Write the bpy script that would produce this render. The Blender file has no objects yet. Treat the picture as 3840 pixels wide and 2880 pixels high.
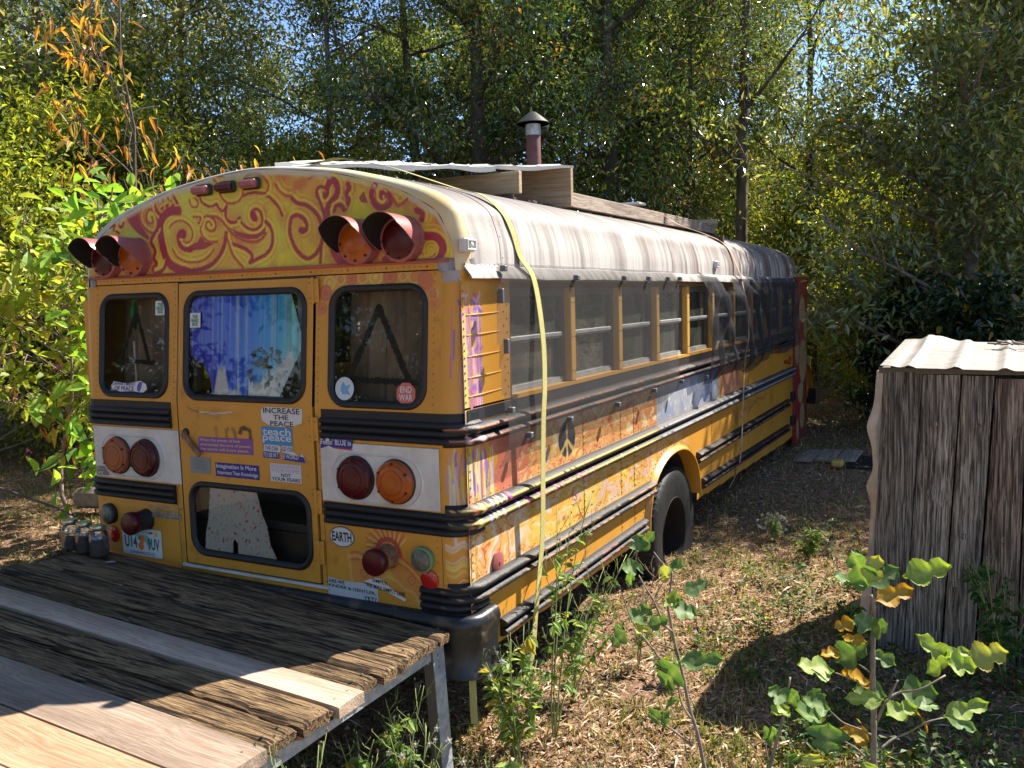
import bpy, math, random
import numpy as np
random.seed(7); rng=np.random.default_rng(7)
sc=bpy.context.scene; COL=sc.collection
PI=math.pi
# ------------------------------------------------------------------ helpers
class MB:
    def __init__(s): s.v=[]; s.f=[]; s.m=[]; s.c=[]; s.n=0
    def add(s,v,f,m=0,c=None):
        v=np.asarray(v,float).reshape(-1,3); b=s.n
        s.v.append(v); s.n+=len(v)
        s.f+= [tuple(int(i)+b for i in q) for q in f]; s.m+=[m]*len(f)
        if c is None: c=(1,1,1)
        c=np.asarray(c,float)
        s.c.append(np.tile(c,(len(v),1)) if c.ndim==1 else c)
        return s
    def box(s,x0,x1,y0,y1,z0,z1,m=0,c=None):
        v=[(x,y,z) for x in (x0,x1) for y in (y0,y1) for z in (z0,z1)]
        f=[(0,1,3,2),(4,6,7,5),(0,4,5,1),(2,3,7,6),(0,2,6,4),(1,5,7,3)]
        return s.add(v,f,m,c)
    def rbox(s,x0,x1,y0,y1,z0,z1,b=.01,m=0,c=None):
        # box with chamfered edges
        v=[];f=[]
        xs=(x0,x1);ys=(y0,y1);zs=(z0,z1);idx={}
        for i in (0,1):
            for j in (0,1):
                for k in (0,1):
                    sx=b if i==0 else -b; sy=b if j==0 else -b; sz=b if k==0 else -b
                    idx[i,j,k,0]=len(v); v.append((xs[i],ys[j]+sy,zs[k]+sz))
                    idx[i,j,k,1]=len(v); v.append((xs[i]+sx,ys[j],zs[k]+sz))
                    idx[i,j,k,2]=len(v); v.append((xs[i]+sx,ys[j]+sy,zs[k]))
        for i in (0,1): f.append([idx[i,0,0,0],idx[i,1,0,0],idx[i,1,1,0],idx[i,0,1,0]][::(-1 if i==0 else 1)])
        for j in (0,1): f.append([idx[0,j,0,1],idx[1,j,0,1],idx[1,j,1,1],idx[0,j,1,1]][::(1 if j==0 else -1)])
        for k in (0,1): f.append([idx[0,0,k,2],idx[1,0,k,2],idx[1,1,k,2],idx[0,1,k,2]][::(-1 if k==0 else 1)])
        for i in (0,1):
            for j in (0,1): f.append([idx[i,j,0,0],idx[i,j,1,0],idx[i,j,1,1],idx[i,j,0,1]])
            for k in (0,1): f.append([idx[i,0,k,0],idx[i,1,k,0],idx[i,1,k,2],idx[i,0,k,2]])
        for j in (0,1):
            for k in (0,1): f.append([idx[0,j,k,1],idx[1,j,k,1],idx[1,j,k,2],idx[0,j,k,2]])
        for i in (0,1):
            for j in (0,1):
                for k in (0,1): f.append([idx[i,j,k,0],idx[i,j,k,1],idx[i,j,k,2]])
        return s.add(v,f,m,c)
    def tube(s,pts,r,n=8,m=0,c=None,cap=True):
        P=np.asarray(pts,float); k=len(P); R=np.full(k,r) if np.isscalar(r) else np.asarray(r,float)
        T=np.gradient(P,axis=0); T/=np.linalg.norm(T,axis=1)[:,None]+1e-9
        a=np.array([0,0,1.]) if abs(T[0][2])<.9 else np.array([1.,0,0])
        V=[];u=np.cross(T[0],a);u/=np.linalg.norm(u)
        for i in range(k):
            u=u-T[i]*(u@T[i]); u/=np.linalg.norm(u)+1e-9; w=np.cross(T[i],u)
            for j in range(n):
                t=2*PI*j/n; V.append(P[i]+R[i]*(math.cos(t)*u+math.sin(t)*w))
        F=[(i*n+j,i*n+(j+1)%n,(i+1)*n+(j+1)%n,(i+1)*n+j) for i in range(k-1) for j in range(n)]
        if cap: F+= [tuple(range(n))[::-1],tuple(range((k-1)*n,k*n))]
        return s.add(V,F,m,c)
    def lathe(s,prof,o,ax='z',n=32,m=0,c=None,caps=True):
        # prof: (r,h) list ; axis through o ; ax '-y' heads towards -y
        V=[]
        for r,h in prof:
            for j in range(n):
                t=2*PI*j/n; a,b=r*math.cos(t),r*math.sin(t)
                V.append({'z':(o[0]+a,o[1]+b,o[2]+h),'-y':(o[0]+a,o[1]-h,o[2]+b),'x':(o[0]+h,o[1]+a,o[2]+b)}[ax])
        k=len(prof)
        F=[(i*n+j,i*n+(j+1)%n,(i+1)*n+(j+1)%n,(i+1)*n+j) for i in range(k-1) for j in range(n)]
        if caps and prof[0][0]>1e-6: F.append(tuple(range(n))[::-1])
        if caps and prof[-1][0]>1e-6: F.append(tuple(range((k-1)*n,k*n)))
        return s.add(V,F,m,c)
    def quads(s,V,nv=4,m=0,c=None):
        # V (N,nv,3)
        N=len(V); f=np.arange(N*nv).reshape(N,nv)
        return s.add(V.reshape(-1,3),f.tolist(),m,None if c is None else np.repeat(c,nv,axis=0))
    def build(s,name,mats,parent=None,smooth=False,label=None,loc=None,auto=None):
        me=bpy.data.meshes.new(name)
        V=np.concatenate(s.v) if s.v else np.zeros((0,3))
        if loc is not None: V=V-np.asarray(loc)
        fl=[len(q) for q in s.f]; ls=np.concatenate([[0],np.cumsum(fl)[:-1]]) if fl else []
        me.vertices.add(len(V)); me.vertices.foreach_set('co',V.ravel())
        idx=np.fromiter((i for q in s.f for i in q),dtype=np.int32)
        me.loops.add(len(idx)); me.loops.foreach_set('vertex_index',idx)
        me.polygons.add(len(fl)); me.polygons.foreach_set('loop_start',np.asarray(ls,dtype=np.int32))
        me.polygons.foreach_set('material_index',np.asarray(s.m,dtype=np.int32))
        me.polygons.foreach_set('use_smooth',np.full(len(fl),bool(smooth)))
        me.update(calc_edges=True)
        C=np.concatenate(s.c)
        if not (C==1).all():
            ca=me.color_attributes.new('Col','FLOAT_COLOR','POINT')
            ca.data.foreach_set('color',np.concatenate([C,np.ones((len(C),1))],1).ravel())
        if not isinstance(mats,(list,tuple)): mats=[mats]
        for m in mats: me.materials.append(m)
        o=bpy.data.objects.new(name,me); COL.objects.link(o)
        if loc is not None: o.location=loc
        if parent is not None: attach(o,parent)
        if label: o['label']=label
        if auto:
            me.validate()
            me.polygons.foreach_set('use_smooth',np.full(len(me.polygons),True))
            try: me.set_sharp_from_angle(angle=math.radians(auto))
            except Exception: pass
        return o
def wloc(o):
    l=np.array(o.location)
    while o.parent: o=o.parent; l=l+np.array(o.location)
    return l
def attach(o,parent):
    # all rotations are zero: keep the world place while parenting
    pl=wloc(parent); o.parent=parent; o.location=tuple(np.array(o.location)-pl)
def empty(name,loc,label,cat,group=None):
    o=bpy.data.objects.new(name,None); COL.objects.link(o); o.location=loc; o.empty_display_size=.2
    o['label']=label; o['category']=cat
    if group: o['group']=group
    return o
def tag(o,label,cat,group=None,kind=None):
    o['label']=label; o['category']=cat
    if group: o['group']=group
    if kind: o['kind']=kind
    return o
def copy_tree(o,loc,parent=None,label=None,group=None,rotz=None,scale=None):
    c=o.copy(); COL.objects.link(c)
    if parent: c.parent=parent
    else:
        c.location=loc
        if rotz is not None: c.rotation_euler=(0,0,rotz)
        if scale is not None: c.scale=(scale,)*3
        if label: c['label']=label
        if group: c['group']=group
    for ch in list(o.children): copy_tree(ch,None,c)
    return c
def smooth_line(P,n=6,closed=False):
    P=np.asarray(P,float)
    if len(P)<3: 
        t=np.linspace(0,1,n*2)[:,None]; return P[0]*(1-t)+P[-1]*t
    Q=np.vstack([2*P[0]-P[1],P,2*P[-1]-P[-2]]); out=[]
    for i in range(1,len(Q)-2):
        p0,p1,p2,p3=Q[i-1:i+3]
        for t in np.linspace(0,1,n,endpoint=False):
            out.append(.5*((2*p1)+(-p0+p2)*t+(2*p0-5*p1+4*p2-p3)*t*t+(-p0+3*p1-3*p2+p3)*t**3))
    out.append(P[-1]); return np.array(out)
# ---- numpy value noise
def _h(ix,iy,seed):
    h=(ix.astype(np.int64)*374761393+iy.astype(np.int64)*668265263+seed*1442695041)&0x7fffffff
    h=((h^(h>>13))*1274126177)&0x7fffffff
    return ((h^(h>>16))&0xffff)/65535.
def vnoise(x,y,seed=0):
    ix=np.floor(x);iy=np.floor(y);fx=x-ix;fy=y-iy;fx=fx*fx*(3-2*fx);fy=fy*fy*(3-2*fy)
    a=_h(ix,iy,seed);b=_h(ix+1,iy,seed);c=_h(ix,iy+1,seed);d=_h(ix+1,iy+1,seed)
    return (a*(1-fx)+b*fx)*(1-fy)+(c*(1-fx)+d*fx)*fy
def fbm(x,y,seed=0,o=4):
    r=0;a=.5
    for i in range(o): r=r+a*vnoise(x*2**i,y*2**i,seed+i*17); a*=.5
    return r/(1-.5**o)
def lin(*c): return tuple((v/12.92 if v<=.04045 else ((v+.055)/1.055)**2.4) for v in [q/255. for q in c])
class Paint:
    """soft brush strokes on a grid of surface points (u,v) in metres"""
    def __init__(s,U,V,base): s.U=U; s.V=V; s.C=np.empty(U.shape+(3,)); s.C[:]=base
    def blend(s,mask,col): 
        m=np.clip(mask,0,1)[...,None]; s.C=s.C*(1-m)+np.asarray(col)*m
    def stroke(s,P,w,col,soft=.004,alpha=1.,jit=0.):
        P=np.asarray(P,float); R=w*.5+soft
        bx=(s.U>P[:,0].min()-R)&(s.U<P[:,0].max()+R)&(s.V>P[:,1].min()-R)&(s.V<P[:,1].max()+R)
        if not bx.any(): return
        u=s.U[bx];v=s.V[bx];D=np.full(u.shape,9.)
        for a,b in zip(P[:-1],P[1:]):
            d=b-a;L=d@d+1e-12;t=np.clip(((u-a[0])*d[0]+(v-a[1])*d[1])/L,0,1)
            D=np.minimum(D,np.hypot(u-a[0]-t*d[0],v-a[1]-t*d[1]))
        if jit: D=D+(vnoise(u*90,v*90,5)-.5)*jit
        m=np.clip((w*.5+soft-D)/(2*soft),0,1)*alpha
        s.C[bx]=s.C[bx]*(1-m[:,None])+np.asarray(col)*m[:,None]
    def poly(s,P,col,alpha=1.):
        P=np.asarray(P,float); ins=np.zeros(s.U.shape,bool); n=len(P)
        for i in range(n):
            x1,y1=P[i];x2,y2=P[(i+1)%n]
            if y1==y2: continue
            c=((y1>s.V)!=(y2>s.V))&(s.U<(x2-x1)*(s.V-y1)/(y2-y1)+x1); ins^=c
        s.blend(ins*alpha,col)
        return ins
    def ring(s,x,y,r,w,col,alpha=1.):
        d=np.abs(np.hypot(s.U-x,s.V-y)-r); s.blend(np.clip((w*.5+.002-d)/.004,0,1)*alpha,col)
    def disc(s,x,y,r,col,alpha=1.,soft=.004):
        d=np.hypot(s.U-x,s.V-y); s.blend(np.clip((r-d)/soft,0,1)*alpha,col)
def in_rrect(U,V,x0,x1,z0,z1,r):
    cx,cz=(x0+x1)/2,(z0+z1)/2;hx,hz=(x1-x0)/2-r,(z1-z0)/2-r
    dx=np.maximum(np.abs(U-cx)-hx,0);dz=np.maximum(np.abs(V-cz)-hz,0)
    return np.hypot(dx,dz)<r
def grid(mb,U,V,fn,C=None,keep=None,m=0,flip=False):
    """U,V 2D arrays; fn(U,V)->X,Y,Z ; keep: mask of cells to keep (at vertices, cell kept if all 4)"""
    X,Y,Z=fn(U,V); X=X+0*U;Y=Y+0*U;Z=Z+0*U
    nu,nv=U.shape; I=np.arange(nu*nv).reshape(nu,nv)
    q=np.stack([I[:-1,:-1],I[1:,:-1],I[1:,1:],I[:-1,1:]],-1)
    if keep is not None:
        k=keep[:-1,:-1]&keep[1:,:-1]&keep[1:,1:]&keep[:-1,1:]; q=q[k]
    q=q.reshape(-1,4)
    if flip: q=q[:,::-1]
    used=np.unique(q); mp=np.zeros(nu*nv,int); mp[used]=np.arange(len(used))
    P=np.stack([X,Y,Z],-1).reshape(-1,3)[used]
    mb.add(P,mp[q].tolist(),m,None if C is None else C.reshape(-1,3)[used])
def mg(a,b,c,d,h):
    return np.meshgrid(np.linspace(a,b,max(2,int((b-a)/h)+1)),np.linspace(c,d,max(2,int((d-c)/h)+1)),indexing='ij')
# ------------------------------------------------------------------ materials
def _new(name):
    m=bpy.data.materials.new(name); m.use_nodes=True; nt=m.node_tree; nt.nodes.clear()
    out=nt.nodes.new('ShaderNodeOutputMaterial'); return m,nt,out
def N(nt,t,**k):
    n=nt.nodes.new(t)
    for a,b in k.items():
        if a in n.inputs.keys() if hasattr(n,'inputs') else False: n.inputs[a].default_value=b
        else: setattr(n,a,b)
    return n
def rgba(c): return (c[0],c[1],c[2],1)
def pbr(name,col,rough=.5,metal=0.,var=None,vs=4.,st=(1,1,1),vc=(.35,.65),bump=0.,bs=40.,bst=None,attr=False,spec=.5,grime=0.,gcol=(.05,.035,.02),gs=3.,gst=(1,1,1),coat=0.):
    m,nt,out=_new(name); L=nt.links.new
    p=nt.nodes.new('ShaderNodeBsdfPrincipled'); L(p.outputs[0],out.inputs[0])
    p.inputs['Roughness'].default_value=rough;p.inputs['Metallic'].default_value=metal
    p.inputs['Specular IOR Level'].default_value=spec; p.inputs['Coat Weight'].default_value=coat
    tc=nt.nodes.new('ShaderNodeTexCoord')
    def noise(sc_,st_,det=5.):
        mp=nt.nodes.new('ShaderNodeMapping'); mp.inputs['Scale'].default_value=st_; L(tc.outputs['Object'],mp.inputs[0])
        n=nt.nodes.new('ShaderNodeTexNoise'); n.inputs['Scale'].default_value=sc_; n.inputs['Detail'].default_value=det; n.inputs['Roughness'].default_value=.62
        L(mp.outputs[0],n.inputs['Vector']); return n
    if attr:
        a=nt.nodes.new('ShaderNodeAttribute'); a.attribute_name='Col'; c=a.outputs['Color']
    else:
        r=nt.nodes.new('ShaderNodeRGB'); r.outputs[0].default_value=rgba(col); c=r.outputs[0]
    def mix(c,c2,fac,lo,hi,amt=1.):
        mr=nt.nodes.new('ShaderNodeMapRange'); mr.inputs[1].default_value=lo;mr.inputs[2].default_value=hi; mr.inputs[4].default_value=amt
        L(fac,mr.inputs[0]); mx=nt.nodes.new('ShaderNodeMix'); mx.data_type='RGBA'
        L(mr.outputs[0],mx.inputs[0]); L(c,mx.inputs[6])
        mx.inputs[7].default_value=rgba(c2); return mx.outputs[2]
    if var is not None: c=mix(c,var,noise(vs,st).outputs[0],vc[0],vc[1])
    if grime>0: c=mix(c,gcol,noise(gs,gst,8.).outputs[0],.45,.75,grime)
    L(c,p.inputs['Base Color'])
    if bump>0:
        n=noise(bs,bst or st,6.); b=nt.nodes.new('ShaderNodeBump'); b.inputs['Strength'].default_value=min(1,bump); b.inputs['Distance'].default_value=.02 if bump<=1 else .02*bump
        L(n.outputs[0],b.inputs['Height']); L(b.outputs[0],p.inputs['Normal'])
    return m
def wood(name,c1,c2,ax='x',fine=60.,bump=.6,crack=0.,rough=.75,knots=True,dark=(.02,.014,.01),lohi=(.34,.66),warp_=.06,sx=.035):
    m,nt,out=_new(name); L=nt.links.new
    p=nt.nodes.new('ShaderNodeBsdfPrincipled'); L(p.outputs[0],out.inputs[0]); p.inputs['Roughness'].default_value=rough
    p.inputs['Specular IOR Level'].default_value=.25
    tc=nt.nodes.new('ShaderNodeTexCoord'); oi=nt.nodes.new('ShaderNodeObjectInfo')
    st={'x':(sx,1,1),'y':(1,sx,1),'z':(1,1,sx)}[ax]
    add=nt.nodes.new('ShaderNodeVectorMath'); add.operation='ADD'; L(tc.outputs['Object'],add.inputs[0])
    ml=nt.nodes.new('ShaderNodeMath');ml.operation='MULTIPLY';ml.inputs[1].default_value=37.; L(oi.outputs['Random'],ml.inputs[0]); L(ml.outputs[0],add.inputs[1])
    wn=nt.nodes.new('ShaderNodeTexNoise'); wn.inputs['Scale'].default_value=2.2; L(add.outputs[0],wn.inputs['Vector'])
    ws=nt.nodes.new('ShaderNodeVectorMath');ws.operation='SCALE';ws.inputs['Scale'].default_value=warp_; L(wn.outputs['Color'],ws.inputs[0])
    ad2=nt.nodes.new('ShaderNodeVectorMath'); L(add.outputs[0],ad2.inputs[0]); L(ws.outputs[0],ad2.inputs[1])
    mp=nt.nodes.new('ShaderNodeMapping'); mp.inputs['Scale'].default_value=st; L(ad2.outputs[0],mp.inputs[0])
    n1=nt.nodes.new('ShaderNodeTexNoise'); n1.inputs['Scale'].default_value=fine; n1.inputs['Detail'].default_value=7; n1.inputs['Roughness'].default_value=.7; L(mp.outputs[0],n1.inputs['Vector'])
    n2=nt.nodes.new('ShaderNodeTexNoise'); n2.inputs['Scale'].default_value=6.; n2.inputs['Detail'].default_value=3; L(mp.outputs[0],n2.inputs['Vector'])
    r=nt.nodes.new('ShaderNodeValToRGB'); L(n1.outputs[0],r.inputs[0]); e=r.color_ramp.elements
    e[0].position=lohi[0]; e[0].color=rgba(c1); e[1].position=lohi[1]; e[1].color=rgba(c2)
    mx=nt.nodes.new('ShaderNodeMix'); mx.data_type='RGBA'; mx.blend_type='MULTIPLY'
    mr=nt.nodes.new('ShaderNodeMapRange'); mr.inputs[1].default_value=.3;mr.inputs[2].default_value=.7;mr.inputs[3].default_value=.55;mr.inputs[4].default_value=1.15
    L(n2.outputs[0],mr.inputs[0]); mx.inputs[0].default_value=1.; L(r.outputs[0],mx.inputs[6]); L(mr.outputs[0],mx.inputs[7]); c=mx.outputs[2]
    rv=nt.nodes.new('ShaderNodeMapRange'); rv.inputs[3].default_value=.72; rv.inputs[4].default_value=1.28; L(oi.outputs['Random'],rv.inputs[0]); mv=nt.nodes.new('ShaderNodeMix'); mv.data_type='RGBA'; mv.blend_type='MULTIPLY'; mv.inputs[0].default_value=1.; L(c,mv.inputs[6]); L(rv.outputs[0],mv.inputs[7]); c=mv.outputs[2]
    h=n1.outputs[0]
    if crack>0:
        n3=nt.nodes.new('ShaderNodeTexNoise'); n3.inputs['Scale'].default_value=fine*.45; n3.inputs['Detail'].default_value=4; n3.inputs['Distortion'].default_value=.3; L(mp.outputs[0],n3.inputs['Vector'])
        cr=nt.nodes.new('ShaderNodeMapRange'); cr.inputs[1].default_value=.40;cr.inputs[2].default_value=.47;cr.inputs[3].default_value=crack;cr.inputs[4].default_value=0; L(n3.outputs[0],cr.inputs[0])
        m2=nt.nodes.new('ShaderNodeMix'); m2.data_type='RGBA'; L(cr.outputs[0],m2.inputs[0]); L(c,m2.inputs[6]); m2.inputs[7].default_value=rgba(dark); c=m2.outputs[2]
        sb=nt.nodes.new('ShaderNodeMath'); sb.operation='SUBTRACT'; L(h,sb.inputs[0]); L(cr.outputs[0],sb.inputs[1]); h=sb.outputs[0]
    L(c,p.inputs['Base Color'])
    b=nt.nodes.new('ShaderNodeBump'); b.inputs['Strength'].default_value=bump; b.inputs['Distance'].default_value=.012; L(h,b.inputs['Height']); L(b.outputs[0],p.inputs['Normal'])
    return m
def leafmat(name,trans=.45,rough=.35,spec=.5,tint=(1.5,1.45,.55)):
    m,nt,out=_new(name); L=nt.links.new
    a=nt.nodes.new('ShaderNodeAttribute'); a.attribute_name='Col'
    p=nt.nodes.new('ShaderNodeBsdfPrincipled'); p.inputs['Roughness'].default_value=rough; p.inputs['Specular IOR Level'].default_value=spec; L(a.outputs['Color'],p.inputs['Base Color'])
    t=nt.nodes.new('ShaderNodeBsdfTranslucent'); mu=nt.nodes.new('ShaderNodeMix'); mu.data_type='RGBA'; mu.blend_type='MULTIPLY'; mu.inputs[0].default_value=1; mu.clamp_result=False
    L(a.outputs['Color'],mu.inputs[6]); mu.inputs[7].default_value=rgba(tint); L(mu.outputs[2],t.inputs[0])
    mx=nt.nodes.new('ShaderNodeMixShader'); mx.inputs[0].default_value=trans; L(p.outputs[0],mx.inputs[1]); L(t.outputs[0],mx.inputs[2]); L(mx.outputs[0],out.inputs[0])
    return m
def glassmat(name,tint=(.8,.82,.8),op=.25,refl=.16,dirt=(.12,.12,.11)):
    m,nt,out=_new(name); L=nt.links.new
    tr=nt.nodes.new('ShaderNodeBsdfTransparent'); tr.inputs[0].default_value=rgba(tint)
    df=nt.nodes.new('ShaderNodeBsdfDiffuse'); df.inputs[0].default_value=rgba(dirt)
    n=nt.nodes.new('ShaderNodeTexNoise'); n.inputs['Scale'].default_value=5.; n.inputs['Detail'].default_value=6
    tc=nt.nodes.new('ShaderNodeTexCoord'); L(tc.outputs['Object'],n.inputs['Vector'])
    mr=nt.nodes.new('ShaderNodeMapRange'); mr.inputs[1].default_value=.3; mr.inputs[2].default_value=.75; mr.inputs[3].default_value=op*.5; mr.inputs[4].default_value=op*1.6; L(n.outputs[0],mr.inputs[0])
    m1=nt.nodes.new('ShaderNodeMixShader'); L(mr.outputs[0],m1.inputs[0]); L(tr.outputs[0],m1.inputs[1]); L(df.outputs[0],m1.inputs[2])
    gl=nt.nodes.new('ShaderNodeBsdfGlossy'); gl.inputs['Roughness'].default_value=.02
    fr=nt.nodes.new('ShaderNodeFresnel'); fr.inputs[0].default_value=1.5
    mm=nt.nodes.new('ShaderNodeMath'); mm.operation='MULTIPLY_ADD'; mm.inputs[1].default_value=1.; mm.inputs[2].default_value=refl-.04; L(fr.outputs[0],mm.inputs[0])
    m2=nt.nodes.new('ShaderNodeMixShader'); L(mm.outputs[0],m2.inputs[0]); L(m1.outputs[0],m2.inputs[1]); L(gl.outputs[0],m2.inputs[2]); L(m2.outputs[0],out.inputs[0])
    return m
def netmat(name,col,op,edge=.4):
    m,nt,out=_new(name); L=nt.links.new
    tr=nt.nodes.new('ShaderNodeBsdfTransparent'); df=nt.nodes.new('ShaderNodeBsdfDiffuse'); df.inputs[0].default_value=rgba(col)
    lw=nt.nodes.new('ShaderNodeLayerWeight'); lw.inputs[0].default_value=.35
    mr=nt.nodes.new('ShaderNodeMapRange'); mr.inputs[3].default_value=op; mr.inputs[4].default_value=min(.95,op+edge); L(lw.outputs['Facing'],mr.inputs[0])
    mx=nt.nodes.new('ShaderNodeMixShader'); L(mr.outputs[0],mx.inputs[0]); L(tr.outputs[0],mx.inputs[1]); L(df.outputs[0],mx.inputs[2]); L(mx.outputs[0],out.inputs[0])
    return m
YEL=(.60,.275,.032)
M={}
M['paint']=pbr('bus_paint',YEL,.42,attr=True,grime=.30,gs=2.2,gst=(1,1,.5),gcol=(.16,.09,.03),bump=.05,bs=25)
M['yellow']=pbr('yellow_paint',YEL,.42,grime=.35,gs=3,gcol=(.16,.09,.03))
M['rail']=pbr('rail_paint',(.02,.02,.022),.50,attr=True,bump=.2,bs=60,spec=.35)
M['black']=pbr('black_rubber',(.012,.012,.013),.55)
M['blackgloss']=pbr('black_gloss',(.014,.014,.016),.36,var=(.10,.07,.05),vs=9,vc=(.56,.72),bump=.15,bs=12)
M['dark']=pbr('dark_interior',(.035,.026,.02),.9,var=(.09,.06,.04),vs=2)
M['backing']=pbr('brown_backing',(.16,.115,.08),.9,var=(.42,.30,.21),vs=3,st=(2,1,.5))  # for the added sheets that lighten the view through the rear windows
M['white']=pbr('white_panel_paint',(.62,.61,.58),.5,var=(.46,.42,.36),vs=5,vc=(.45,.8),grime=.3,gs=12,gcol=(.3,.2,.13))
M['red']=pbr('red_lens',(.085,.003,.006),.30,var=(.05,.005,.006),vs=9,spec=.35)
M['redbright']=pbr('red_reflector',(.42,.012,.012),.2,coat=.5)
M['amber']=pbr('amber_lens',(.42,.095,.005),.25,var=(.28,.055,.006),vs=9,spec=.4)
M['amberold']=pbr('faded_amber_lens',(.38,.09,.015),.5,var=(.2,.07,.03),vs=9)
M['visor']=pbr('faded_red_visor',(.36,.115,.10),.38,var=(.25,.07,.07),vs=6)
M['visorin']=pbr('visor_inside',(.008,.007,.007),.8)
M['lensgrey']=pbr('grey_green_lens',(.16,.16,.11),.25,var=(.08,.08,.06),vs=30)
M['greenring']=pbr('green_ring',(.16,.24,.10),.6)
M['plate']=pbr('worn_plate_metal',(.42,.40,.33),.5,metal=.3,var=(.26,.24,.19),vs=25)
M['rimdark']=pbr('rim_shaded_rust',(.006,.005,.004),.9,var=(.015,.009,.007),vs=14)  # rust taken almost to black, the shade of the deep rim hollow painted in
M['nail']=pbr('nail_head',(.16,.14,.12),.5,metal=.5)
M['chrome']=pbr('dull_chrome',(.5,.48,.42),.3,metal=.9,var=(.3,.28,.24),vs=20)
M['rivet']=pbr('rivet_paint',(.50,.235,.04),.4)
M['rust']=pbr('rusty_steel',(.16,.07,.035),.75,var=(.30,.17,.08),vs=30,bump=.3,bs=90)
M['galv']=pbr('galvanized_steel',(.50,.52,.54),.42,metal=.35,var=(.34,.37,.40),vs=28,vc=(.42,.58),grime=.22,gs=5,gcol=(.25,.10,.05))
M['rustedge']=pbr('rust_edge',(.25,.08,.035),.85,var=(.4,.2,.1),vs=20)
M['tyre']=pbr('tyre_rubber',(.010,.010,.011),.62,var=(.028,.027,.026),vs=5,vc=(.5,.8),bump=.3,bs=30,spec=.35)
M['strap1']=pbr('yellow_webbing',(.56,.50,.17),.8,var=(.45,.40,.14),vs=3,bump=.5,bs=300)
M['strap2']=pbr('tan_webbing',(.46,.30,.20),.8)
M['magnet']=pbr('grey_magnet',(.10,.105,.12),.5)
M['sash']=pbr('sash_aluminium',(.42,.42,.40),.5,metal=.2,var=(.3,.3,.28),vs=8)
M['frame']=pbr('window_channel',(.10,.085,.07),.6)
M['glass']=glassmat('rear_glass',(.93,.94,.92),.03,.03,(.10,.09,.07))
M['sglass']=glassmat('side_glass',(.35,.38,.34),.66,.08,(.105,.115,.095))
M['net']=netmat('screen_netting',(.085,.082,.078),.36,.14)
M['net2']=netmat('screen_netting_crumpled',(.05,.05,.052),.42,.45)
M['sheet']=pbr('white_sheet_metal',(.74,.73,.68),.35,var=(.68,.66,.58),vs=2.5)
M['shedroof']=pbr('shed_roof_metal',(.29,.275,.245),.6,var=(.19,.165,.14),vs=6,st=(1,3,1),grime=.3,gs=9,gcol=(.2,.13,.09))
M['lumber']=wood('pale_lumber',(.38,.26,.15),(.62,.48,.31),'x',70,.3)
M['lumbery']=wood('grey_lumber',(.28,.21,.16),(.56,.46,.37),'y',70,.4,lohi=(.4,.62))
M['deckold']=wood('weathered_deck_wood',(.072,.041,.020),(.42,.275,.14),'x',170,1.,.9,.9,lohi=(.38,.64),warp_=.018,sx=.018)
M['decknew']=wood('new_deck_wood',(.36,.245,.17),(.54,.42,.32),'x',110,.4,lohi=(.40,.62),sx=.02)
M['decknew2']=wood('tan_deck_wood',(.36,.21,.115),(.52,.35,.22),'x',110,.4,lohi=(.40,.62),sx=.02)
M['shed']=wood('grey_shed_wood',(.065,.048,.037),(.56,.47,.385),'z',150,1.,.55,.9,lohi=(.41,.62),warp_=.03,sx=.03,dark=(.05,.035,.026))
M['shed2']=wood('brown_shed_wood',(.055,.036,.026),(.45,.33,.255),'z',150,1.,.6,.9,lohi=(.41,.62),warp_=.03,sx=.03,dark=(.045,.028,.02))
M['pipe']=pbr('rusty_stovepipe',(.11,.035,.032),.5,var=(.17,.07,.06),vs=14)
M['pipecap']=pbr('dark_stove_cap',(.06,.055,.045),.45,metal=.4)
M['tarp']=pbr('pale_tarp',(.66,.60,.53),.7,var=(.38,.32,.27),vs=4)
M['bark']=pbr('grey_bark',(.14,.115,.095),.9,var=(.055,.045,.035),vs=9,st=(1,1,.2),bump=.8,bs=30)
M['barkl']=pbr('pale_bark',(.30,.24,.19),.85,var=(.18,.13,.10),vs=15)
M['twig']=pbr('twig',(.20,.15,.11),.85)
M['leaf']=leafmat('leaf_glossy',.36,.24,.95,(1.5,1.45,.6))
M['leafd']=leafmat('leaf_dark_glossy',.28,.22,1.,(1.5,1.5,.6))
M['leafm']=leafmat('leaf_matte',.5,.5,.35)
M['figleaf']=leafmat('fig_leaf',.35,.55,.3,(1.3,1.4,.4))
M['litter']=leafmat('dry_leaf',.1,.8,.2,(1.1,1,.7))
M['grassm']=leafmat('grass_blade',.35,.6,.3,(1.2,1.2,.6))
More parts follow.
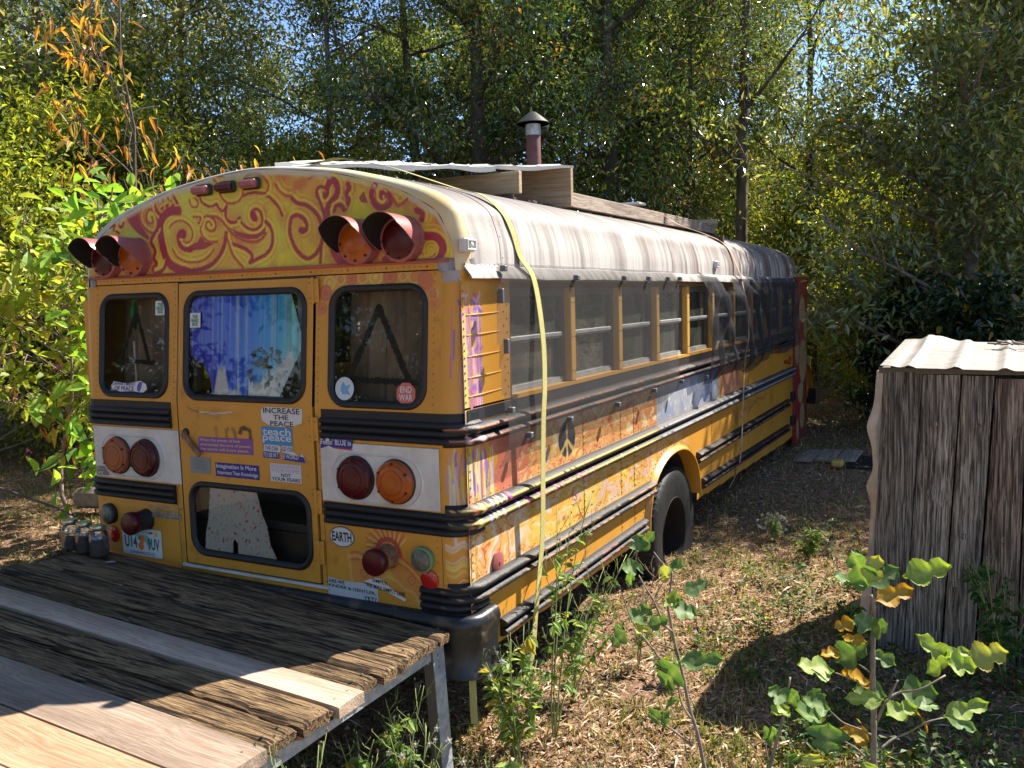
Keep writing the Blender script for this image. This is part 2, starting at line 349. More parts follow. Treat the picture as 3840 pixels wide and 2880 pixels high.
MURAL=[('p','R',0,[-859,2510,-742,2544,-754,2498,-740,2437,-677,2374,-688,2360,-761,2397,-805,2432,-851,2485]),('s','R',11,[-858,2490,-888,2492,-910,2468,-902,2443,-880,2441,-871,2458]),('s','R',9,[-1001,2421,-963,2446,-936,2447,-948,2430,-909,2408]),('s','M',9,[-630,2543,-655,2560,-705,2549,-741,2507,-740,2457,-703,2415,-645,2392,-617,2420,-618,2469,-640,2505,-676,2512,-697,2484,-686,2449,-653,2447,-654,2471]),('z','R',11,[-583,2472,-622,2509,-627,2553,-613,2562,-576,2510,-577,2569,-542,2522,-539,2575,-500,2519,-504,2578,-469,2531]),('s','R',32,[-462,2492,-520,2494,-569,2471,-596,2428,-592,2370,-580,2320,-562,2270,-530,2230,-474,2203,-405,2186]),('s','R',14,[-610,2424,-645,2382,-666,2349,-637,2303,-650,2265,-628,2234,-660,2211,-635,2190,-585,2203,-554,2241]),('s','R',19,[-429,2365,-425,2382,-449,2386,-466,2367,-462,2333,-434,2305,-380,2295]),('s','R',26,[-432,2370,-449,2376]),('p','R',0,[-311,2358,-333,2331,-414,2309,-386,2291,-286,2293,-221,2316,-280,2328]),('s','M',6,[-526,2414,-505,2432,-450,2443,-396,2421,-368,2385,-374,2348,-408,2330,-435,2341]),('s','M',7,[-510,2302,-475,2261,-399,2234,-312,2235,-253,2261,-224,2287]),('s','R',15,[-138,2362,-156,2298,-194,2248,-239,2218,-304,2197,-391,2191]),('s','M',8,[-236,2406,-243,2425,-269,2422,-272,2399,-242,2378,-209,2390,-210,2423,-243,2449,-282,2451,-295,2428,-311,2392,-294,2353,-254,2327,-202,2324]),('s','M',9,[-243,2450,-191,2440,-145,2405,-93,2355,-30,2324,33,2311,82,2318,118,2347]),('p','R',0,[-119,2394,-68,2367,7,2349,69,2350,120,2379,111,2348,63,2323,-5,2325,-68,2347]),('s','R',9,[55,2415,31,2425,30,2453,55,2465,85,2449,95,2417,87,2385,50,2369,7,2377,-31,2402,-50,2431,-69,2414,-107,2412,-133,2432,-140,2465,-131,2487]),('s','R',24,[40,2439,48,2422]),('s','R',9,[-21,2535,29,2542,90,2535,151,2508,199,2463,221,2422]),('s','R',12,[117,2402,147,2373,160,2327,149,2282,113,2248,53,2228,10,2214,28,2238,9,2267,-42,2292,-99,2309]),('s','M',7,[-325,2596,-305,2623,-253,2633,-200,2614,-180,2570,-160,2532,-121,2505,-64,2506,-27,2535,-22,2590,2,2624,58,2633,107,2610,137,2576,126,2541,78,2536]),('s','R',8,[-318,2558,-297,2523,-257,2501,-224,2499,-198,2506,-185,2487,-159,2471,-134,2492]),('s','M',14,[-1044,2242,-1005,2207,-944,2199,-891,2225,-869,2260]),('s','M',14,[-854,2244,-801,2199,-735,2192,-685,2222,-668,2261]),('s','M',7,[-1095,2254,-1090,2218,-1065,2217,-1071,2238]),('s','M',8,[-138,2353,-117,2296,-91,2248,-34,2195]),('s','M',9,[-488,2605,-392,2626,-292,2641,-73,2638]),('s','M',7,[-356,2456,-309,2448,-322,2421]),('s','R',13,[282,2497,312,2473,364,2460,410,2431,444,2389,456,2340,452,2288,424,2242,374,2218,333,2233,298,2266,280,2298,265,2339,267,2374,278,2409,307,2418,342,2405,365,2377,363,2350,337,2345]),('s','R',22,[334,2348,344,2344]),('s','R',11,[473,2489,489,2512,475,2530,453,2536,430,2525,431,2499,448,2463,466,2422,467,2379,457,2310,447,2245,442,2197]),('s','R',22,[492,2533,508,2558,535,2551,547,2520,537,2486,504,2459,488,2429,486,2373,490,2308,508,2264,531,2219,558,2192]),('s','R',11,[494,2529,489,2499,473,2487,470,2509]),('s','R',17,[606,2536,612,2515,596,2494,608,2464,592,2431]),('p','R',0,[695,2497,666,2472,677,2450,715,2443,703,2473]),('s','R',18,[755,2515,737,2492,741,2454,767,2422,809,2419,834,2438,828,2468,807,2486]),('s','R',26,[787,2473,795,2466]),('s','M',6,[755,2490,761,2448,793,2429,816,2444,813,2469]),('s','M',8,[849,2454,870,2423,895,2425,925,2444]),('s','R',18,[970,2395,1000,2377,996,2353]),('s','R',26,[1017,2282,1065,2275,1095,2249,1100,2217,1076,2190,1048,2183]),('c','M',35,[1042,2224]),('c','M',20,[1042,2224]),('c','M',8,[1042,2222]),('s','M',15,[628,2219,672,2196,725,2193,766,2217,780,2266]),('s','M',13,[828,2210,879,2182,939,2188,983,2215,999,2279]),('s','R',36,[580,2202,591,2199]),('s','R',22,[803,2192,815,2194]),('s','R',10,[869,2183,919,2189,969,2180,1048,2183]),('s','R',14,[527,2422,537,2443,565,2445,581,2423]),('s','R',11,[528,2336,518,2285,547,2240,574,2213]),('s','M',8,[384,2577,412,2588,463,2588,491,2572]),('s','M',7,[179,2573,204,2539,240,2514,275,2507]),('s','M',6,[-384,2539,-370,2510,-337,2502,-324,2525,-344,2546])]
CIRC=[(497,2102,30,'Y'),(560,2115,23,'Q'),(623,2115,28,'M'),(684,2119,25,'Q'),(755,2119,34,'Y'),(831,2118,35,'M'),(901,2117,19,'Q'),(961,2115,30,'Q'),(1014,2095,37,'M'),(475,2057,35,'M'),(457,1987,26,'M'),(1055,2037,24,'Q'),(995,2145,19,'M')]
FIGB=[('A',14,[2137,293,65,2109,301,194,2072,304,309,2046,313,425,2009,316,567,1988,327,659,1972,341,726,1977,366,781,1977,389,849]),('A',9,[2093,270,161,2024,256,215,1966,247,244,1901,236,270]),('A',8,[2089,267,279,2052,270,332,2033,283,398,2030,304,469]),('A',9,[2024,233,648,1987,236,678,1950,239,757,1913,242,812,1880,247,861]),('A',6,[2018,230,582,1976,230,587,1938,233,610]),('A',7,[2023,232,515,1975,230,526,1932,229,512]),('A',7,[1981,210,534,1944,213,576,1901,213,624,1859,213,679,1811,210,814]),('A',6,[2021,231,907,1984,234,932,1957,243,956,1943,258,963]),('A',5,[1898,166,947,1897,188,976,1901,213,988]),('B',24,[2757,597,57,2751,617,188,2748,638,279,2747,592,432,2744,613,556,2744,635,647,2747,592,735,2736,609,780]),('B',11,[2764,601,258,2798,641,334,2841,687,357,2917,682,387,3006,752,434]),('B',9,[2805,623,350,2836,662,420]),('B',9,[2779,609,137,2817,652,165,2878,707,186,2942,696,246,3004,751,254]),('B',8,[2740,588,84,2692,585,129,2634,577,160]),('B',8,[2744,590,199,2696,588,216,2637,578,235,2591,509,311]),('B',6,[2736,586,466,2694,586,491]),('B',7,[2742,589,406,2677,577,425,2618,568,444,2601,514,470]),('C',14,[2361,466,2,2392,505,162,2411,537,255,2430,502,356,2435,527,414]),('C',8,[2367,469,30,2348,481,88,2341,500,139])]
FIGL=[('A',[1914,175,982,1887,217,1034],57,'g'),('A',[1905,199,980,1958,209,1055],47,'g'),('A',[1914,122,938,1883,60,946],51,'g'),('A',[1867,216,911,1841,249,818],53,'g'),('A',[1918,110,936,1929,130,943],51,'g'),('A',[2006,278,898,2063,252,918],64,'g'),('A',[2005,191,941,2003,212,863],34,'y'),('A',[2066,259,803,2133,336,836],51,'g'),('A',[2002,247,780,2057,227,776],65,'m'),('A',[2038,190,761,2122,225,738],81,'g'),('A',[1859,210,667,1906,291,702],65,'g'),('A',[1961,132,698,2035,145,729],46,'g'),('A',[1904,226,657,1894,182,640],40,'y'),('A',[1962,165,687,1978,225,632],46,'g'),('A',[1856,151,651,1812,133,596],58,'g'),('A',[2048,268,511,2203,296,534],64,'g'),('A',[2061,205,526,2006,205,437],105,'g'),('A',[2000,284,490,1969,304,496],36,'y'),('A',[2024,166,367,2065,134,407],46,'g'),('A',[1957,256,288,1936,243,252],65,'g'),('A',[1995,180,330,1995,234,250],47,'g'),('B',[2720,588,830,2672,529,970],81,'g'),('B',[2719,596,820,2611,506,866],70,'g'),('B',[2731,538,847,2758,607,933],62,'y'),('B',[2721,640,807,2822,692,870],77,'g'),('B',[2864,586,868,3006,609,924],93,'h'),('B',[2744,650,741,2866,752,772],71,'o'),('B',[2738,546,658,2684,547,701],69,'g'),('B',[2738,601,632,2796,576,676],64,'g'),('B',[2676,570,672,2613,544,646],51,'o'),('B',[2725,537,607,2644,545,611],43,'o'),('B',[2616,583,485,2716,597,570],96,'g'),('B',[2631,462,574,2579,409,579],43,'o'),('B',[2821,693,465,2742,707,500],51,'g'),('B',[2606,474,487,2497,404,522],88,'h'),('B',[2724,596,406,2644,505,475],70,'o'),('B',[2792,629,352,2680,612,364],90,'g'),('B',[2785,572,362,2660,527,363],57,'h'),('B',[2846,704,350,2968,713,364],110,'g'),('B',[2805,555,308,2899,620,324],81,'h'),('B',[2893,732,286,2972,821,270],58,'g'),('B',[2946,652,471,3013,642,545],56,'h'),('B',[3016,755,481,2914,683,604],71,'h'),('B',[3005,738,513,3080,835,508],57,'h'),('B',[3012,695,504,3101,724,489],81,'h'),('B',[3095,835,477,3216,855,524],97,'y'),('B',[3005,662,294,3144,783,321],63,'h'),('B',[3002,792,242,3113,864,177],52,'g'),('B',[2933,642,275,2907,572,341],37,'o'),('B',[2737,610,161,2634,578,201],64,'o'),('B',[2942,701,243,2947,745,190],38,'o'),('B',[2595,477,266,2597,428,178],121,'g'),('B',[2578,558,286,2493,504,340],76,'g'),('C',[2442,441,344,2369,458,376],70,'g'),('C',[2425,565,280,2459,556,339],59,'g'),('C',[2439,456,303,2389,391,309],57,'h'),('C',[2449,539,269,2529,634,201],72,'g'),('C',[2534,560,304,2521,558,363],71,'g'),('C',[2356,431,175,2411,406,227],58,'g'),('C',[2452,568,0,2417,580,34],85,'g'),('C',[2534,491,58,2517,517,95],83,'y'),('B',[3123,858,-10,3070,776,53],65,'h'),('B',[2751,541,64,2762,546,97],76,'h')]
# ================================================================== THE BUS
bus=empty('school_bus',(0,4,0),'old yellow painted school bus with swirling red and yellow mural on its rounded tail','bus')
def yt(z):
    return np.where(z>1.54,.0967*(z-1.54),0.)
CR=(.36,.022,.050); CM=(.46,.075,.040); CO=(.66,.25,.045); CY=(.72,.56,.022); CP=(.68,.42,.12)
PC={'R':CR,'M':CM,'O':CO,'Y':CY}
# ---- mural on the tail cap
capx=np.array([-1.165,-1.158,-1.147,-1.117,-1.07,-.974,-.873,-.718,-.5,-.208,.036,.208,.5,.718,.873,.974,1.07,1.117,1.147,1.158,1.165])
capz=np.array([2.10,2.178,2.24,2.31,2.385,2.444,2.493,2.542,2.597,2.637,2.651,2.637,2.597,2.542,2.493,2.444,2.385,2.31,2.24,2.178,2.10])
def captop(x): return np.interp(x,capx[1:-1],capz[1:-1])
tt=np.linspace(0,1,220)**.9
ux=np.linspace(-1.157,1.157,900)
U=np.repeat(ux[:,None],220,1); V=2.178+(captop(U)-2.178)*tt[None,:]
pt=Paint(U,V,CY)
nz=fbm(U*5,V*5,3)
pt.blend((nz-.40)*5,(.68,.34,.045)); pt.blend((fbm(U*9+4,V*9,8)-.50)*5,(.58,.18,.042)); pt.blend((vnoise(U*60,V*60,19)-.5)*.5,(.55,.25,.04)); pt.blend((fbm(U*3,V*3,21)-.55)*4,(.62,.60,.07))
pt.blend(np.clip((captop(U)-V-.0)/.03,0,1)<.8,(.62,.50,.20)) 
for k,c,w,p in MURAL:
    P=np.array(p,float).reshape(-1,2)/1000
    if k in('s','z'):
        Q=smooth_line(P,6) if k=='s' else smooth_line(P,3)
        pt.stroke(Q,w/1000*1.7+.014,CO,.007,.6,.006)
        Tn=np.gradient(Q,axis=0); Nn=np.stack([-Tn[:,1],Tn[:,0]],1); Nn/=np.linalg.norm(Nn,axis=1)[:,None]+1e-9
        for of_,cc_ in ((.024,(.60,.24,.04)),(-.024,(.62,.27,.05)),(.038,(.74,.60,.03)),(-.038,(.66,.36,.06))): pt.stroke(Q+Nn*(of_+math.copysign(w/2600,of_)),.005,cc_,.003,.55,.005)
for k,c,w,p in MURAL:
    P=np.array(p,float).reshape(-1,2)/1000; col=PC[c]
    if k=='p': pt.poly(P,col,.92)
    elif k=='c': pt.ring(P[0,0],P[0,1],w/1000,.006,CY)
    else:
        Q=smooth_line(P,7) if k=='s' else smooth_line(P,4)
        pt.stroke(Q,w/1000*1.38+.001,col,.0025,.97,.005)
        # a light brush edge inside the turn
        Tn=np.gradient(Q,axis=0); Nn=np.stack([-Tn[:,1],Tn[:,0]],1); Nn/=np.linalg.norm(Nn,axis=1)[:,None]+1e-9
        pt.stroke(Q+Nn*(w/1450+.010),.009,(.74,.60,.05),.003,.8,.006)
pt.blend((.035-(captop(U)-V))/.02*(nz>.45)*.8,(.60,.52,.36))
pt.blend((.012-(V-2.178))/.006*.8,(.45,.09,.03))
cap=MB(); grid(cap,U,V,lambda u,v:(u,.062+(v-2.178)*.05+0*u,v),pt.C,flip=False)
# rounded edge from the painted face to the roof skin
rx=np.array([-1.205,-1.203,-1.197,-1.175,-1.14,-1.045,-.93,-.76,-.53,-.22,0,.22,.53,.76,.93,1.045,1.14,1.175,1.197,1.203,1.205])
rz=np.array([2.10,2.17,2.25,2.332,2.405,2.470,2.515,2.563,2.615,2.654,2.665,2.654,2.615,2.563,2.515,2.470,2.405,2.332,2.25,2.17,2.10])
def roofprof(n):
    # resample the roof outline evenly
    P=smooth_line(np.stack([rx,rz],1),6); d=np.r_[0,np.cumsum(np.hypot(*np.diff(P,axis=0).T))]; s=np.linspace(0,d[-1],n)
    return np.interp(s,d,P[:,0]),np.interp(s,d,P[:,1])
def capprof(n):
    P=smooth_line(np.stack([capx,capz],1),6); d=np.r_[0,np.cumsum(np.hypot(*np.diff(P,axis=0).T))]; s=np.linspace(0,d[-1],n)
    return np.interp(s,d,P[:,0]),np.interp(s,d,P[:,1])
n=400; ax,az=capprof(n); bx,bz=roofprof(n)
k=np.linspace(0,1,9); th=k*PI/2
UX=ax[:,None]+(bx-ax)[:,None]*np.sin(th)[None,:]; UZ=az[:,None]+(bz-az)[:,None]*np.sin(th)[None,:]
UY=.062+.05*(az[:,None]-2.178)+0*UX; UY=UY+(.14-UY)*(1-np.cos(th))[None,:]
ec=np.empty(UX.shape+(3,)); ec[:]=(.60,.55,.46)
f=np.clip((ax-.30)/.4,0,1)*(.4+.6*vnoise(np.arange(n)/9.,np.zeros(n),4))
ec=ec*(1-f[:,None,None])+np.array((.74,.60,.20))*f[:,None,None]
wv=np.clip((UX-.95)*6,0,1)*(vnoise(np.arange(n)[:,None]/14.+0*UX,0*UX,9)); ec=ec*(1-.6*wv[...,None])+np.array((.62,.28,.14))*.6*wv[...,None]
I=np.arange(n*9).reshape(n,9); q=np.stack([I[:-1,:-1],I[1:,:-1],I[1:,1:],I[:-1,1:]],-1).reshape(-1,4)
cap.add(np.stack([UX,UY,UZ],-1).reshape(-1,3),q.tolist(),0,ec.reshape(-1,3))
# lower lip in red, a small real ledge
cap.box(-1.175,1.135,.040,.066,2.168,2.179,0,(.42,.06,.03))
mural=cap.build('tail_cap',M['paint'],bus,smooth=True,label='rounded tail cap painted with yellow, orange and crimson swirls')

# ---- openings in the tail
WL=(-1.062,-.535,1.548,2.091,.095); WC=(-.421,.374,1.548,2.091,.10); WR=(.498,1.032,1.543,2.088,.10); WB=(-.42,.377,.758,1.142,.10)
DX0,DX1,DZ0,DZ1=-.465,.414,.707,2.132
RX={'whiteL':(-1.122,-.471,1.113,1.390),'whiteR':(.447,1.087,1.111,1.384)}
def rear_paint(U,V):
    p=Paint(U,V,YEL); p.blend((fbm(U*2,V*4,2)-.5)*1.2,(.54,.235,.03)); p.blend((fbm(U*14,V*14,31)-.66)*6*.5,(.35,.15,.03))
    return p
U,V=mg(-1.10,1.10,.633,2.135,.006); p=rear_paint(U,V)
for a,b,r,c in CIRC:
    x,z,r=a/1000,b/1000,r/1000
    if c=='M': r*=1.12; p.disc(x,z,r,(.50,.12,.055),.92); p.ring(x,z,r*.55,.006,(.62,.25,.10),.7)
    else:
        r*=1.12; p.disc(x,z,r,(.60,.26,.055) if c=='Q' else (.68,.48,.06),.9); p.ring(x,z,r*.9,.007,(.66,.48,.16),.8); p.ring(x,z,r*.5,.007,(.55,.17,.07),.8)
for i in range(5): p.disc(1.02+.012*i,2.11-.03*i,.035,(.55,.16,.06),.6,.02)
# paint round the right stop lamp: flames above, scalloped wings to both sides
for i in range(26):
    t=PI*(.12+.76*i/25); r0,r1=.05,.115+.02*random.random()
    p.stroke([(.80+r0*math.cos(t),.90+r0*math.sin(t)),(.80+r1*math.cos(t+.25),.90+r1*math.sin(t+.25)*1.05)],.006,(.50,.09,.04) if i%3 else (.68,.5,.12),.002)
p.ring(.80,.90,.062,.022,(.40,.03,.03),.9)
lw=[(.60,.86),(.68,.865),(.76,.82),(.80,.82),(.84,.825),(.90,.85),(.955,.80),(.965,.73),(.955,.66)]
wing=[(.58,.875),(.62,.885),(.70,.875),(.78,.90),(.84,.895),(.90,.87),(.96,.82),(.985,.76),(.98,.69),(.965,.645),(.95,.70),(.93,.735),(.88,.745),(.84,.775),(.79,.79),(.74,.765),(.68,.74),(.62,.72),(.61,.69),(.595,.72),(.585,.79)]
p.poly(wing,(.58,.24,.055),.8)
for off,c,w_ in ((0,(.47,.07,.04),.008),(.018,(.68,.48,.12),.006),(.034,(.47,.07,.04),.006)):
    p.stroke(smooth_line([(a,b-off) for a,b in wing[:10]],5),w_,c,.002,.9,.004)
p.stroke(smooth_line(wing[9:]+wing[:1],5),.010,(.66,.42,.15),.004,.8,.006)
for x,z in ((.66,.79),(.92,.79)): p.ring(x,z,.018,.006,(.47,.07,.04),.8); p.disc(x,z,.007,(.47,.07,.04),.8)
p.disc(.80,.79,.035,(.66,.5,.09),.7,.03)
keep=~(in_rrect(U,V,WL[0]+.018,WL[1]-.018,WL[2]+.018,WL[3]-.018,.085)|in_rrect(U,V,WR[0]+.018,WR[1]-.018,WR[2]+.018,WR[3]-.018,.09))
keep&=~((U>DX0-.004)&(U<DX1+.004)&(V>DZ0-.004)&(V<DZ1+.004))
wall=MB(); grid(wall,U,V,lambda u,v:(u,yt(v),v),p.C,keep)
# riveted band under the cap and riveted seams (domes proud of the skin)
def rivet(mb,x,z,y=None,r=.0052,c=(.46,.22,.035)):
    y=float(yt(np.array(z))) if y is None else y
    mb.lathe([(r,-.001),(r*.8,.0022),(.0001,.0034)],(x,y,z),'-y',6,0,c)
wall.box(-1.10,1.085,.050,.0555,2.140,2.168,0,YEL)
for i in range(72): rivet(wall,-1.085+i*.0302,2.154,.050,.0058,(.50,.25,.05) if i%7 else (.16,.09,.03))
for xs_ in (-.495,.437,1.062,-1.085):
    for i in range(46):
        z=.66+i*.0325
        if abs(xs_)>1 and (1.38>z>1.12): continue
        if 1.395<z<1.54 or .99<z<1.115 : continue
        rivet(wall,xs_,z)
for i in range(13): rivet(wall,.50+i*.037,.648)
for x0 in (-.51,.447,1.086): wall.box(x0-.0012,x0+.0012,-.0012,.0005,.64,1.10,0,(.14,.07,.02))
wall.build('rear_wall',M['paint'],bus)
# pale corner strip where the bands carry on
for s,nm in ((1,'R'),(-1,'L')):
    mb=MB(); th=np.linspace(0,PI/2,36); zz=np.arange(.633,2.135,.005)
    T=np.repeat(th[:,None],len(zz),1); Z=np.repeat(zz[None,:],36,0)
    rr=.102; X=s*(1.10+rr*np.sin(T)); Y=yt(Z)*(1-T/PI*2)+rr*(1-np.cos(T))
    S=T*rr+1.10
    pc=Paint(S,Z,YEL); pc.blend((fbm(S*6,Z*3,12)-.5)*1.5,(.54,.235,.03))
    if s>0:
        r2=random.Random(5)
        for i in range(17):
            x=r2.uniform(1.20,1.27) if i<12 else r2.uniform(1.14,1.2); z=r2.uniform(1.6,2.0); l=r2.uniform(.05,.3); c=r2.choice([(.30,.14,.36),(.55,.12,.20),(.5,.3,.42),(.16,.10,.42),(.6,.35,.4)])
            pc.stroke([(x,z),(x+r2.uniform(-.004,.004),z-l)],r2.uniform(.004,.008),c,.0015,.9)
            if r2.random()<.6: pc.stroke(smooth_line([(x-r2.uniform(0,.02),z+r2.uniform(-.01,.02)),(x,z),(x+r2.uniform(0,.016),z+r2.uniform(-.02,.02))]),r2.uniform(.006,.013),c,.003,.85)
        for i in range(28):
            x=r2.uniform(1.11,1.26); z=r2.uniform(1.2,1.385); l=r2.uniform(.05,.26); c=r2.choice([(.14,.09,.42),(.62,.55,.08),(.6,.55,.5),(.35,.25,.45),(.62,.50,.05)])
            pc.stroke(smooth_line([(x,z),(x+r2.uniform(-.015,.015),z-l*.5),(x,z-l)]),r2.uniform(.004,.013),c,.003,.85)
        for i in range(22):
            z=r2.uniform(.64,.99); c=r2.choice([(.62,.58,.12),(.55,.08,.05),(.62,.5,.4),(.66,.4,.1)])
            a=.012
            pc.stroke(smooth_line([(1.10,z),(1.14,z-a),(1.18,z+a),(1.22,z-a),(1.26,z+.5*a)]),r2.uniform(.006,.014),c,.003,.85)
        pc.blend(((Z>2.085)&(T<.9))*.85,(.33,.33,.34))
    I=np.arange(T.size).reshape(T.shape); q=np.stack([I[:-1,:-1],I[1:,:-1],I[1:,1:],I[:-1,1:]],-1).reshape(-1,4)
    mb.add(np.stack([X,Y,Z],-1).reshape(-1,3),q.tolist(),0,pc.C.reshape(-1,3))
    mb.build('corner_post',M['paint'],bus,smooth=True,label='rounded corner splashed with purple and pink paint drips' if s>0 else 'plain yellow rounded corner')
# ---- rear emergency door
door_p=MB(); U,V=mg(DX0+.004,DX1-.004,DZ0+.004,DZ1-.004,.006); p=rear_paint(U,V)
p.disc(-.19,1.47,.03,(.30,.15,.04),.5,.03)
for i in range(8): p.disc(-.36+.045*i,1.487-.006*math.sin(i),.036,(.33,.165,.045),.22,.03)
p.stroke(smooth_line([(-.395,1.515),(-.35,1.497),(-.25,1.487),(-.12,1.492),(-.10,1.493)]),.006,(.16,.07,.03),.002)
p.stroke(smooth_line([(-.31,1.494),(-.25,1.489),(-.20,1.488),(-.13,1.494),(-.095,1.496)]),.006,(.62,.55,.5),.0015)
# stencilled number, top halves above the purple sticker
def seg(P,c,a=.9,w=.022): p.stroke(P,w,c,.0015,a,.008)
dk=(.02,.018,.016)
seg([(-.205,1.42),(-.205,1.368)],(.30,.15,.03),.7,.016); seg([(-.218,1.412),(-.207,1.42)],(.30,.15,.03),.7,.012)
seg(smooth_line([(-.137,1.372),(-.137,1.405),(-.122,1.418)]),(.20,.11,.03),.75,.019); seg(smooth_line([(-.098,1.418),(-.080,1.405),(-.080,1.372)]),(.16,.09,.03),.75,.019)
seg(smooth_line([(-.047,1.398),(-.040,1.413),(-.022,1.421)]),dk); seg(smooth_line([(-.006,1.421),(.018,1.412),(.022,1.39),(.022,1.362)]),dk)
keep=~(in_rrect(U,V,WC[0]+.018,WC[1]-.018,WC[2]+.018,WC[3]-.018,.09)|in_rrect(U,V,WB[0]+.018,WB[1]-.018,WB[2]+.018,WB[3]-.018,.09))
DY=-.006
grid(door_p,U,V,lambda u,v:(u,yt(v)+DY,v),p.C,keep)
# folded edges of the door
for (x0,x1) in ((DX0+.004,DX0+.006),(DX1-.006,DX1-.004)): door_p.box(x0,x1,-.0055,.02,DZ0+.004,1.54,0,(.40,.19,.03))
door=door_p.build('rear_door',M['paint'],bus,label='rear emergency door covered with peace stickers, torn seam above a faded stencilled number')
dj=MB(); dj.box(DX0-.02,DX1+.02,.02,.08,DZ0-.02,DZ1+.0,0); 
for (a,b) in ((DX0-.03,DX0+.03),(DX1-.03,DX1+.03)): pass
# door frame behind the gap: four dark bars, not a slab
dj=MB(); dj.box(DX0-.02,DX0+.012,.012,.05,DZ0,1.54);dj.box(DX1-.012,DX1+.02,.012,.05,DZ0,1.54);dj.box(DX0-.02,DX0+.012,.062,.1,1.54,DZ1);dj.box(DX1-.012,DX1+.02,.062,.1,1.54,DZ1);dj.box(DX0,DX1,.07,.1,DZ1-.015,DZ1+.02)
dj.build('door_frame',M['frame'],bus)
sill=MB(); sill.box(DX0-.03,DX1+.045,-.012,.004,.690,.703,0); sill.build('door_sill',M['white'],bus,label='white painted door sill')
for z in (2.07,1.44,1.10,.86):
    h=MB(); y=float(yt(np.array(z)))
    h.rbox(DX1-.03,DX1+.03,y-.016,y-.007,z-.055,z+.055,.003,0,YEL)
    h.tube([(DX1+.002,y-.018,z-.06),(DX1+.002,y-.018,z+.06)],.006,8,0,YEL)
    for dz in (-.035,.035): rivet(h,DX1-.018,z+dz,y-.016,.006); rivet(h,DX1+.018,z+dz,y-.016,.006)
    h.build('hinge',M['paint'],door)
# handle: rusty lever on a dark pivot hole
h=MB(); h.lathe([(.022,-.006),(.022,.004),(.001,.004)],(-.412,-.006,1.385),'-y',16); h.build('handle_pivot',M['black'],door)
h=MB(); a=np.array((-.430,-.022,1.383)); b=np.array((-.312,-.030,1.280)); d=(b-a)/np.linalg.norm(b-a); nrm=np.cross(d,(0,1,0)); w=.016
V=[a+nrm*w,a-nrm*w,b-nrm*w*.65+d*.006,b+nrm*w*.65+d*.006]; V=V+[v+np.array((0,.012,0)) for v in V]
h.add(V,[(0,1,2,3),(7,6,5,4),(0,4,5,1),(1,5,6,2),(2,6,7,3),(3,7,4,0)]); h.tube([a+(0,.004,0),a+(.018,.02,.0)],.012,8)
h.build('handle',M['rust'],door,label='bare rusty door lever pointing down to the right')

# ---- rubber gaskets, glass and what is painted on or hung behind the glass
def rr_outline(x0,x1,z0,z1,r,n=10):
    P=[]
    for cx,cz,a0 in ((x1-r,z1-r,0),(x0+r,z1-r,90),(x0+r,z0+r,180),(x1-r,z0+r,270)):
        for i in range(n+1): a=math.radians(a0+90*i/n); P.append((cx+r*math.cos(a),cz+r*math.sin(a)))
    return np.array(P)
def gasket(W,parent,name='rear_window',dy=0.,label=None):
    x0,x1,z0,z1,r=W; mb=MB(); rings=[]
    prof=[(0,.0),(.002,-.008),(.010,-.014),(.020,-.013),(.028,-.006),(.033,.010)]
    for off,y in prof:
        O=rr_outline(x0+off,x1-off,z0+off,z1-off,max(.02,r-off)); Y=yt(O[:,1])+y+dy; rings.append(np.stack([O[:,0],Y,O[:,1]],1))
    k=len(rings[0]); V=np.concatenate(rings); F=[(i*k+j,i*k+(j+1)%k,(i+1)*k+(j+1)%k,(i+1)*k+j) for i in range(len(rings)-1) for j in range(k)]
    mb.add(V,F)
    win=mb.build(name,M['black'],parent,smooth=True,label=label)
    g=MB(); off=.022; O=rr_outline(x0+off,x1-off,z0+off,z1-off,r-off); g.add(np.stack([O[:,0],yt(O[:,1])+dy+.004,O[:,1]],1),[tuple(range(len(O)))])
    g.build('pane',M['glass'],win)
    return win
wl=gasket(WL,bus,label='left rear window with a dark triangle painted inside'); wr=gasket(WR,bus,label='right rear window with a dark triangle painted inside')
wc=gasket(WC,door,'door_window',DY,'upper door window behind dripping blue paint'); wb=gasket(WB,door,'door_window',DY,'lower door window with a red-spotted white cutout')
M['artpaint']=pbr('window_paint',(1,1,1),.6,attr=True)
# blue drips
U,V=mg(-.39,.345,1.575,2.07,.005); p=Paint(U,V,(.03,.03,.10))
c1=[(0,(.035,.03,.30)),(.2,(.03,.035,.48)),(.45,(.02,.09,.60)),(.65,(.02,.17,.58)),(.8,(.02,.30,.52)),(.92,(.12,.42,.45)),(1,(.3,.4,.38))]
t=np.clip((U+.39)/.72+.12*(vnoise(U*40,V*1.2,3)-.5),0,1)
cc=np.stack([np.interp(t,[a for a,_ in c1],[b[i] for _,b in c1]) for i in range(3)],-1)
p.C=np.clip(cc*1.7*(.55+.9*vnoise(U*75,V*2.,6))[...,None],0,.9)
lt=vnoise(U*110,V*1.5,44); p.blend((lt-.62)*4*.7,(.45,.58,.80))
edge=1.70+.08*(vnoise(U*26,0*U,8)-.5)*2+.03*(vnoise(U*70,0*U,18)-.5)+.10*np.clip((U-.02)/.3,-.4,1)-.10*((U>-.05)&(U<.01))
p.blend((edge-V)/.03,(.62,.68,.70)); p.blend(((edge-.02-V)/.03)*(vnoise(U*9,V*9,2)>.35)*.9,(.78,.81,.80))
p.blend((vnoise(U*45,V*30,61)>.80)*(V<edge+.04)*(V>1.60)*(U>.0)*.95,(.02,.02,.02))
m1=np.zeros(U.shape,bool)
pp=Paint(U,V,0); m1=pp.poly([(-.395,2.075),(.265,2.075),(.345,1.85),(.335,1.80),(.20,1.57),(-.235,1.57),(-.245,1.64),(-.30,1.735),(-.395,1.77)],0)
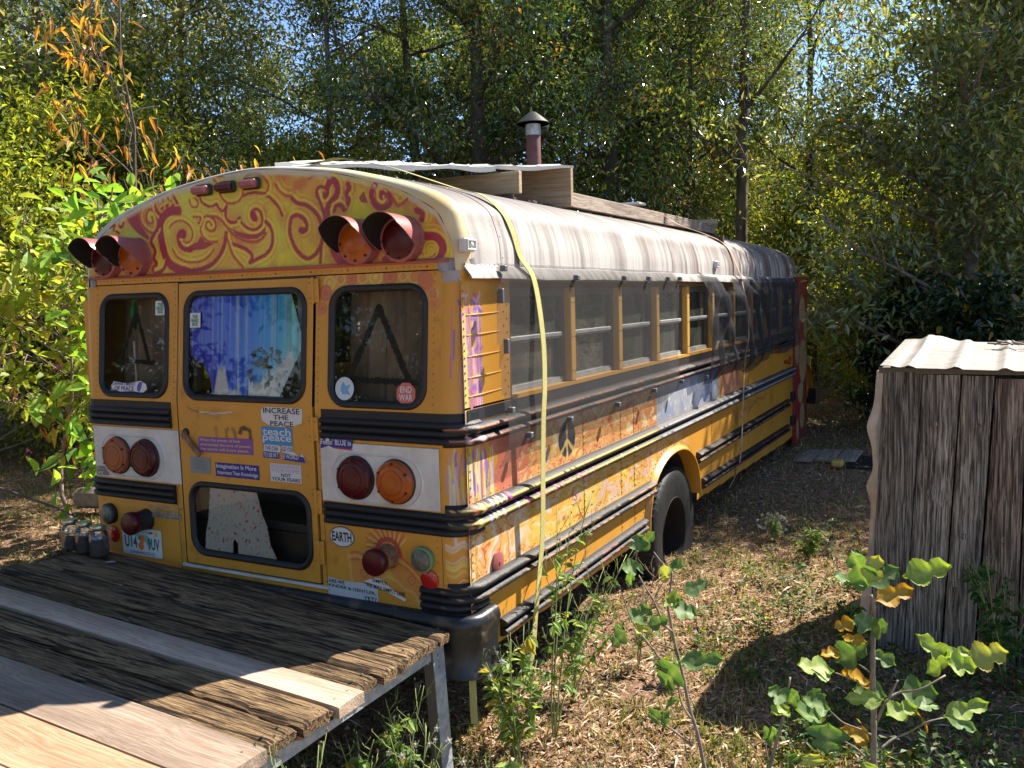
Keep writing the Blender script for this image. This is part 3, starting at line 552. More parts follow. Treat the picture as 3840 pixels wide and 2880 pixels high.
m1&=~((np.hypot((U-.12)/.11,(V-1.76)/.05)<1)&(fbm(U*60,V*60,5,3)>.55))
g=MB(); grid(g,U,V,lambda u,v:(u,yt(v)+DY+.012,v),p.C,m1); g.build('blue_paint',M['artpaint'],wc,label='blue, purple and white paint running down the glass')
g=MB(); U,V=mg(.30,.345,1.80,2.06,.005); g2=Paint(U,V,(.17,.18,.17)); grid(g,U,V,lambda u,v:(u,yt(v)+DY+.02,v),g2.C); g.build('curtain_edge',M['artpaint'],wc)
# white cutout with red marks
U,V=mg(-.345,.27,.775,1.115,.004); p=Paint(U,V,(.58,.58,.56)); p.blend((fbm(U*12,V*12,4)-.5)*1.5,(.48,.47,.47)); r2=random.Random(2)
for i in range(230):
    x,z=r2.uniform(-.33,.25),r2.uniform(.78,1.10); a=r2.uniform(0,PI); l=r2.uniform(.003,.016); big=r2.random()<.12
    p.stroke([(x,z),(x+l*math.cos(a),z+l*math.sin(a))],.010 if big else .0045,(.55,.03,.04) if big else (.55,.16,.16),.002,.9)
m1=Paint(U,V,0).poly([(-.285,1.118),(-.06,1.118),(.03,1.113),(.06,1.0),(.085,.95),(.10,.86),(.135,.80),(.14,.774),(-.115,.774),(-.12,.84),(-.135,.86),(-.145,.84),(-.15,.774),(-.345,.775),(-.335,.87),(-.31,.95)],0)
g=MB(); grid(g,U,V,lambda u,v:(u,0*u+DY+.012,v),p.C,m1); g.build('paper_cutout',M['artpaint'],wb,label='white paper shaped like trousers dotted with red')
g=MB(); U,V=mg(-.385,-.305,.99,1.10,.01); g.add([(-.385,.03,.99),(-.30,.03,.99),(-.30,.03,1.11),(-.385,.03,1.11)],[(0,1,2,3)],0,(.045,.06,.02))
g.build('curtain_edge',M['artpaint'],wb)
# dark triangles
def tri(W,apex,l,r,parent,thick=.03):
    U,V=mg(W[0]+.03,W[1]-.03,W[2]+.025,W[3]-.025,.004); p=Paint(U,V,0.); q=Paint(U,V,0.); m=np.zeros(U.shape)
    q.stroke([apex,l],thick,1,.001); q.stroke([apex,r],thick,1,.001,1,.007); q.stroke([(l[0]-.03,l[1]+.01),(r[0]+.03,r[1])],thick*.9,1,.001,1,.008)
    rr=random.Random(3)
    for i in range(9):
        x=rr.uniform(l[0],r[0]); t=1-abs(x-apex[0])/((r[0]-l[0])/2+.01); z=l[1]+(apex[1]-l[1])*t*.85
        q.stroke([(x,z),(x,z-rr.uniform(.08,.22))],.004,1,.001)
    g=MB(); C=np.empty(U.shape+(3,)); C[:]=(.012,.011,.010); grid(g,U,V,lambda u,v:(u,yt(v)+.012,v),C,q.C[...,0]>.5)
    g.build('painted_triangle',M['artpaint'],parent)
for nm_,W_ in (('l',WL),('r',WR)):
    U,V=mg(W_[0]-.03,W_[1]+.03,1.50,2.12,.02); g=MB(); grid(g,U,V,lambda u,v:(u,.19+.018*np.sin(u*60)+yt(v),v),None); g.build('interior_backing',M['backing'],wl if nm_=='l' else wr,smooth=True)  # added brown sheet behind each pane so the dark interior looks lighter
tri(WL,(-.795,2.00),(-.91,1.73),(-.69,1.73),wl); tri(WR,(.765,1.985),(.60,1.66),(.935,1.66),wr,.038)
g=MB(); g.tube([(-.83,.06,1.62),(-.83,.06,1.84)],.008,8,0); g.build('inside_rod',M['white'],wl)
M['green']=pbr('green_plastic',(.02,.22,.05),.5)
g=MB(); g.lathe([(.004,0),(.012,.03),(.022,.07),(.02,.10),(.006,.145),(.003,.15)],(-.835,.075,1.90),'z',12); g.tube([(-.835,.075,2.05)]+[(-.835+.012*math.sin(t),.075,2.065-.012*math.cos(t)) for t in np.linspace(0,6.28,10)],.003,6); g.build('green_ornament',M['green'],wl,label='green hanging ornament inside the left window')

# ---- rub rails: ridged black bands
def sweep(path,prof,name,parent,cfn=None,label=None,mat='rail',closed_ends=True):
    """path (n,3 with outward normal nx,ny) ; prof (d,z) outwards"""
    path=np.asarray(path,float); n=len(path); k=len(prof); V=np.zeros((n,k,3)); pr=np.asarray(prof,float)
    for i,(x,y,nx,ny,sc_,dz) in enumerate(path):
        zc=pr[:,1].mean()
        V[i,:,0]=x+nx*pr[:,0]*sc_; V[i,:,1]=y+ny*pr[:,0]*sc_; V[i,:,2]=pr[:,1]+dz
    I=np.arange(n*k).reshape(n,k); q=np.stack([I[:-1,:-1],I[:-1,1:],I[1:,1:],I[1:,:-1]],-1).reshape(-1,4)
    mb=MB(); C=None
    base=np.empty((n,k,3)); base[:]=(.016,.016,.018)
    if cfn is not None: base=cfn(V,base,pr)
    F=q.tolist()+[I[0].tolist(),I[-1].tolist()[::-1]]
    mb.add(V.reshape(-1,3),F,0,base.reshape(-1,3))
    return mb.build(name,M[mat],parent,label=label,auto=50)
def ridges(z0,z1,n,d,d0=.004):
    """profile from the top z1 down to z0 with n rounded ridges"""
    P=[(-.004,z1),(d0,z1)]; h=(z1-z0)/n
    for i in range(n):
        zt=z1-h*i
        for t in np.linspace(.12,.88,7): P.append((d0+d*math.sin(PI*t)**.8,zt-h*t))
        P.append((d0*.4,zt-h*.995))
    P.append((-.004,z0)); return P
def wear(V,base,pr,col=(.42,.20,.06),amt=.5,seed=1,ringsF=None,top=True):
    d=pr[:,0][None,:]+0*V[...,0]; L=V[...,0]*3+V[...,1]
    nn=vnoise(L*4,0*L,seed)*.35+vnoise(L*30,V[...,2]*50,seed+5)*.35+vnoise(L*95,V[...,2]*160,seed+3)*.30
    up=np.gradient(pr[:,1]); 
    hi=(d>np.max(pr[:,0])*.80)
    dd=np.gradient(pr[:,0]); face_up=(dd>0)[None,:]
    zc=V[...,2]; m=np.clip((nn-(1-amt))*9,0,1)*hi*(1.0 if not top else (face_up*.95+.05))
    return base*(1-m[...,None])+np.array(col)*m[...,None]
def rear_path(xa,xb,s=1):
    xs_=np.arange(xa,xb+1e-6,.02); return [(x,0,0,-1,1,0) for x in xs_]
arc=lambda s:[(s*(1.10+.102*math.sin(t)),.102*(1-math.cos(t)),s*math.sin(t),-math.cos(t),1,0) for t in np.linspace(.08,PI/2,10)]
# rear right bands wrap the corner, rear left bands wrap the other corner
for (z0,z1,strip) in ((1.398,1.498,True),(1.003,1.105,False)):
    pr=ridges(z0,z1,3,.016)
    if strip: pr=[(-.004,1.533),(.0035,1.533)]+[(.0035,1.503)]+pr[1:]
    for s in (1,-1):
        xa,xb=(.458,1.10) if s>0 else (.517,1.10)
        P=[(s*x,0,0,-1,1,0) for x in np.arange(xa,xb,.02)]+arc(s)
        if s<0: P+=[(-1.202,y,-1,0,1,0) for y in (.2,.5)]
        else: P+=[(1.202,y,1,0,1,0) for y in (.12,.14)]
        sweep(P,pr,'rub_rail',bus,lambda V,b,q:wear(V,b,q,(.16,.06,.05),.22,7))
# bottom corner rails
P=[(x,0,0,-1,1,0) for x in np.arange(.972,1.10,.02)]+arc(1)+[(1.202,y,1,0,1,0) for y in (.12,.16)]
sweep(P,ridges(.64,.775,4,.016),'rub_rail',bus,lambda V,b,q:wear(V,b,q,(.20,.08,.05),.3,9),label='chipped black rails round the lower rear corner')
# side rails: two tubes each, starting in a taper on the corner
def side_path(y0,y1,taper=True,step=.03,dz0=0,dz1=0,start_arc=True):
    P=[]
    if start_arc: P=[(a,b,c,d,.15+.85*(i/9)**.6,0) for i,(a,b,c,d,_,_) in enumerate(arc(1))]
    ys=np.arange(y0,y1,step); P+=[(1.202,y,1,0,1,dz0+(dz1-dz0)*(y-y0)/(y1-y0)) for y in ys]; return P
def rings(V,base,pr,ylist,r0=1.0):
    for y,w,c,zlo,zhi in ylist:
        m=(np.abs(V[...,1]-y-.25*(V[...,2]-zlo))<w)&(V[...,2]>zlo)&(V[...,2]<zhi)&(pr[:,0][None,:]>.006)
        base[m]=c
    return base
r3=random.Random(8)
def colU(V,b,q):
    b=wear(V,b,q,(.40,.14,.07),.62,3)
    return rings(V,b,q,[(y,.004,(.6,.35,.35),1.38,1.49) for y in (.03,.09,.11)])
sweep(side_path(.12,7.46),ridges(1.388,1.487,2,.036,.006),'rub_rail',bus,colU,label='upper black side rail scuffed to rust along its crest')
pk=(.55,.07,.20)
def col2(V,b,q):
    nearf=np.clip((2.6-V[...,1])/.3,0,1)[...,None]
    w1=wear(V,b.copy(),q,(.62,.44,.12),.72,11); b=b*(1-nearf)+w1*nearf
    far=(V[...,1]>2.48)[...,None]; w2=wear(V,np.full_like(b,.06),q,(.38,.36,.36),.7,5); b=np.where(far,w2,b)
    L=[(.03,.006,(.5,.16,.10),1.0,1.15),(.07,.008,(.65,.5,.15),1.0,1.15),(.115,.006,(.5,.16,.10),1.08,1.15),(.15,.010,(.35,.3,.55),1.0,1.15),(.19,.006,(.7,.6,.35),1.0,1.15),(.22,.005,(.65,.6,.55),1.0,1.15),(.27,.008,(.6,.35,.45),1.0,1.15),(.33,.012,pk,1.08,1.15),(.41,.008,(.4,.3,.5),1.0,1.08)]
    L+=[(.50+.10*i+.02*r3.random(),.006 if i%3 else .012,pk,1.0,1.082) for i in range(9)]+[(1.5+i*.25,.004,(.5,.4,.35),1.0,1.082) for i in range(3)]
    return rings(V,b,q,L)
P=side_path(.12,7.46,dz1=-.01,step=.012)
sweep(P,ridges(1.024,1.142,2,.038,.006),'rub_rail',bus,col2,label='side rail striped with pink, cream and purple dabs')
def col3(V,b,q): return wear(V,b,q,(.42,.24,.12),.55,17)
sweep(side_path(.12,2.43,dz1=-.02),ridges(.705,.80,2,.034,.006),'rub_rail',bus,col3)
sweep(side_path(3.455,7.15,dz0=-.01,dz1=-.02,start_arc=False),ridges(.705,.80,2,.034,.006),'rub_rail',bus,col3)
def col4(V,b,q): return wear(V,b,q,(.34,.10,.08),.5,23)
sweep(side_path(.28,2.235,dz1=0,start_arc=False),ridges(.478,.565,2,.034,.006),'rub_rail',bus,col4)
sweep(side_path(3.59,7.15,dz0=-.005,dz1=-.075,start_arc=False),ridges(.478,.565,2,.034,.006),'rub_rail',bus,col4)

# ---- right side wall, painted
def marble(U,V,seed,sc_=1.):
    wx=fbm(U*2.6*sc_,V*4.*sc_,seed)*1.6; wy=fbm(U*2.6*sc_+7,V*4.*sc_,seed+5)*1.6
    return fbm(U*1.7*sc_+wx,V*4.2*sc_+wy,seed+9,5), fbm(U*9*sc_+wx*2,V*16*sc_+wy*2,seed+3,4)
def lines(n,k,w,ph=0.): return np.clip((w-np.abs((n*k+ph)%1-.5))/(w*.5),0,1)
ARC=(2.865,.47,.592,.43)
def side_paint(U,V):
    p=Paint(U,V,YEL); p.blend((fbm(U*1.5,V*6,2)-.5)*1.4,(.55,.27,.035))
    # flame bands between the second and third rails
    a,b=marble(U,V,40,1.15); reg=((V>.79)&(V<1.03)).astype(float)*np.clip((3.3-U)/.3,0,1)
    p.blend(reg*.8,(.66,.38,.075)); p.blend(reg*np.clip((a-.55)*9,0,1)*.7,(.66,.48,.10))
    p.blend(reg*lines(a,9,.10)*.85,(.66,.53,.36)); p.blend(reg*lines(a,9,.055,.42)*(b>.40)*.9,(.46,.075,.035)); p.blend(reg*lines(a,14,.05,.2)*(b>.52)*.8,(.52,.22,.05)); p.blend(reg*(b>.66)*.7,(.60,.42,.42))
    m=np.exp(-((U-2.2)/.25)**2-((V-.90)/.08)**2); p.blend(reg*(m>.4)*lines(b,7,.12)*.85,(.46,.06,.03))
    # dense marbled panel with many fine lines
    a,b=marble(U,V,90,1.5); reg=((V>1.14)&(V<1.40)).astype(float)*np.clip((2.52-U)/.01,0,1)*np.clip((U-.50)/.05,0,1)
    p.blend(reg*.9,(.60,.27,.085)); p.blend(reg*np.clip((U-2.07)/.02,0,1)*.6,(.52,.16,.06)); p.blend(reg*lines(a,11,.09)*.9,(.66,.47,.16)); p.blend(reg*lines(a,11,.06,.38)*(b>.36)*.95,(.44,.065,.035)); p.blend(reg*lines(b,6,.06)*.7,(.64,.52,.36)); p.blend(reg*(b>.66)*.8,(.66,.56,.30)); p.blend(reg*(b<.30)*.8,(.40,.07,.05))
    reg=((V>1.14)&(V<1.40)&(U>.27+.04*np.sin(V*40))&(U<.62)).astype(float)
    a,b=marble(U,V,140,2.2); p.blend(reg*.95,(.54,.16,.10)); p.blend(reg*lines(a,14,.09)*.7,(.62,.30,.13)); p.blend(reg*np.clip((U-.5)/.02,0,1)*lines(a,7,.14)*.9,(.66,.52,.2))
    # pale blue block with flecks, pink end
    reg=((V>1.14)&(V<1.42)&(U>2.52)&(U<4.14)).astype(float)
    p.blend(reg,(.36,.38,.42)); p.blend(reg*(vnoise(U*70,V*25,3)>.78)*.9,(.58,.60,.62)); p.blend(reg*(fbm(U*3,V*3,9)>.58)*.5,(.18,.24,.40)); p.blend(reg*(U>3.7)*(vnoise(U*8,V*2,4)>.45)*.7,(.12,.17,.33))
    reg=((V>1.14)&(V<1.42)&(U>4.14)&(U<4.9)).astype(float); p.blend(reg*(vnoise(U*6,V*1.2,6)>.3)*.85,(.52,.22,.15))
    # drips near the corner
    r2=random.Random(11)
    for i in range(74):
        x=r2.uniform(.00,.19); z=r2.uniform(1.60,2.04); l=r2.uniform(.04,.45); c=r2.choice([(.30,.14,.36),(.55,.10,.20),(.55,.3,.42),(.18,.12,.42),(.64,.38,.40),(.66,.58,.10)])
        p.stroke([(x,z),(x,z-l)],r2.uniform(.005,.010),c,.002,.9)
        if r2.random()<.7: p.stroke(smooth_line([(x-r2.uniform(0,.03),z+r2.uniform(-.015,.02)),(x,z),(x+r2.uniform(0,.03),z+r2.uniform(-.02,.02))]),r2.uniform(.008,.020),c,.003,.9)
    for i in range(40):
        x=r2.uniform(.02,.28); z=r2.uniform(1.2,1.385); l=r2.uniform(.05,.28); c=r2.choice([(.14,.09,.42),(.66,.58,.10),(.64,.58,.52),(.42,.32,.5),(.64,.50,.06)])
        p.stroke(smooth_line([(x,z),(x+r2.uniform(-.02,.02),z-l*.5),(x,z-l)]),r2.uniform(.004,.014),c,.003,.85)
    # corner flames below the second rail
    a,b=marble(U+3,V,200,.9); reg=((V>.79)&(V<1.02)).astype(float)*np.clip((.62-U)/.1,0,1)
    p.blend(reg*.7,(.66,.38,.12)); p.blend(reg*lines(a,8,.16)*.85,(.68,.55,.42)); p.blend(reg*lines(a,8,.07,.4)*.9,(.48,.07,.04)); p.blend(reg*lines(a,8,.05,.2)*.7,(.40,.28,.42))
    # scattered rust and graffiti farther up the side
    p.blend((fbm(U*4,V*4,55)>.66)*(U>4.6)*(V<.99)*(V>.6)*.5,(.28,.12,.04))
    p.stroke(smooth_line([(4.9,.86),(5.1,.93),(5.3,.90),(5.6,.96),(5.9,.93),(6.0,.97)]),.016,(.10,.05,.04),.006,.8,.02); p.stroke(smooth_line([(5.05,.96),(5.2,.87),(5.4,.96),(5.7,.88)]),.01,(.12,.06,.04),.004,.8)
    # peace sign
    cx,cz,rx_,rz_=1.061,1.270,.11,.100
    d=np.hypot((U-cx)/rx_,(V-cz)/rz_); p.blend(np.clip((1-d)/.05,0,1),(.035,.04,.055))
    for P in ([(cx,cz+.10),(cx,cz-.10)],[(cx,cz-.01),(cx-.09,cz-.078)],[(cx,cz-.01),(cx+.09,cz-.078)]): p.stroke(P,.022,(.62,.40,.12),.003,.95,.01)
    for i in range(3):
        x=.76+.1*i
    p.ring(.80,1.22,.03,.014,(.35,.40,.58),.8)
    return p
for (a,b,h) in ((.035,2.60,.005),(2.60,7.46,.014)):
    U,V=mg(a,b,.30,1.555,h); p=side_paint(U,V)
    bot=np.interp(U,[0,2.3,3.5,7.2],[.46,.43,.42,.30])
    keep=(V>bot-h)&~((np.abs((U-ARC[0])/ARC[2])**2.2+(np.maximum(V-ARC[1],0)/ARC[3])**2.2)<1)
    w=MB(); grid(w,U,V,lambda u,v:(0*u+1.2,u,v),p.C,keep)
    for z in (1.515,1.155,.815,.99):
        for i in range(int((b-a)/.06)): 
            y=a+.02+i*.06
            if z<1 and abs(y-ARC[0])<.6: continue
            w.lathe([(.0045,-.001),(.0036,.002),(.0001,.003)],(1.2,y,z),'x',5,0,(.45,.25,.06) if z<1.5 else (.08,.06,.05))
    for ys in (.012+.035,1.27,1.84,2.07,3.9,5.2,6.3):
        if a<=ys<=b:
            w.box(1.2,1.2015,ys-.0015,ys+.0015,.80,1.02,0,(.16,.09,.03)); w.box(1.2,1.2015,ys-.0015,ys+.0015,1.145,1.385,0,(.16,.09,.03)); w.box(1.2,1.2015,ys-.0015,ys+.0015,.57,.70,0,(.16,.09,.03))
            for i in range(22):
                z=.60+i*.036
                if .69<z<.80 or 1.01<z<1.15: continue
                w.lathe([(.0055,-.001),(.0045,.0025),(.0001,.0042)],(1.2,ys+.014,z),'x',6,0,(.40,.2,.04))
    # black strip under the windows
    w.box(1.2,1.2035,max(a,.05),b,1.493,1.544,0,(.028,.028,.032))
    w.build('side_wall',M['paint'],bus,label='right side painted with flames, a marbled panel and a dark peace sign' if a<1 else 'far right side with a pale blue block and faded yellow')
# corner panel beside the first window (plain metal with beads)
U,V=mg(.035,.462,1.546,2.10,.006); p=side_paint(U,V); w=MB(); grid(w,U,V,lambda u,v:(0*u+1.2,u,v),p.C)
for z in (1.60,1.68,1.77,1.86,1.945): w.tube([(1.201,.07,z),(1.201,.20,z+.002),(1.201,.36,z+.006)],[.002,.0045,.002],6,0,(.62,.33,.06))
for i in range(17):
    w.lathe([(.0055,-.001),(.0045,.0025),(.0001,.0042)],(1.2,.047,1.58+i*.031),'x',6,0,(.35,.18,.05))
    w.lathe([(.0055,-.001),(.0045,.0025),(.0001,.0042)],(1.2,.43 if i%2 else .40,1.58+i*.031),'x',6,0,(.35,.18,.05))
w.build('side_panel',M['paint'],bus,label='yellow panel with pink and purple drips beside the first window')
# window band: header, sill, posts
w=MB(); w.box(1.150,1.199,.462,7.46,2.062,2.135,0,(.20,.11,.03)); w.box(1.14,1.206,.462,7.46,1.546,1.566,0,(.60,.30,.05)); w.build('window_header',M['paint'],bus)  # header colour darkened to hold the shade under the drip rail
def side_window(k,par):
    y0=.470+.699*k; y1=y0+.640; zb=1.566; zt=2.062
    if k==9: y1=y0+.60
    f=MB(); X0,X1=1.135,1.172
    f.box(X0,X1,y0-.02,y0+.022,zb,zt,0); f.box(X0,X1,y1-.022,y1+.005,zb,zt,0)
    f.box(X0,X1,y0+.022,y1-.022,zb,zb+.018,1); f.box(X0+.004,X1-.004,y0+.022,y1-.022,zb+.018,zb+.03,1); f.box(X0,X1,y0+.022,y1-.022,zt-.045,zt,0)
    fr=f.build('side_window',[M['frame'],M['sash']],par)
    b=MB(); drop=-.0 if k not in(4,) else -.0
    zm=1.818+drop
    b.rbox(X0+.016,X1+.004,y0+.022,y1-.022,zm-.010,zm+.012,.003); b.box(X0+.008,X1-.008,y0+.022,y1-.022,zm-.020,zm-.010); b.build('sash_bar',M['sash'],fr)
    if k not in (3,):
        g=MB(); g.add([(X0+.02,y0+.02,zm),(X0+.02,y1-.02,zm),(X0+.02,y1-.02,zt),(X0+.02,y0+.02,zt)],[(0,1,2,3)]); g.build('pane',M['sglass'],fr)
    g=MB(); g.add([(X0+.010,y0+.02,zb+.02),(X0+.010,y1-.02,zb+.02),(X0+.010,y1-.02,zm),(X0+.010,y0+.02,zm)],[(0,1,2,3)]); g.build('pane',M['sglass'],fr)
    if k==3:
        g=MB(); g.add([(X0+.02,y0+.02,zm),(X0+.02,y1-.02,zm),(X0+.02,y1-.02,zt),(X0+.02,y0+.02,zt)],[(0,1,2,3)]); g.build('pane',M['sglass'],fr)
for k in range(10): side_window(k,bus)
for k in range(1,10):
    yc=.462+.699*k-.022; q=MB(); q.rbox(1.14,1.2075,yc-.012,yc+.048,1.566,2.06,.004,0,(.64,.35,.07))
    for z in (1.62,1.80,1.98):
        for dy in (.004,.034): q.lathe([(.005,-.001),(.004,.002),(.0001,.003)],(1.2075,yc+dy,z),'x',6,0,(.15,.08,.03))
    q.build('window_post',M['paint'],bus)
# wheel arch flare
def archpt(t,grow=0):
    c,s_=math.cos(t),max(0,math.sin(t)); return (ARC[0]-(ARC[2]+grow)*abs(c)**(2/2.2)*(1 if c>0 else -1), ARC[1]+(ARC[3]+grow)*abs(s_)**(2/2.2))
q=MB(); V=[];ts=np.linspace(0,PI,60)
for t in ts:
    yo,zo=archpt(t,.028);yi,zi=archpt(t,-.004)
    V+=[(1.2,yo,zo),(1.2035,yo,zo),(1.212,archpt(t,.02)[0],archpt(t,.02)[1]),(1.236,archpt(t,.004)[0],archpt(t,.004)[1]),(1.236,yi,zi),(1.225,yi,zi),(1.12,yi,zi)]
k=7; q.add(V,[(i*k+j,i*k+j+1,(i+1)*k+j+1,(i+1)*k+j) for i in range(59) for j in range(6)],0,YEL)
for t in np.linspace(.08,PI-.08,38):
    yo,zo=archpt(t,.05); q.lathe([(.0055,-.001),(.0045,.0025),(.0001,.0042)],(1.2,yo,zo),'x',6,0,(.25,.12,.04))
q.build('wheel_arch',M['paint'],bus,auto=40)
# dark wheel housing
q=MB(); V=[]
for t in ts: yi,zi=archpt(t,.002); V+=[(1.16,yi,zi),(.55,yi,zi)]
q.add(V,[(2*i,2*i+1,2*i+3,2*i+2) for i in range(59)]); q.box(.54,.55,2.2,3.5,.3,.93); q.build('wheel_housing',M['dark'],bus)
# wheels (dual rear pair, front pair)
def wheel(x,y,z,r=.50,s=1,dual=True):
    t=MB(); w=.24
    prof=[(.27,0),(.275,.012),(.33,.022),(.42,.026),(.462,.022),(.488,.006),(.497,-.02),(.50,-.06),(.50,-.18),(.497,-.22),(.488,-.245),(.45,-.26),(.33,-.26),(.27,-.24)]
    t.lathe([(a*r/.5,b*s) for a,b in prof],(x,y,z),'x',64,caps=False)
    for i in range(64):   # tread blocks at the shoulder
        a=2*PI*i/64; c,s2=math.cos(a),math.sin(a)
        t.tube([(x-.002*s,y+c*r*.975,z+s2*r*.975),(x-.05*s,y+c*r*1.004,z+s2*r*1.004)],.009,4)
    o=t.build('wheel',M['tyre'],bus,auto=50)
    d=MB(); d.lathe([(.272*r/.5,.012*s),(.268*r/.5,.016*s),(.262*r/.5,.004*s),(.25*r/.5,-.03*s),(.235*r/.5,-.22*s),(.12*r/.5,-.235*s),(.11*r/.5,-.16*s),(.07*r/.5,-.15*s),(.0001,-.148*s)],(x,y,z),'x',40,caps=False)
    d.build('rim',M['rimdark'],o,auto=40)
wheel(1.155,2.99,.262,.50)
wheel(-1.155,2.99,.262,.50,-1)
# ---- left side wall (plain) with the same windows
w=MB(); U,V=mg(.10,7.46,.30,1.56,.1); C=np.empty(U.shape+(3,)); C[:]=YEL
kk=~((np.abs((U-ARC[0])/ARC[2])**2.2+(np.maximum(V-ARC[1],0)/ARC[3])**2.2)<1)
grid(w,U,V,lambda u,v:(0*u-1.2,u,v),C,kk); w.box(-1.2,-1.15,.10,7.46,2.06,2.14,0,YEL)
for k in range(0,11): yc=.462+.699*k-.022; w.box(-1.205,-1.14,yc-.02 if k else .05,yc+.048,1.56,2.06,0,YEL)
w.build('side_wall',M['paint'],bus,label='plain yellow left side')
for z0,z1 in ((1.388,1.487),(1.024,1.142),(.705,.80)):
    sweep([(-1.202,y,-1,0,1,0) for y in np.arange(.4,7.3,.2) if not(z0<1 and 2.25<y<3.5)][:99] if z0>1 else [(-1.202,y,-1,0,1,0) for y in np.arange(3.6,7.3,.2)],ridges(z0,z1,2,.034,.006),'rub_rail',bus)
for k in range(10):
    y0=.47+.699*k; f=MB(); f.box(-1.172,-1.135,y0-.02,y0+.022,1.56,2.06);f.box(-1.172,-1.135,y0+.618,y0+.65,1.56,2.06);f.box(-1.17,-1.14,y0,y0+.64,1.808,1.83,1)
    fr=f.build('side_window',[M['frame'],M['sash']],bus); g=MB(); g.add([(-1.15,y0,1.56),(-1.15,y0+.64,1.56),(-1.15,y0+.64,2.06),(-1.15,y0,2.06)],[(0,1,2,3)]); g.build('pane',M['sglass'],fr)

# ---- roof skin with lapped panels
def roof_mat():
    m,nt,out=_new('weathered_roof'); L=nt.links.new
    p=nt.nodes.new('ShaderNodeBsdfPrincipled'); L(p.outputs[0],out.inputs[0]); p.inputs['Roughness'].default_value=.62
    a=nt.nodes.new('ShaderNodeAttribute'); a.attribute_name='Col'; L(a.outputs['Color'],p.inputs['Base Color'])
    tc=nt.nodes.new('ShaderNodeTexCoord'); n=nt.nodes.new('ShaderNodeTexNoise'); n.inputs['Scale'].default_value=60; n.inputs['Detail'].default_value=5; L(tc.outputs['Object'],n.inputs[0])
    b=nt.nodes.new('ShaderNodeBump'); b.inputs['Strength'].default_value=.15; b.inputs['Distance'].default_value=.01; L(n.outputs[0],b.inputs['Height']); L(b.outputs[0],p.inputs['Normal'])
    return m
M['roof']=roof_mat()
n=160; bx,bz=roofprof(n); arcl=np.r_[0,np.cumsum(np.hypot(np.diff(bx),np.diff(bz)))]
def roofcol(X,Y,Z,S):
    st=.5+1.7*(fbm(Y*7,S*.35,5,4)*.55+vnoise(Y*30,S*.9,8)*.45-.5)           # run-down streaks
    st2=vnoise(Y*90+2*fbm(Y*3,S*3,2),S*2.5,18)
    top=np.clip((Z-2.24)/.19,0,1); far=np.clip((Y-1.2)/5,0,1)
    base=np.array((.47,.44,.405))*np.ones(X.shape+(1,))
    def bl(m,c): 
        nonlocal base
        m=np.clip(m,0,1)[...,None]; base=base*(1-m)+np.array(c)*m
    bl(top*.90+.1*(st2-.5),(.10,.084,.077)); bl(far*.9*np.clip(st*2-.15,0,1),(.19,.125,.105))
    bl(np.clip((st-.52)*4,0,1)*(.55+.35*far),(.105,.072,.064)); bl(np.clip((.42-st)*4,0,1)*.5*(1-top*.8),(.56,.53,.50)); bl(np.clip((st2-.60)*4,0,1)*.45,(.16,.115,.10)); bl(np.clip((vnoise(Y*6,S*1.5,90)-.55)*3,0,1)*.45*(1-top),(.30,.27,.25))
    bl(np.clip((vnoise(Y*22,S*1.1,33)-.66)*5,0,1)*.35,(.50,.46,.42)); bl(np.clip((fbm(X*14,Y*14,71)-.60)*6,0,1)*.4*top,(.12,.10,.09))
    return base
rf=MB(); ycuts=[.13,.385,1.9,2.9,4.4,5.9,7.2]
for i in range(len(ycuts)-1):
    ya,yb=ycuts[i],ycuts[i+1]+.02; lift=.0015*(i%2)
    ny=max(8,int((yb-ya)/.012)); ys=np.linspace(ya,yb,ny)
    Y=np.repeat(ys[:,None],n,1); X=np.repeat(bx[None,:],ny,0)*(1+lift); Z=np.repeat(bz[None,:],ny,0)+lift; S=np.repeat(arcl[None,:],ny,0)
    C=roofcol(X,Y,Z,S)
    I=np.arange(ny*n).reshape(ny,n); q=np.stack([I[:-1,:-1],I[1:,:-1],I[1:,1:],I[:-1,1:]],-1).reshape(-1,4)
    rf.add(np.stack([X,Y,Z],-1).reshape(-1,3),q.tolist(),0,C.reshape(-1,3))
# front dome of the roof
ny=30; t=np.linspace(0,1,ny); Y=7.2+1.15*np.sin(t*PI/2*.98); s_=np.sqrt(np.clip(1-(t*.0+np.sin(t*PI/2*.98))**3.2,0.02,1))
X=bx[None,:]*(.80+.20*s_)[:,None]; Z=2.10+(bz[None,:]-2.10)*(s_[:,None]); Y2=np.repeat(Y[:,None],n,1); S=np.repeat(arcl[None,:],ny,0)
C=roofcol(X,Y2,Z,S); I=np.arange(ny*n).reshape(ny,n); q=np.stack([I[:-1,:-1],I[1:,:-1],I[1:,1:],I[:-1,1:]],-1).reshape(-1,4)
rf.add(np.stack([X,Y2,Z],-1).reshape(-1,3),q.tolist(),0,C.reshape(-1,3))
# rivet rows: along the eave and up each lap
for i in range(180): rf.lathe([(.006,-.001),(.005,.0025),(.0001,.004)],(1.203,.16+i*.0405,2.158),'x',6,0,(.42,.40,.38) if i%4 else (.2,.17,.15))
for yc in (.40,1.90,2.915,4.4,5.9):
    for j in range(4,n-4,5):
        if bx[j]<-.3: continue
        nx,nz_=bz[j-1]-bz[j+1],bx[j+1]-bx[j-1]; l=math.hypot(nx,nz_); nx,nz_=-nx/l*-1,nz_/l
        P=np.array((bx[j],yc,bz[j])); Nn=np.array((bz[j-1]-bz[j+1],0,bx[j+1]-bx[j-1]));Nn/=np.linalg.norm(Nn)
        rf.tube([P-Nn*.001,P+Nn*.003,P+Nn*.0045],[.006,.005,.001],6,0,(.45,.43,.40))
rf.build('roof',M['roof'],bus,smooth=True,label='grey white metal roof streaked brown with weather')
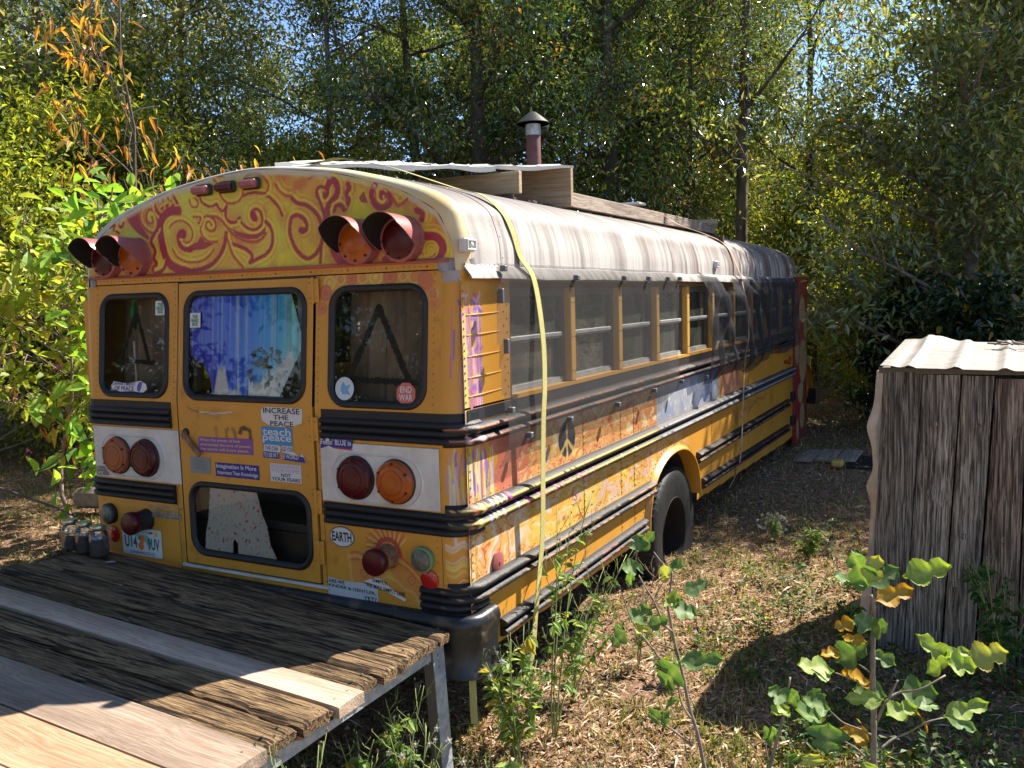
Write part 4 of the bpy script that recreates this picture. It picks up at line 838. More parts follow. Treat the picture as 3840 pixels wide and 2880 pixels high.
# drip rail
g=MB(); P=[(1.200,2.150),(1.212,2.140),(1.240,2.104),(1.246,2.092),(1.250,2.096),(1.244,2.110),(1.214,2.147),(1.200,2.158)]
ys=np.r_[.066,np.arange(.12,7.45,.06),7.47]; V=[]
for y in ys:
    k_=0. if y>.10 else -.012
    for x,z in P: V.append((x+k_*(x>1.21)+.0015*math.sin(y*9),y,z+.0022*math.sin(y*5.3)+.001*math.sin(y*31)))
k=len(P); g.add(V,[(i*k+j,i*k+(j+1)%k,(i+1)*k+(j+1)%k,(i+1)*k+j) for i in range(len(ys)-1) for j in range(k)]+[tuple(range(k)),tuple(range((len(ys)-1)*k,len(ys)*k))[::-1]])
M['drip']=pbr('drip_rail_metal',(.30,.275,.25),.6,var=(.12,.095,.085),vs=7,st=(1,3,1),vc=(.4,.62),grime=.5,gs=16,gcol=(.10,.07,.06))
g.build('drip_rail',M['drip'],bus,auto=40)
# side marker lamps on the roof edge (empty white housings)
for y,z in ((.045,2.235),(3.98,2.235)):
    g=MB(); g.rbox(1.188,1.222,y,y+.085,z-.028,z+.03,.006); g.rbox(1.218,1.232,y+.006,y+.079,z-.022,z-.014,.002);g.rbox(1.218,1.232,y+.006,y+.079,z+.016,z+.024,.002);g.rbox(1.218,1.232,y+.006,y+.014,z-.014,z+.016,.002);g.rbox(1.218,1.232,y+.071,y+.079,z-.014,z+.016,.002)
    g.lathe([(.012,0),(.012,.008),(.006,.012),(.0001,.012)],(1.222,y+.045,z+.001),'x',10)
    g.build('marker_lamp',M['white'],bus,label='empty white marker lamp housing on the roof edge')

CPM=pbr('corner_patch_grey',(.30,.30,.31),.55,var=(.16,.17,.19),vs=30)
for sgn in (1,-1):
    g=MB(); V=[];ths=np.linspace(0,PI/2,10)
    for zz_ in (2.128,2.182):
        for t in ths: V.append((sgn*(1.085+.122*math.sin(t)),.046+.10*(1-math.cos(t)),zz_+.004*math.sin(t*9)))
    g.add(V,[(i,i+1,11+i,10+i) for i in range(9)]); g.build('corner_patch',CPM,bus)
# ---- lamps on the tail cap
def big_lamp(x,z,lens,par):
    y0=.075; r=.092
    b=MB(); b.lathe([(r+.014,-.01),(r+.013,.012),(r+.006,.03),(r+.004,.050),(r-.004,.052)],(x,y0,z),'-y',40); o=b.build('warning_lamp',M['visor'],par,auto=50)
    l=MB(); l.lathe([(r-.001,.036),(r-.004,.050),(r-.02,.058),(.05,.062),(.0001,.064)],(x,y0,z),'-y',40)
    for i in range(5): a=-PI/2+(i-2)*.75; l.lathe([(.006,.045),(.006,.060),(.001,.061)],(x+(r-.013)*math.cos(a),y0,z+(r-.013)*math.sin(a)),'-y',8,1)
    l.build('lens',[M[lens],M['red']],o,auto=50)
    v=MB(); R1=r+.010; nA=36; V=[];F=[]
    for i in range(nA+1):
        a=math.radians(-22+224*i/nA); up=max(0,math.sin(a)*.9+.12)
        L=.042+.125*min(1,max(0,(math.sin(a)+.35)/.9))**.8
        for rr_,(yy) in ((R1,.03),(R1+.004,L*.5+.02),(R1+.007,L+.02)):
            V.append((x+rr_*math.cos(a),y0-yy,z+rr_*math.sin(a)))
    for i in range(nA): 
        for j in range(2): F.append((i*3+j,i*3+j+1,(i+1)*3+j+1,(i+1)*3+j))
    b2=len(V); V2=[(x+(px-x)*.97,py,z+(pz-z)*.97) for px,py,pz in V]
    v.add(V,F,0); v.add(V2,[q[::-1] for q in F],1)
    for i in range(nA): v.add([V[i*3+2],V[(i+1)*3+2],V2[(i+1)*3+2],V2[i*3+2]],[(0,1,2,3)],0)
    for i in (0,nA): v.add([V[i*3],V[i*3+2],V2[i*3+2],V2[i*3]],[(0,1,2,3)],0)
    v.build('visor',[M['visor'],M['visorin']],o)
for x,lens in ((-.985,'red'),(-.772,'amber'),(.675,'amber'),(.905,'red')): big_lamp(x,2.272,lens,bus)
for x,z,c in ((-.268,2.578,0),(-.112,2.580,1),(.045,2.583,0)):
    g=MB(); g.rbox(x-.056,x+.056,.056,.080,z-.028,z+.028,.010,1); g.rbox(x-.050,x+.050,.030,.060,z-.022,z+.018,.008,0); g.rbox(x-.044,x+.044,.022,.031,z-.016,z+.010,.004,0)
    g.build('clearance_lamp',[M['visor'] if c==0 else M['red'],M['black']],bus,auto=30)
# ---- white plates with paired tail lamps
for nm,(x0,x1,z0,z1) in RX.items():
    g=MB(); g.rbox(x0,x1,-.007,-.001,z0,z1,.002)
    cx,cz=(-.822,1.238) if nm=='whiteL' else (.757,1.230)
    # pressed capsule ridge
    V=[];O=rr_outline(cx-.250,cx+.250,cz-.115,cz+.115,.112,12)
    for off,y in ((0,-.007),(.006,-.012),(.014,-.007)):
        O=rr_outline(cx-.250+off,cx+.250-off,cz-.115+off,cz+.115-off,.112-off,12); V+= [(a,y,b) for a,b in O]
    k=len(O); g.add(V,[(i*k+j,i*k+(j+1)%k,(i+1)*k+(j+1)%k,(i+1)*k+j) for i in range(2) for j in range(k)])
    xe=x1-.018 if nm=='whiteR' else x0+.02
    for i in range(9): rivet(g,xe,z0+.02+i*.0295,-.007,.006)
    if nm=='whiteL':
        for i in range(9): rivet(g,x1-.018,z0+.02+i*.0295,-.007,.006)
    g.build('lamp_plate',M['white'],bus,auto=30)
for x,z,mt,lb in ((-.930,1.238,'amberold','faded amber turn lamp'),(-.718,1.236,'red','dirty red tail lamp'),(.648,1.230,'red','red tail lamp'),(.867,1.228,'amber','bright amber turn lamp')):
    g=MB(); r=.096; g.lathe([(r,.004),(r,.024),(r-.006,.034),(r-.02,.040),(.05,.044),(.02,.046),(.0001,.046)],(x,-.004,z),'-y',40)
    for i in range(6):
        a=PI/6+i*PI/3; g.lathe([(.0065,.03),(.0065,.044),(.001,.045)],(x+(r-.014)*math.cos(a),-.004,z+(r-.014)*math.sin(a)),'-y',8,1)
    for rr_ in (.030,.055,.078): g.lathe([(rr_-.002,.040),(rr_,.046 if rr_<.06 else .0435),(rr_+.002,.040)],(x,-.004,z),'-y',36)
    o=g.build('tail_lamp',[M[mt],M['red']],bus,auto=30,label=lb)
    q=MB(); q.lathe([(r+.004,.0),(r+.005,.006),(r,.012)],(x,-.004,z),'-y',40); q.build('lamp_bezel',M['black'],o)
def stop_lamp(x,z,l):
    g=MB(); g.lathe([(.058,.0),(.054,.012),(.052,.05),(.052,.088)],(x,0,z),'-y',32,1); g.lathe([(.058,.078),(.060,.090),(.060,.112),(.052,.122),(.02,.128),(.0001,.129)],(x,0,z),'-y',32,0)
    g.build('stop_lamp',[M['red'],M['black'] if l else M['rust']],bus,auto=40,label='dark red stop lamp standing out on a black tube' if l else 'dark red stop lamp ringed with painted flames')
stop_lamp(-.755,.905,True); stop_lamp(.800,.885,False)
for x,z,m2 in ((-1.035,.912,'black'),(.991,.895,'greenring')):
    g=MB(); g.lathe([(.056,.0),(.057,.022),(.05,.026)],(x,0,z),'-y',28,1); g.lathe([(.050,.02),(.046,.034),(.02,.044),(.0001,.046)],(x,0,z),'-y',28,0)
    g.build('reversing_lamp',[M['lensgrey'],M[m2]],bus,auto=40,label='clouded grey reversing lamp with a green ring' if x>0 else 'clouded grey reversing lamp with a dark ring')
for x,z in ((1.018,.806),(-1.02,.80)):
    g=MB(); g.lathe([(.044,0),(.045,.008),(.03,.013),(.008,.014),(.007,.017),(.0001,.017)],(x,0,z),'-y',28); g.build('round_reflector',M['redbright'],bus,auto=40)
g=MB(); g.lathe([(.050,0),(.050,.010),(.035,.016),(.008,.017),(.007,.021),(.0001,.021)],(1.2,.270,.829),'x',28); g.build('round_reflector',M['visor'],bus,auto=40,label='faded pink round reflector on the side by the corner')
g=MB(); g.lathe([(.02,0),(.02,.03),(.028,.034),(.028,.07),(.012,.074)],(1.2,6.95,1.22),'x',16); g.lathe([(.03,0),(.03,.02)],(1.2,7.25,1.235),'x',12); g.build('side_lamp',M['amber'],bus)
# ================================================================== writing
_mat={}
def flat(c,rough=.6):
    k=tuple(round(x,3) for x in c)
    if k not in _mat: _mat[k]=pbr('ink_%d_%d_%d'%tuple(int(x*100) for x in k),k,rough)
    return _mat[k]
def text_geo(s,shear=0.,bold=0.):
    cu=bpy.data.curves.new('t','FONT'); cu.body=s; cu.size=1; cu.shear=shear; cu.offset=bold; cu.resolution_u=3
    ob=bpy.data.objects.new('t',cu); COL.objects.link(ob); dg=bpy.context.evaluated_depsgraph_get(); me=bpy.data.meshes.new_from_object(ob.evaluated_get(dg))
    V=np.array([v.co[:] for v in me.vertices]); F=[tuple(p.vertices) for p in me.polygons]
    bpy.data.objects.remove(ob); bpy.data.curves.remove(cu); bpy.data.meshes.remove(me); return V,F
def put_text(mb,s,x0,x1,z0,z1,y,m,rot=0,shear=0.,bold=0.01,cx=None):
    V,F=text_geo(s,shear,bold); a=V.min(0);b=V.max(0)
    u=(V[:,0]-a[0])/(b[0]-a[0]); v=(V[:,1]-a[1])/(b[1]-a[1])
    X=x0+u*(x1-x0); Z=z0+v*(z1-z0)
    P=np.stack([X,0*X+y,Z],1)
    mb.add(P,[f[::1] for f in F],m)
def rotxz(mb,c,a):
    ca,sa=math.cos(a),math.sin(a)
    for i,V in enumerate(mb.v):
        x=V[:,0]-c[0];z=V[:,2]-c[1]; W=V.copy(); W[:,0]=c[0]+x*ca-z*sa; W[:,2]=c[1]+x*sa+z*ca; mb.v[i]=W
def sticker(par,y,outline,bg,texts,label,rot=0,extra=None,tilt=False):
    """outline: list of (x,z); texts: (string,x0,x1,z0,z1,color,shear)"""
    mb=MB(); O=np.array(outline,float); n=len(O)
    mb.add(np.r_[np.stack([O[:,0],0*O[:,0]+y,O[:,1]],1),np.stack([O[:,0],0*O[:,0]+y+.0012,O[:,1]],1)],[tuple(range(n))]+[(i,(i+1)%n,n+(i+1)%n,n+i) for i in range(n)],0)
    mats=[flat(bg)]
    def mi(c):
        m=flat(c)
        if m not in mats: mats.append(m)
        return mats.index(m)
    if extra:
        for P,c in extra: 
            P=np.array(P,float); mb.add(np.stack([P[:,0],0*P[:,0]+y-.0006,P[:,1]],1),[tuple(range(len(P)))],mi(c))
    for t in texts:
        s,x0,x1,z0,z1,c=t[:6]; put_text(mb,s,x0,x1,z0,z1,y-.0012,mi(c),shear=t[6] if len(t)>6 else 0,bold=t[7] if len(t)>7 else .015)
    c=O.mean(0)
    if rot: rotxz(mb,c,rot)
    if tilt:
        for i,V in enumerate(mb.v): V[:,1]+=yt(V[:,2])
    return mb.build('sticker',mats,par,label=label)
def rect(x0,x1,z0,z1): return [(x0,z0),(x1,z0),(x1,z1),(x0,z1)]
def rag(x0,x1,z0,z1,seed=1,n=6,a=.003):
    r=random.Random(seed); P=[]
    for (p,q) in (((x0,z0),(x1,z0)),((x1,z0),(x1,z1)),((x1,z1),(x0,z1)),((x0,z1),(x0,z0))):
        for i in range(n): t=i/n; P.append((p[0]+(q[0]-p[0])*t+r.uniform(-a,a),p[1]+(q[1]-p[1])*t+r.uniform(-a,a)))
    return P
yd=-.0085
BLK=(.012,.012,.014);WHT=(.62,.61,.60);NAVY=(.035,.03,.22)
sticker(door,yd,[(.105,1.465),(.14,1.448),(.21,1.440),(.30,1.448),(.345,1.462),(.352,1.50),(.350,1.531),(.20,1.533),(.115,1.532),(.100,1.515),(.098,1.49)],WHT,
 [('INCREASE',.115,.338,1.503,1.530,BLK),('THE',.175,.268,1.474,1.497,BLK),('PEACE',.155,.297,1.444,1.467,BLK)],'torn white sticker reading INCREASE THE PEACE')
sticker(door,yd,rect(.096,.285,1.353,1.438),(.045,.24,.50),[('teach',.103,.278,1.398,1.434,WHT),('peace',.103,.280,1.360,1.396,WHT)],'blue teach peace sticker')
sticker(door,yd,[(.098,1.287),(.198,1.284),(.203,1.315),(.210,1.345),(.195,1.352),(.110,1.352),(.10,1.34)],WHT,[('E THE CHA',.100,.196,1.325,1.346,NAVY),('TO SEE IN T',.104,.196,1.293,1.314,WHT)],'left half of a torn blue and white change sticker',extra=[([(.099,1.288),(.199,1.286),(.203,1.318),(.100,1.320)],NAVY)])
sticker(door,yd,[(.222,1.283),(.360,1.276),(.350,1.305),(.338,1.318),(.325,1.305),(.315,1.31),(.288,1.325),(.284,1.350),(.218,1.350)],WHT,[('GE YOU',.222,.288,1.325,1.346,NAVY),('E WORLD',.226,.318,1.291,1.313,WHT)],'right half of a torn blue and white change sticker',extra=[([(.223,1.284),(.359,1.277),(.349,1.304),(.222,1.318)],NAVY)])
sticker(door,yd,rect(-.330,.035,1.293,1.370),(.22,.075,.30),[('When the power of love',-.318,-.045,1.345,1.364,(.60,.48,.20)),('overcomes the love of power,',-.318,.028,1.322,1.341,(.60,.48,.20)),('the world will know peace.',-.318,.010,1.299,1.318,(.60,.48,.20))],'purple sticker about the power of love',rot=.012)
sticker(door,yd,rect(-.395,-.255,1.182,1.265),(.22,.235,.23),[('heart',-.36,-.29,1.24,1.252,(.17,.18,.17)),('kindness',-.37,-.28,1.222,1.234,(.17,.18,.17)),('attention',-.36,-.28,1.204,1.216,(.17,.18,.17))],'weathered blank grey sticker')
sticker(door,yd,rect(-.222,.065,1.176,1.245),(.030,.022,.21),[('Imagination Is More',-.214,.050,1.212,1.240,WHT),('Important Than Knowledge',-.208,.058,1.183,1.207,WHT)],'dark blue Imagination sticker')
sticker(door,yd,rect(.138,.328,1.178,1.264),(.60,.58,.60),[('ENCOURAGE',.146,.320,1.244,1.260,(.50,.40,.44)),('YOUR HOPES',.146,.322,1.224,1.240,(.50,.40,.44)),('NOT',.205,.265,1.203,1.219,BLK),('YOUR FEARS',.146,.322,1.182,1.199,BLK)],'white sticker reading NOT YOUR FEARS')
# on the glass and on the body
G=(.07,.26,.14)
def bus_oval(par,y,x,z,lb):
    w,h=.036,.036
    sticker(par,y,rect(x-w,x+w,z-h,z+h),WHT,[('THE',x-.018,x+.018,z+.010,z+.027,G,0,.04),('MAGIC',x-.026,x+.026,z-.009,z+.009,G,0,.04),('BUS',x-.018,x+.018,z-.028,z-.010,G,0,.04)],lb,tilt=True)
bus_oval(wl,-.001,-.600,2.010,'small white sticker with green round lettering in the window corner'); bus_oval(wc,-.008,-.342,1.945,'small white sticker with green round lettering on the left of the door glass')
sticker(wl,-.001,[(-.955,1.59),(-.90,1.578),(-.80,1.582),(-.72,1.576),(-.692,1.595),(-.70,1.62),(-.74,1.637),(-.83,1.622),(-.95,1.630),(-.966,1.61)],WHT,[('DEPARTMENT',-.955,-.775,1.611,1.626,NAVY),('OF PEACE',-.94,-.79,1.583,1.607,NAVY)],'torn white sticker reading OF PEACE',extra=[([(-.765,1.585),(-.745,1.58),(-.735,1.60),(-.725,1.632),(-.75,1.63),(-.765,1.61)],(.10,.08,.38))],tilt=True)
oc=lambda x,z,r,n=8,a0=PI/8:[(x+r*math.cos(a0+2*PI*i/n),z+r*math.sin(a0+2*PI*i/n)) for i in range(n)]
sticker(wr,-.001,oc(.925,1.613,.052),(.55,.13,.11),[('END',.895,.955,1.618,1.645,WHT),('WAR',.89,.96,1.583,1.611,WHT)],'faded red eight-sided END WAR sticker',tilt=True)
sticker(wr,-.001,oc(.592,1.628,.052,24,0),(.52,.58,.62),[],'round white sticker with a pale blue bird shape',extra=[([(.57,1.62),(.585,1.60),(.60,1.605),(.625,1.60),(.612,1.625),(.628,1.648),(.60,1.64),(.585,1.66),(.575,1.645)],(.16,.35,.55))],tilt=True)
e=[(.545+.072*math.cos(2*PI*i/36),.947+.049*math.sin(2*PI*i/36)) for i in range(36)]
e2=[(.545+.066*math.cos(2*PI*i/36),.947+.0435*math.sin(2*PI*i/36)) for i in range(36)]
sticker(bus,-.002,e,(.10,.11,.11),[('EARTH',.489,.601,.925,.970,BLK,0,.03)],'white oval sticker reading EARTH',extra=[(e2,(.60,.60,.60))])
sticker(bus,-.009,[(.452,1.352),(.50,1.368),(.52,1.360),(.62,1.358),(.632,1.362),(.640,1.403),(.53,1.405),(.50,1.398),(.455,1.403)],NAVY,[("Feelin' BLUE in",.456,.628,1.372,1.398,WHT)],"torn blue sticker reading Feelin' BLUE in",extra=[([(.52,1.362),(.633,1.358),(.634,1.352),(.53,1.356)],(.5,.05,.05)),([(.48,1.39),(.50,1.385),(.505,1.398),(.49,1.402)],(.60,.59,.55))])
sticker(bus,-.002,rag(-1.118,-1.02,1.118,1.168,3),(.20,.20,.20),[('beyond',-1.114,-1.05,1.146,1.162,(.40,.40,.40)),('vietnam',-1.114,-1.04,1.124,1.141,(.5,.5,.5))],'grey scrap of a torn sticker below the left lamps') if False else sticker(bus,-.009,rag(-1.118,-1.02,1.122,1.168,3),(.18,.18,.18),[('beyond',-1.114,-1.05,1.148,1.162,(.40,.40,.40)),('war',-1.108,-1.06,1.126,1.142,(.5,.5,.5))],'grey scrap of a torn sticker below the left lamps')
sticker(bus,-.002,rag(.452,.735,.660,.742,5,8,.003),(.46,.49,.54),[('ARE WE',.456,.548,.721,.738,BLK),('KINDER & GENTLER,',.456,.724,.698,.715,BLK),('YET?',.655,.728,.668,.688,BLK)],'pale blue sticker asking ARE WE KINDER',rot=-.03)
sticker(bus,-.0035,[(.66,.742),(.72,.738),(.80,.720),(.885,.700),(.895,.712),(.86,.722),(.80,.748),(.745,.775),(.72,.772),(.69,.758)],WHT,[('SIMPLY',.705,.79,.752,.768,BLK),('WE MAY SIMPLY LIVE',.672,.886,.722,.741,BLK)],'torn white sticker reading MAY SIMPLY',rot=-.10)
# licence plate
g=MB(); x0,x1,z0,z1=-.950,-.648,.702,.852
O=rr_outline(x0,x1,z0,z1,.012,4); yp=-.006
g.add(np.r_[np.stack([O[:,0],0*O[:,0]+yp,O[:,1]],1),np.stack([O[:,0],0*O[:,0]+yp+.002,O[:,1]],1)],[tuple(range(len(O)))]+[(i,(i+1)%len(O),len(O)+(i+1)%len(O),len(O)+i) for i in range(len(O))],0)
GD=(.015,.10,.10);mt=[flat((.60,.61,.62)),flat(GD),flat((.72,.16,.03)),flat((.17,.42,.38)),flat((.62,.52,.06)),flat((.05,.20,.07)),M['rust']]
put_text(g,'U14',x0+.018,x0+.115,.742,.806,yp-.001,1,bold=.03); put_text(g,'9UV',x1-.105,x1-.016,.742,.806,yp-.001,1,bold=.03)
put_text(g,'MYFLORIDA.COM',x0+.075,x1-.075,.826,.840,yp-.001,1); put_text(g,'SUNSHINE STATE',x0+.06,x1-.055,.712,.728,yp-.001,1)
fl=[(.10,.822),(.165,.822),(.20,.818),(.215,.79),(.218,.745),(.205,.735),(.195,.76),(.175,.79),(.15,.806),(.10,.808)]
g.add([(x0+a,yp-.0006,b) for a,b in fl],[tuple(range(len(fl)))],3)
g.lathe([(.021,0),(.0001,.0008)],(x0+.157,yp-.0012,.795),'-y',20,2); g.lathe([(.022,0),(.0001,.0008)],(x0+.145,yp-.0014,.757),'-y',20,2)
g.add([(x0+.12,yp-.002,.80),(x0+.145,yp-.002,.815),(x0+.15,yp-.002,.80),(x0+.135,yp-.002,.785)],[(0,1,2,3)],5)
g.add([(x1-.052,yp-.001,.818),(x1-.026,yp-.001,.818),(x1-.026,yp-.001,.842),(x1-.052,yp-.001,.842)],[(0,1,2,3)],4)
g.lathe([(.006,0),(.005,.003),(.0001,.004)],(x1-.068,yp,.835),'-y',10,6)
g.build('licence_plate',mt,bus,label='white licence plate with green characters U14 9UV and two oranges')
# maker's name plate in raised metal
g=MB(); put_text(g,'Thomas',-.700,-.505,.938,.976,-.008,0,bold=.02); g.box(-.728,-.492,-.006,-.001,.978,.985); g.box(-.726,-.492,-.006,-.001,.924,.938); put_text(g,'BUILT BUSES',-.715,-.505,.927,.935,-.0075,1)
for i in range(7): g.box(-.70+i*.032,-.694+i*.032,-.006,-.001,.938,.952)
g.build('name_plate',[M['plate'],M['frame']],bus,label='dull metal name plate reading Thomas')
# ---- bumper
prof=[(-.03,.665),(.0,.668),(.018,.655),(.024,.62),(.012,.56),(.010,.50),(.022,.44),(.035,.405),(.020,.392),(-.03,.388)]
P=[(x,-.025,0,-1,1,0) for x in np.arange(-1.12,1.125,.08)]
for t in np.linspace(0,PI/2,12): P.append((1.13+.10*math.sin(t),.075-.10*math.cos(t),math.sin(t),-math.cos(t),1+.25*math.sin(t),0.0))
for y in (.10,.14,.18): P.append((1.232,y,1,0,1.3,.004+(.18-y)*.0))
P2=[(-x,y,-nx,ny,s,d) for x,y,nx,ny,s,d in P[15:]]
g=sweep(P,prof,'bumper',bus,None,label='black rear bumper curving round the corner',mat='blackgloss')
g=MB(); g.lathe([(.012,0),(.012,.012),(.006,.016),(.0001,.016)],(1.262,.12,.47),'x',10); g.lathe([(.014,0),(.013,.004),(.0001,.006)],(1.245,.05,.585),'x',10); g.build('bumper_bolt',M['chrome'],bus)
# ---- front end: red painted entrance door, cowl, hood, step, mirror
U,V=mg(7.47,8.32,.10,2.165,.012); p=Paint(U,V,(.36,.018,.026)); p.blend((fbm(U*6,V*1.5,3)-.45)*3*.6,(.46,.05,.05)); p.blend(np.clip(1.15-V,0,1)*(fbm(U*3,V*3,8)>.42)*.6,(.10,.01,.03))
be=(.55,.42,.20)
for a,b,ra,rb in ((7.98,1.78,.19,.16),(7.70,1.62,.09,.11),(7.62,1.95,.12,.10),(8.05,1.15,.27,.27),(7.66,1.33,.13,.20),(8.22,1.55,.10,.20),(8.02,.48,.17,.17),(7.72,.35,.08,.12),(7.90,.78,.20,.13)):
    d=np.hypot((U-a)/ra,(V-b)/rb)+(vnoise(U*30,V*30,2)-.5)*.25; p.blend(np.clip((1-d)/.12,0,1),be); 
    p.blend(np.clip((.62-d)/.1,0,1)*.35,(.48,.22,.12))
p.blend((vnoise(U*60,V*5,9)>.80)*.6,(.45,.16,.14))
bot=.30-.0*U; kp=V>np.where(U<7.6,.16,.10)
g=MB(); grid(g,U,V,lambda u,v:(0*u+1.215,u,v),p.C,kp); g.box(1.19,1.2145,7.47,8.32,.12,2.16,0,(.25,.02,.02)); g.box(1.195,1.235,7.44,8.34,2.165,2.185,0,(.45,.28,.08))
g.build('front_door',M['paint'],bus,label='red entrance door daubed with beige blotches')
g=MB(); g.box(-1.2,1.19,8.25,8.33,.55,1.45,0); g.box(-1.2,1.19,8.25,8.33,2.02,2.2,0); g.box(-1.2,-1.08,8.25,8.33,1.45,2.02,0); g.box(1.08,1.19,8.25,8.33,1.45,2.02,0); g.box(-.03,.03,8.25,8.33,1.45,2.02,0); g.build('front_wall',M['yellow'],bus)
g=MB(); g.add([(-1.1,8.28,1.44),(1.1,8.28,1.44),(1.1,8.28,2.03),(-1.1,8.28,2.03)],[(0,1,2,3)]); g.build('windscreen',M['glass'],bus)
def loft(mb,secs,m=0,c=None):
    n=len(secs[0]); V=np.concatenate([np.array(s,float) for s in secs]); k=len(secs)
    mb.add(V,[(i*n+j,i*n+(j+1)%n,(i+1)*n+(j+1)%n,(i+1)*n+j) for i in range(k-1) for j in range(n)]+[tuple(range(n))[::-1],tuple(range((k-1)*n,k*n))],m,c)
def hs(y,w,zt,zb,r=.14):
    return [(-w,y,zb),(w,y,zb),(w,y,zt-r),(w-r*.3,y,zt-r*.3),(w-r,y,zt),(-w+r,y,zt),(-w+r*.3,y,zt-r*.3),(-w,y,zt-r)]
g=MB(); loft(g,[hs(8.33,.86,1.30,.55),hs(8.8,.82,1.27,.55),hs(9.5,.70,1.20,.55),hs(9.62,.66,1.14,.55)]); g.build('hood',M['yellow'],bus,auto=35)
for s in (1,-1):
    g=MB(); V=[];ts2=np.linspace(0,PI,16)
    for xx,gr in ((.70*s,.0),(1.06*s,.0),(1.11*s,-.03)):
        for t in ts2: V.append((xx,8.98-.60*math.cos(t),.50+.56*math.sin(t)+gr))
    g.add(V,[(a*16+j,a*16+j+1,(a+1)*16+j+1,(a+1)*16+j) for a in range(2) for j in range(15)]); g.box(min(.70*s,1.06*s),max(.70*s,1.06*s),9.3,9.66,.55,1.08); g.rbox(min(.62*s,1.10*s),max(.62*s,1.10*s),8.34,8.72,.80,1.24,.06)
    g.build('fender',M['yellow'],bus,auto=35)
    wheel(1.02*s,8.98,.40,.46,s)
    g=MB(); g.lathe([(.09,0),(.10,.03),(.0001,.05)],(.52*s,9.62,.98),'-y',16); 
g=MB(); g.rbox(-1.15,1.16,9.70,9.76,.42,.68,.02); g.rbox(1.06,1.16,9.40,9.72,.45,.66,.01); g.build('front_bumper',M['blackgloss'],bus)
g=MB(); g.rbox(1.02,1.10,8.45,8.58,1.25,1.34,.01); g.build('fender_lamp',M['amber'],bus)
g=MB(); g.tube([(1.05,8.7,1.22),(1.10,9.1,1.30),(1.13,9.6,1.24),(1.13,9.62,1.0)],.012,6); g.tube([(1.08,8.40,1.2),(1.12,8.55,1.75),(1.10,8.5,1.85)],.012,6); g.rbox(1.06,1.16,8.50,8.52,1.42,1.56,.01);g.rbox(1.08,1.16,8.49,8.51,1.66,1.86,.01); g.build('mirror_arm',M['black'],bus)
for z in (.50,.78): 
    g=MB(); g.rbox(1.2,1.24,7.3,7.44,z-.05,z+.06,.008); g.build('side_step',M['black'],bus)
# ---- interior: floor, seats of dark shapes, chassis
g=MB(); g.box(-1.13,1.13,.12,8.2,.90,.94); g.box(-1.12,1.12,4.6,4.65,.94,2.5); g.box(-1.1,-.35,1.5,4.0,.94,1.42); g.box(.5,1.05,2.1,4.3,.94,1.36); g.build('interior_floor',M['dark'],bus)
g=MB(); g.box(-.55,-.43,.2,9.4,.38,.56); g.box(.43,.55,.2,9.4,.38,.56); g.box(-1.0,1.0,2.92,3.06,.19,.33); g.box(-.95,.95,8.9,9.0,.2,.3); g.box(-.9,.4,1.0,1.7,.3,.55); g.box(-1.15,1.15,.1,.2,.6,.9); g.build('chassis',M['dark'],bus)

# ================================================================== NETTING, magnets, straps
def net_sheet(y0,y1,z_top,z_bot,fx,name,mat,keepfn=None,h=.02,zwarp=None):
    U,V=mg(y0,y1,0,1,h); V=np.repeat(np.linspace(0,1,60)[None,:],U.shape[0],0); U=np.repeat(U[:,:1],60,1)
    zt=z_top(U[:,:1]) if callable(z_top) else z_top; zb=z_bot(U[:,:1])
    Z=zb+(zt-zb)*V; X=fx(U,Z,V); Y=U
    if zwarp: Y=zwarp(U,Z)
    mb=MB(); I=np.arange(U.size).reshape(U.shape); q=np.stack([I[:-1,:-1],I[1:,:-1],I[1:,1:],I[:-1,1:]],-1)
    if keepfn is not None:
        K=keepfn(U,Z); k=K[:-1,:-1]&K[1:,:-1]&K[1:,1:]&K[:-1,1:]; q=q[k]
    mb.add(np.stack([X,Y,Z],-1).reshape(-1,3),q.reshape(-1,4).tolist())
    return mb.build(name,mat,None,smooth=True,loc=(1.25,(y0+y1)/2,1.3))
def netx(U,Z,V):
    # lies on the eave, stands off over the drip rail, touches the upper rail
    base=np.interp(Z,[1.26,1.37,1.44,1.50,1.6,2.06,2.095,2.14,2.17],[1.225,1.252,1.256,1.252,1.245,1.256,1.262,1.232,1.215])
    f=.004*np.sin(U*5+Z*3)+.012*(fbm(U*1.3,Z*1.2,5)-.5)
    return base+np.abs(f)*np.clip((2.09-Z)/.1,0,1)+.02*(fbm(U*4,Z*3,15)-.3)*np.clip((1.40-Z)/.1,0,1)
n1=net_sheet(.215,2.86,2.165,lambda u:np.interp(u,[.215,.24,.40,.53,1.2,2.5,2.86],[1.26,1.25,1.275,1.285,1.278,1.29,1.335])+.006*np.sin(u*7),netx,'insect_screen',M['net'],lambda U,Z:U>np.interp(Z,[1.25,1.29,1.40,1.5,1.8,2.05,2.10,2.17],[.22,.27,.315,.29,.235,.222,.27,.30]))
tag(n1,'grey window netting stretched smooth over the near bus windows','netting')
n1['label']='smooth grey insect netting over the bus windows nearest the tail'
def netx2(U,Z,V):
    base=np.interp(Z,[1.26,1.37,1.44,1.50,1.6,2.06,2.095,2.14,2.19],[1.225,1.25,1.256,1.252,1.245,1.256,1.262,1.236,1.212])
    slack=np.exp(-((U-4.9)/1.0)**2); s2=np.exp(-((U-3.7)/.35)**2)
    f=.055*slack*(1+np.sin(U*13+Z*6+4*fbm(U*1.5,Z*2,3)))+.035*s2*(1+np.sin(U*24-Z*12))+.012*(1+np.sin(U*10+3*Z))+.03*fbm(U*5,Z*4,9)
    return base+f*np.clip((2.10-Z)/.12,0,1)*(.25+.75*np.clip((Z-1.30)/.15,0,1))
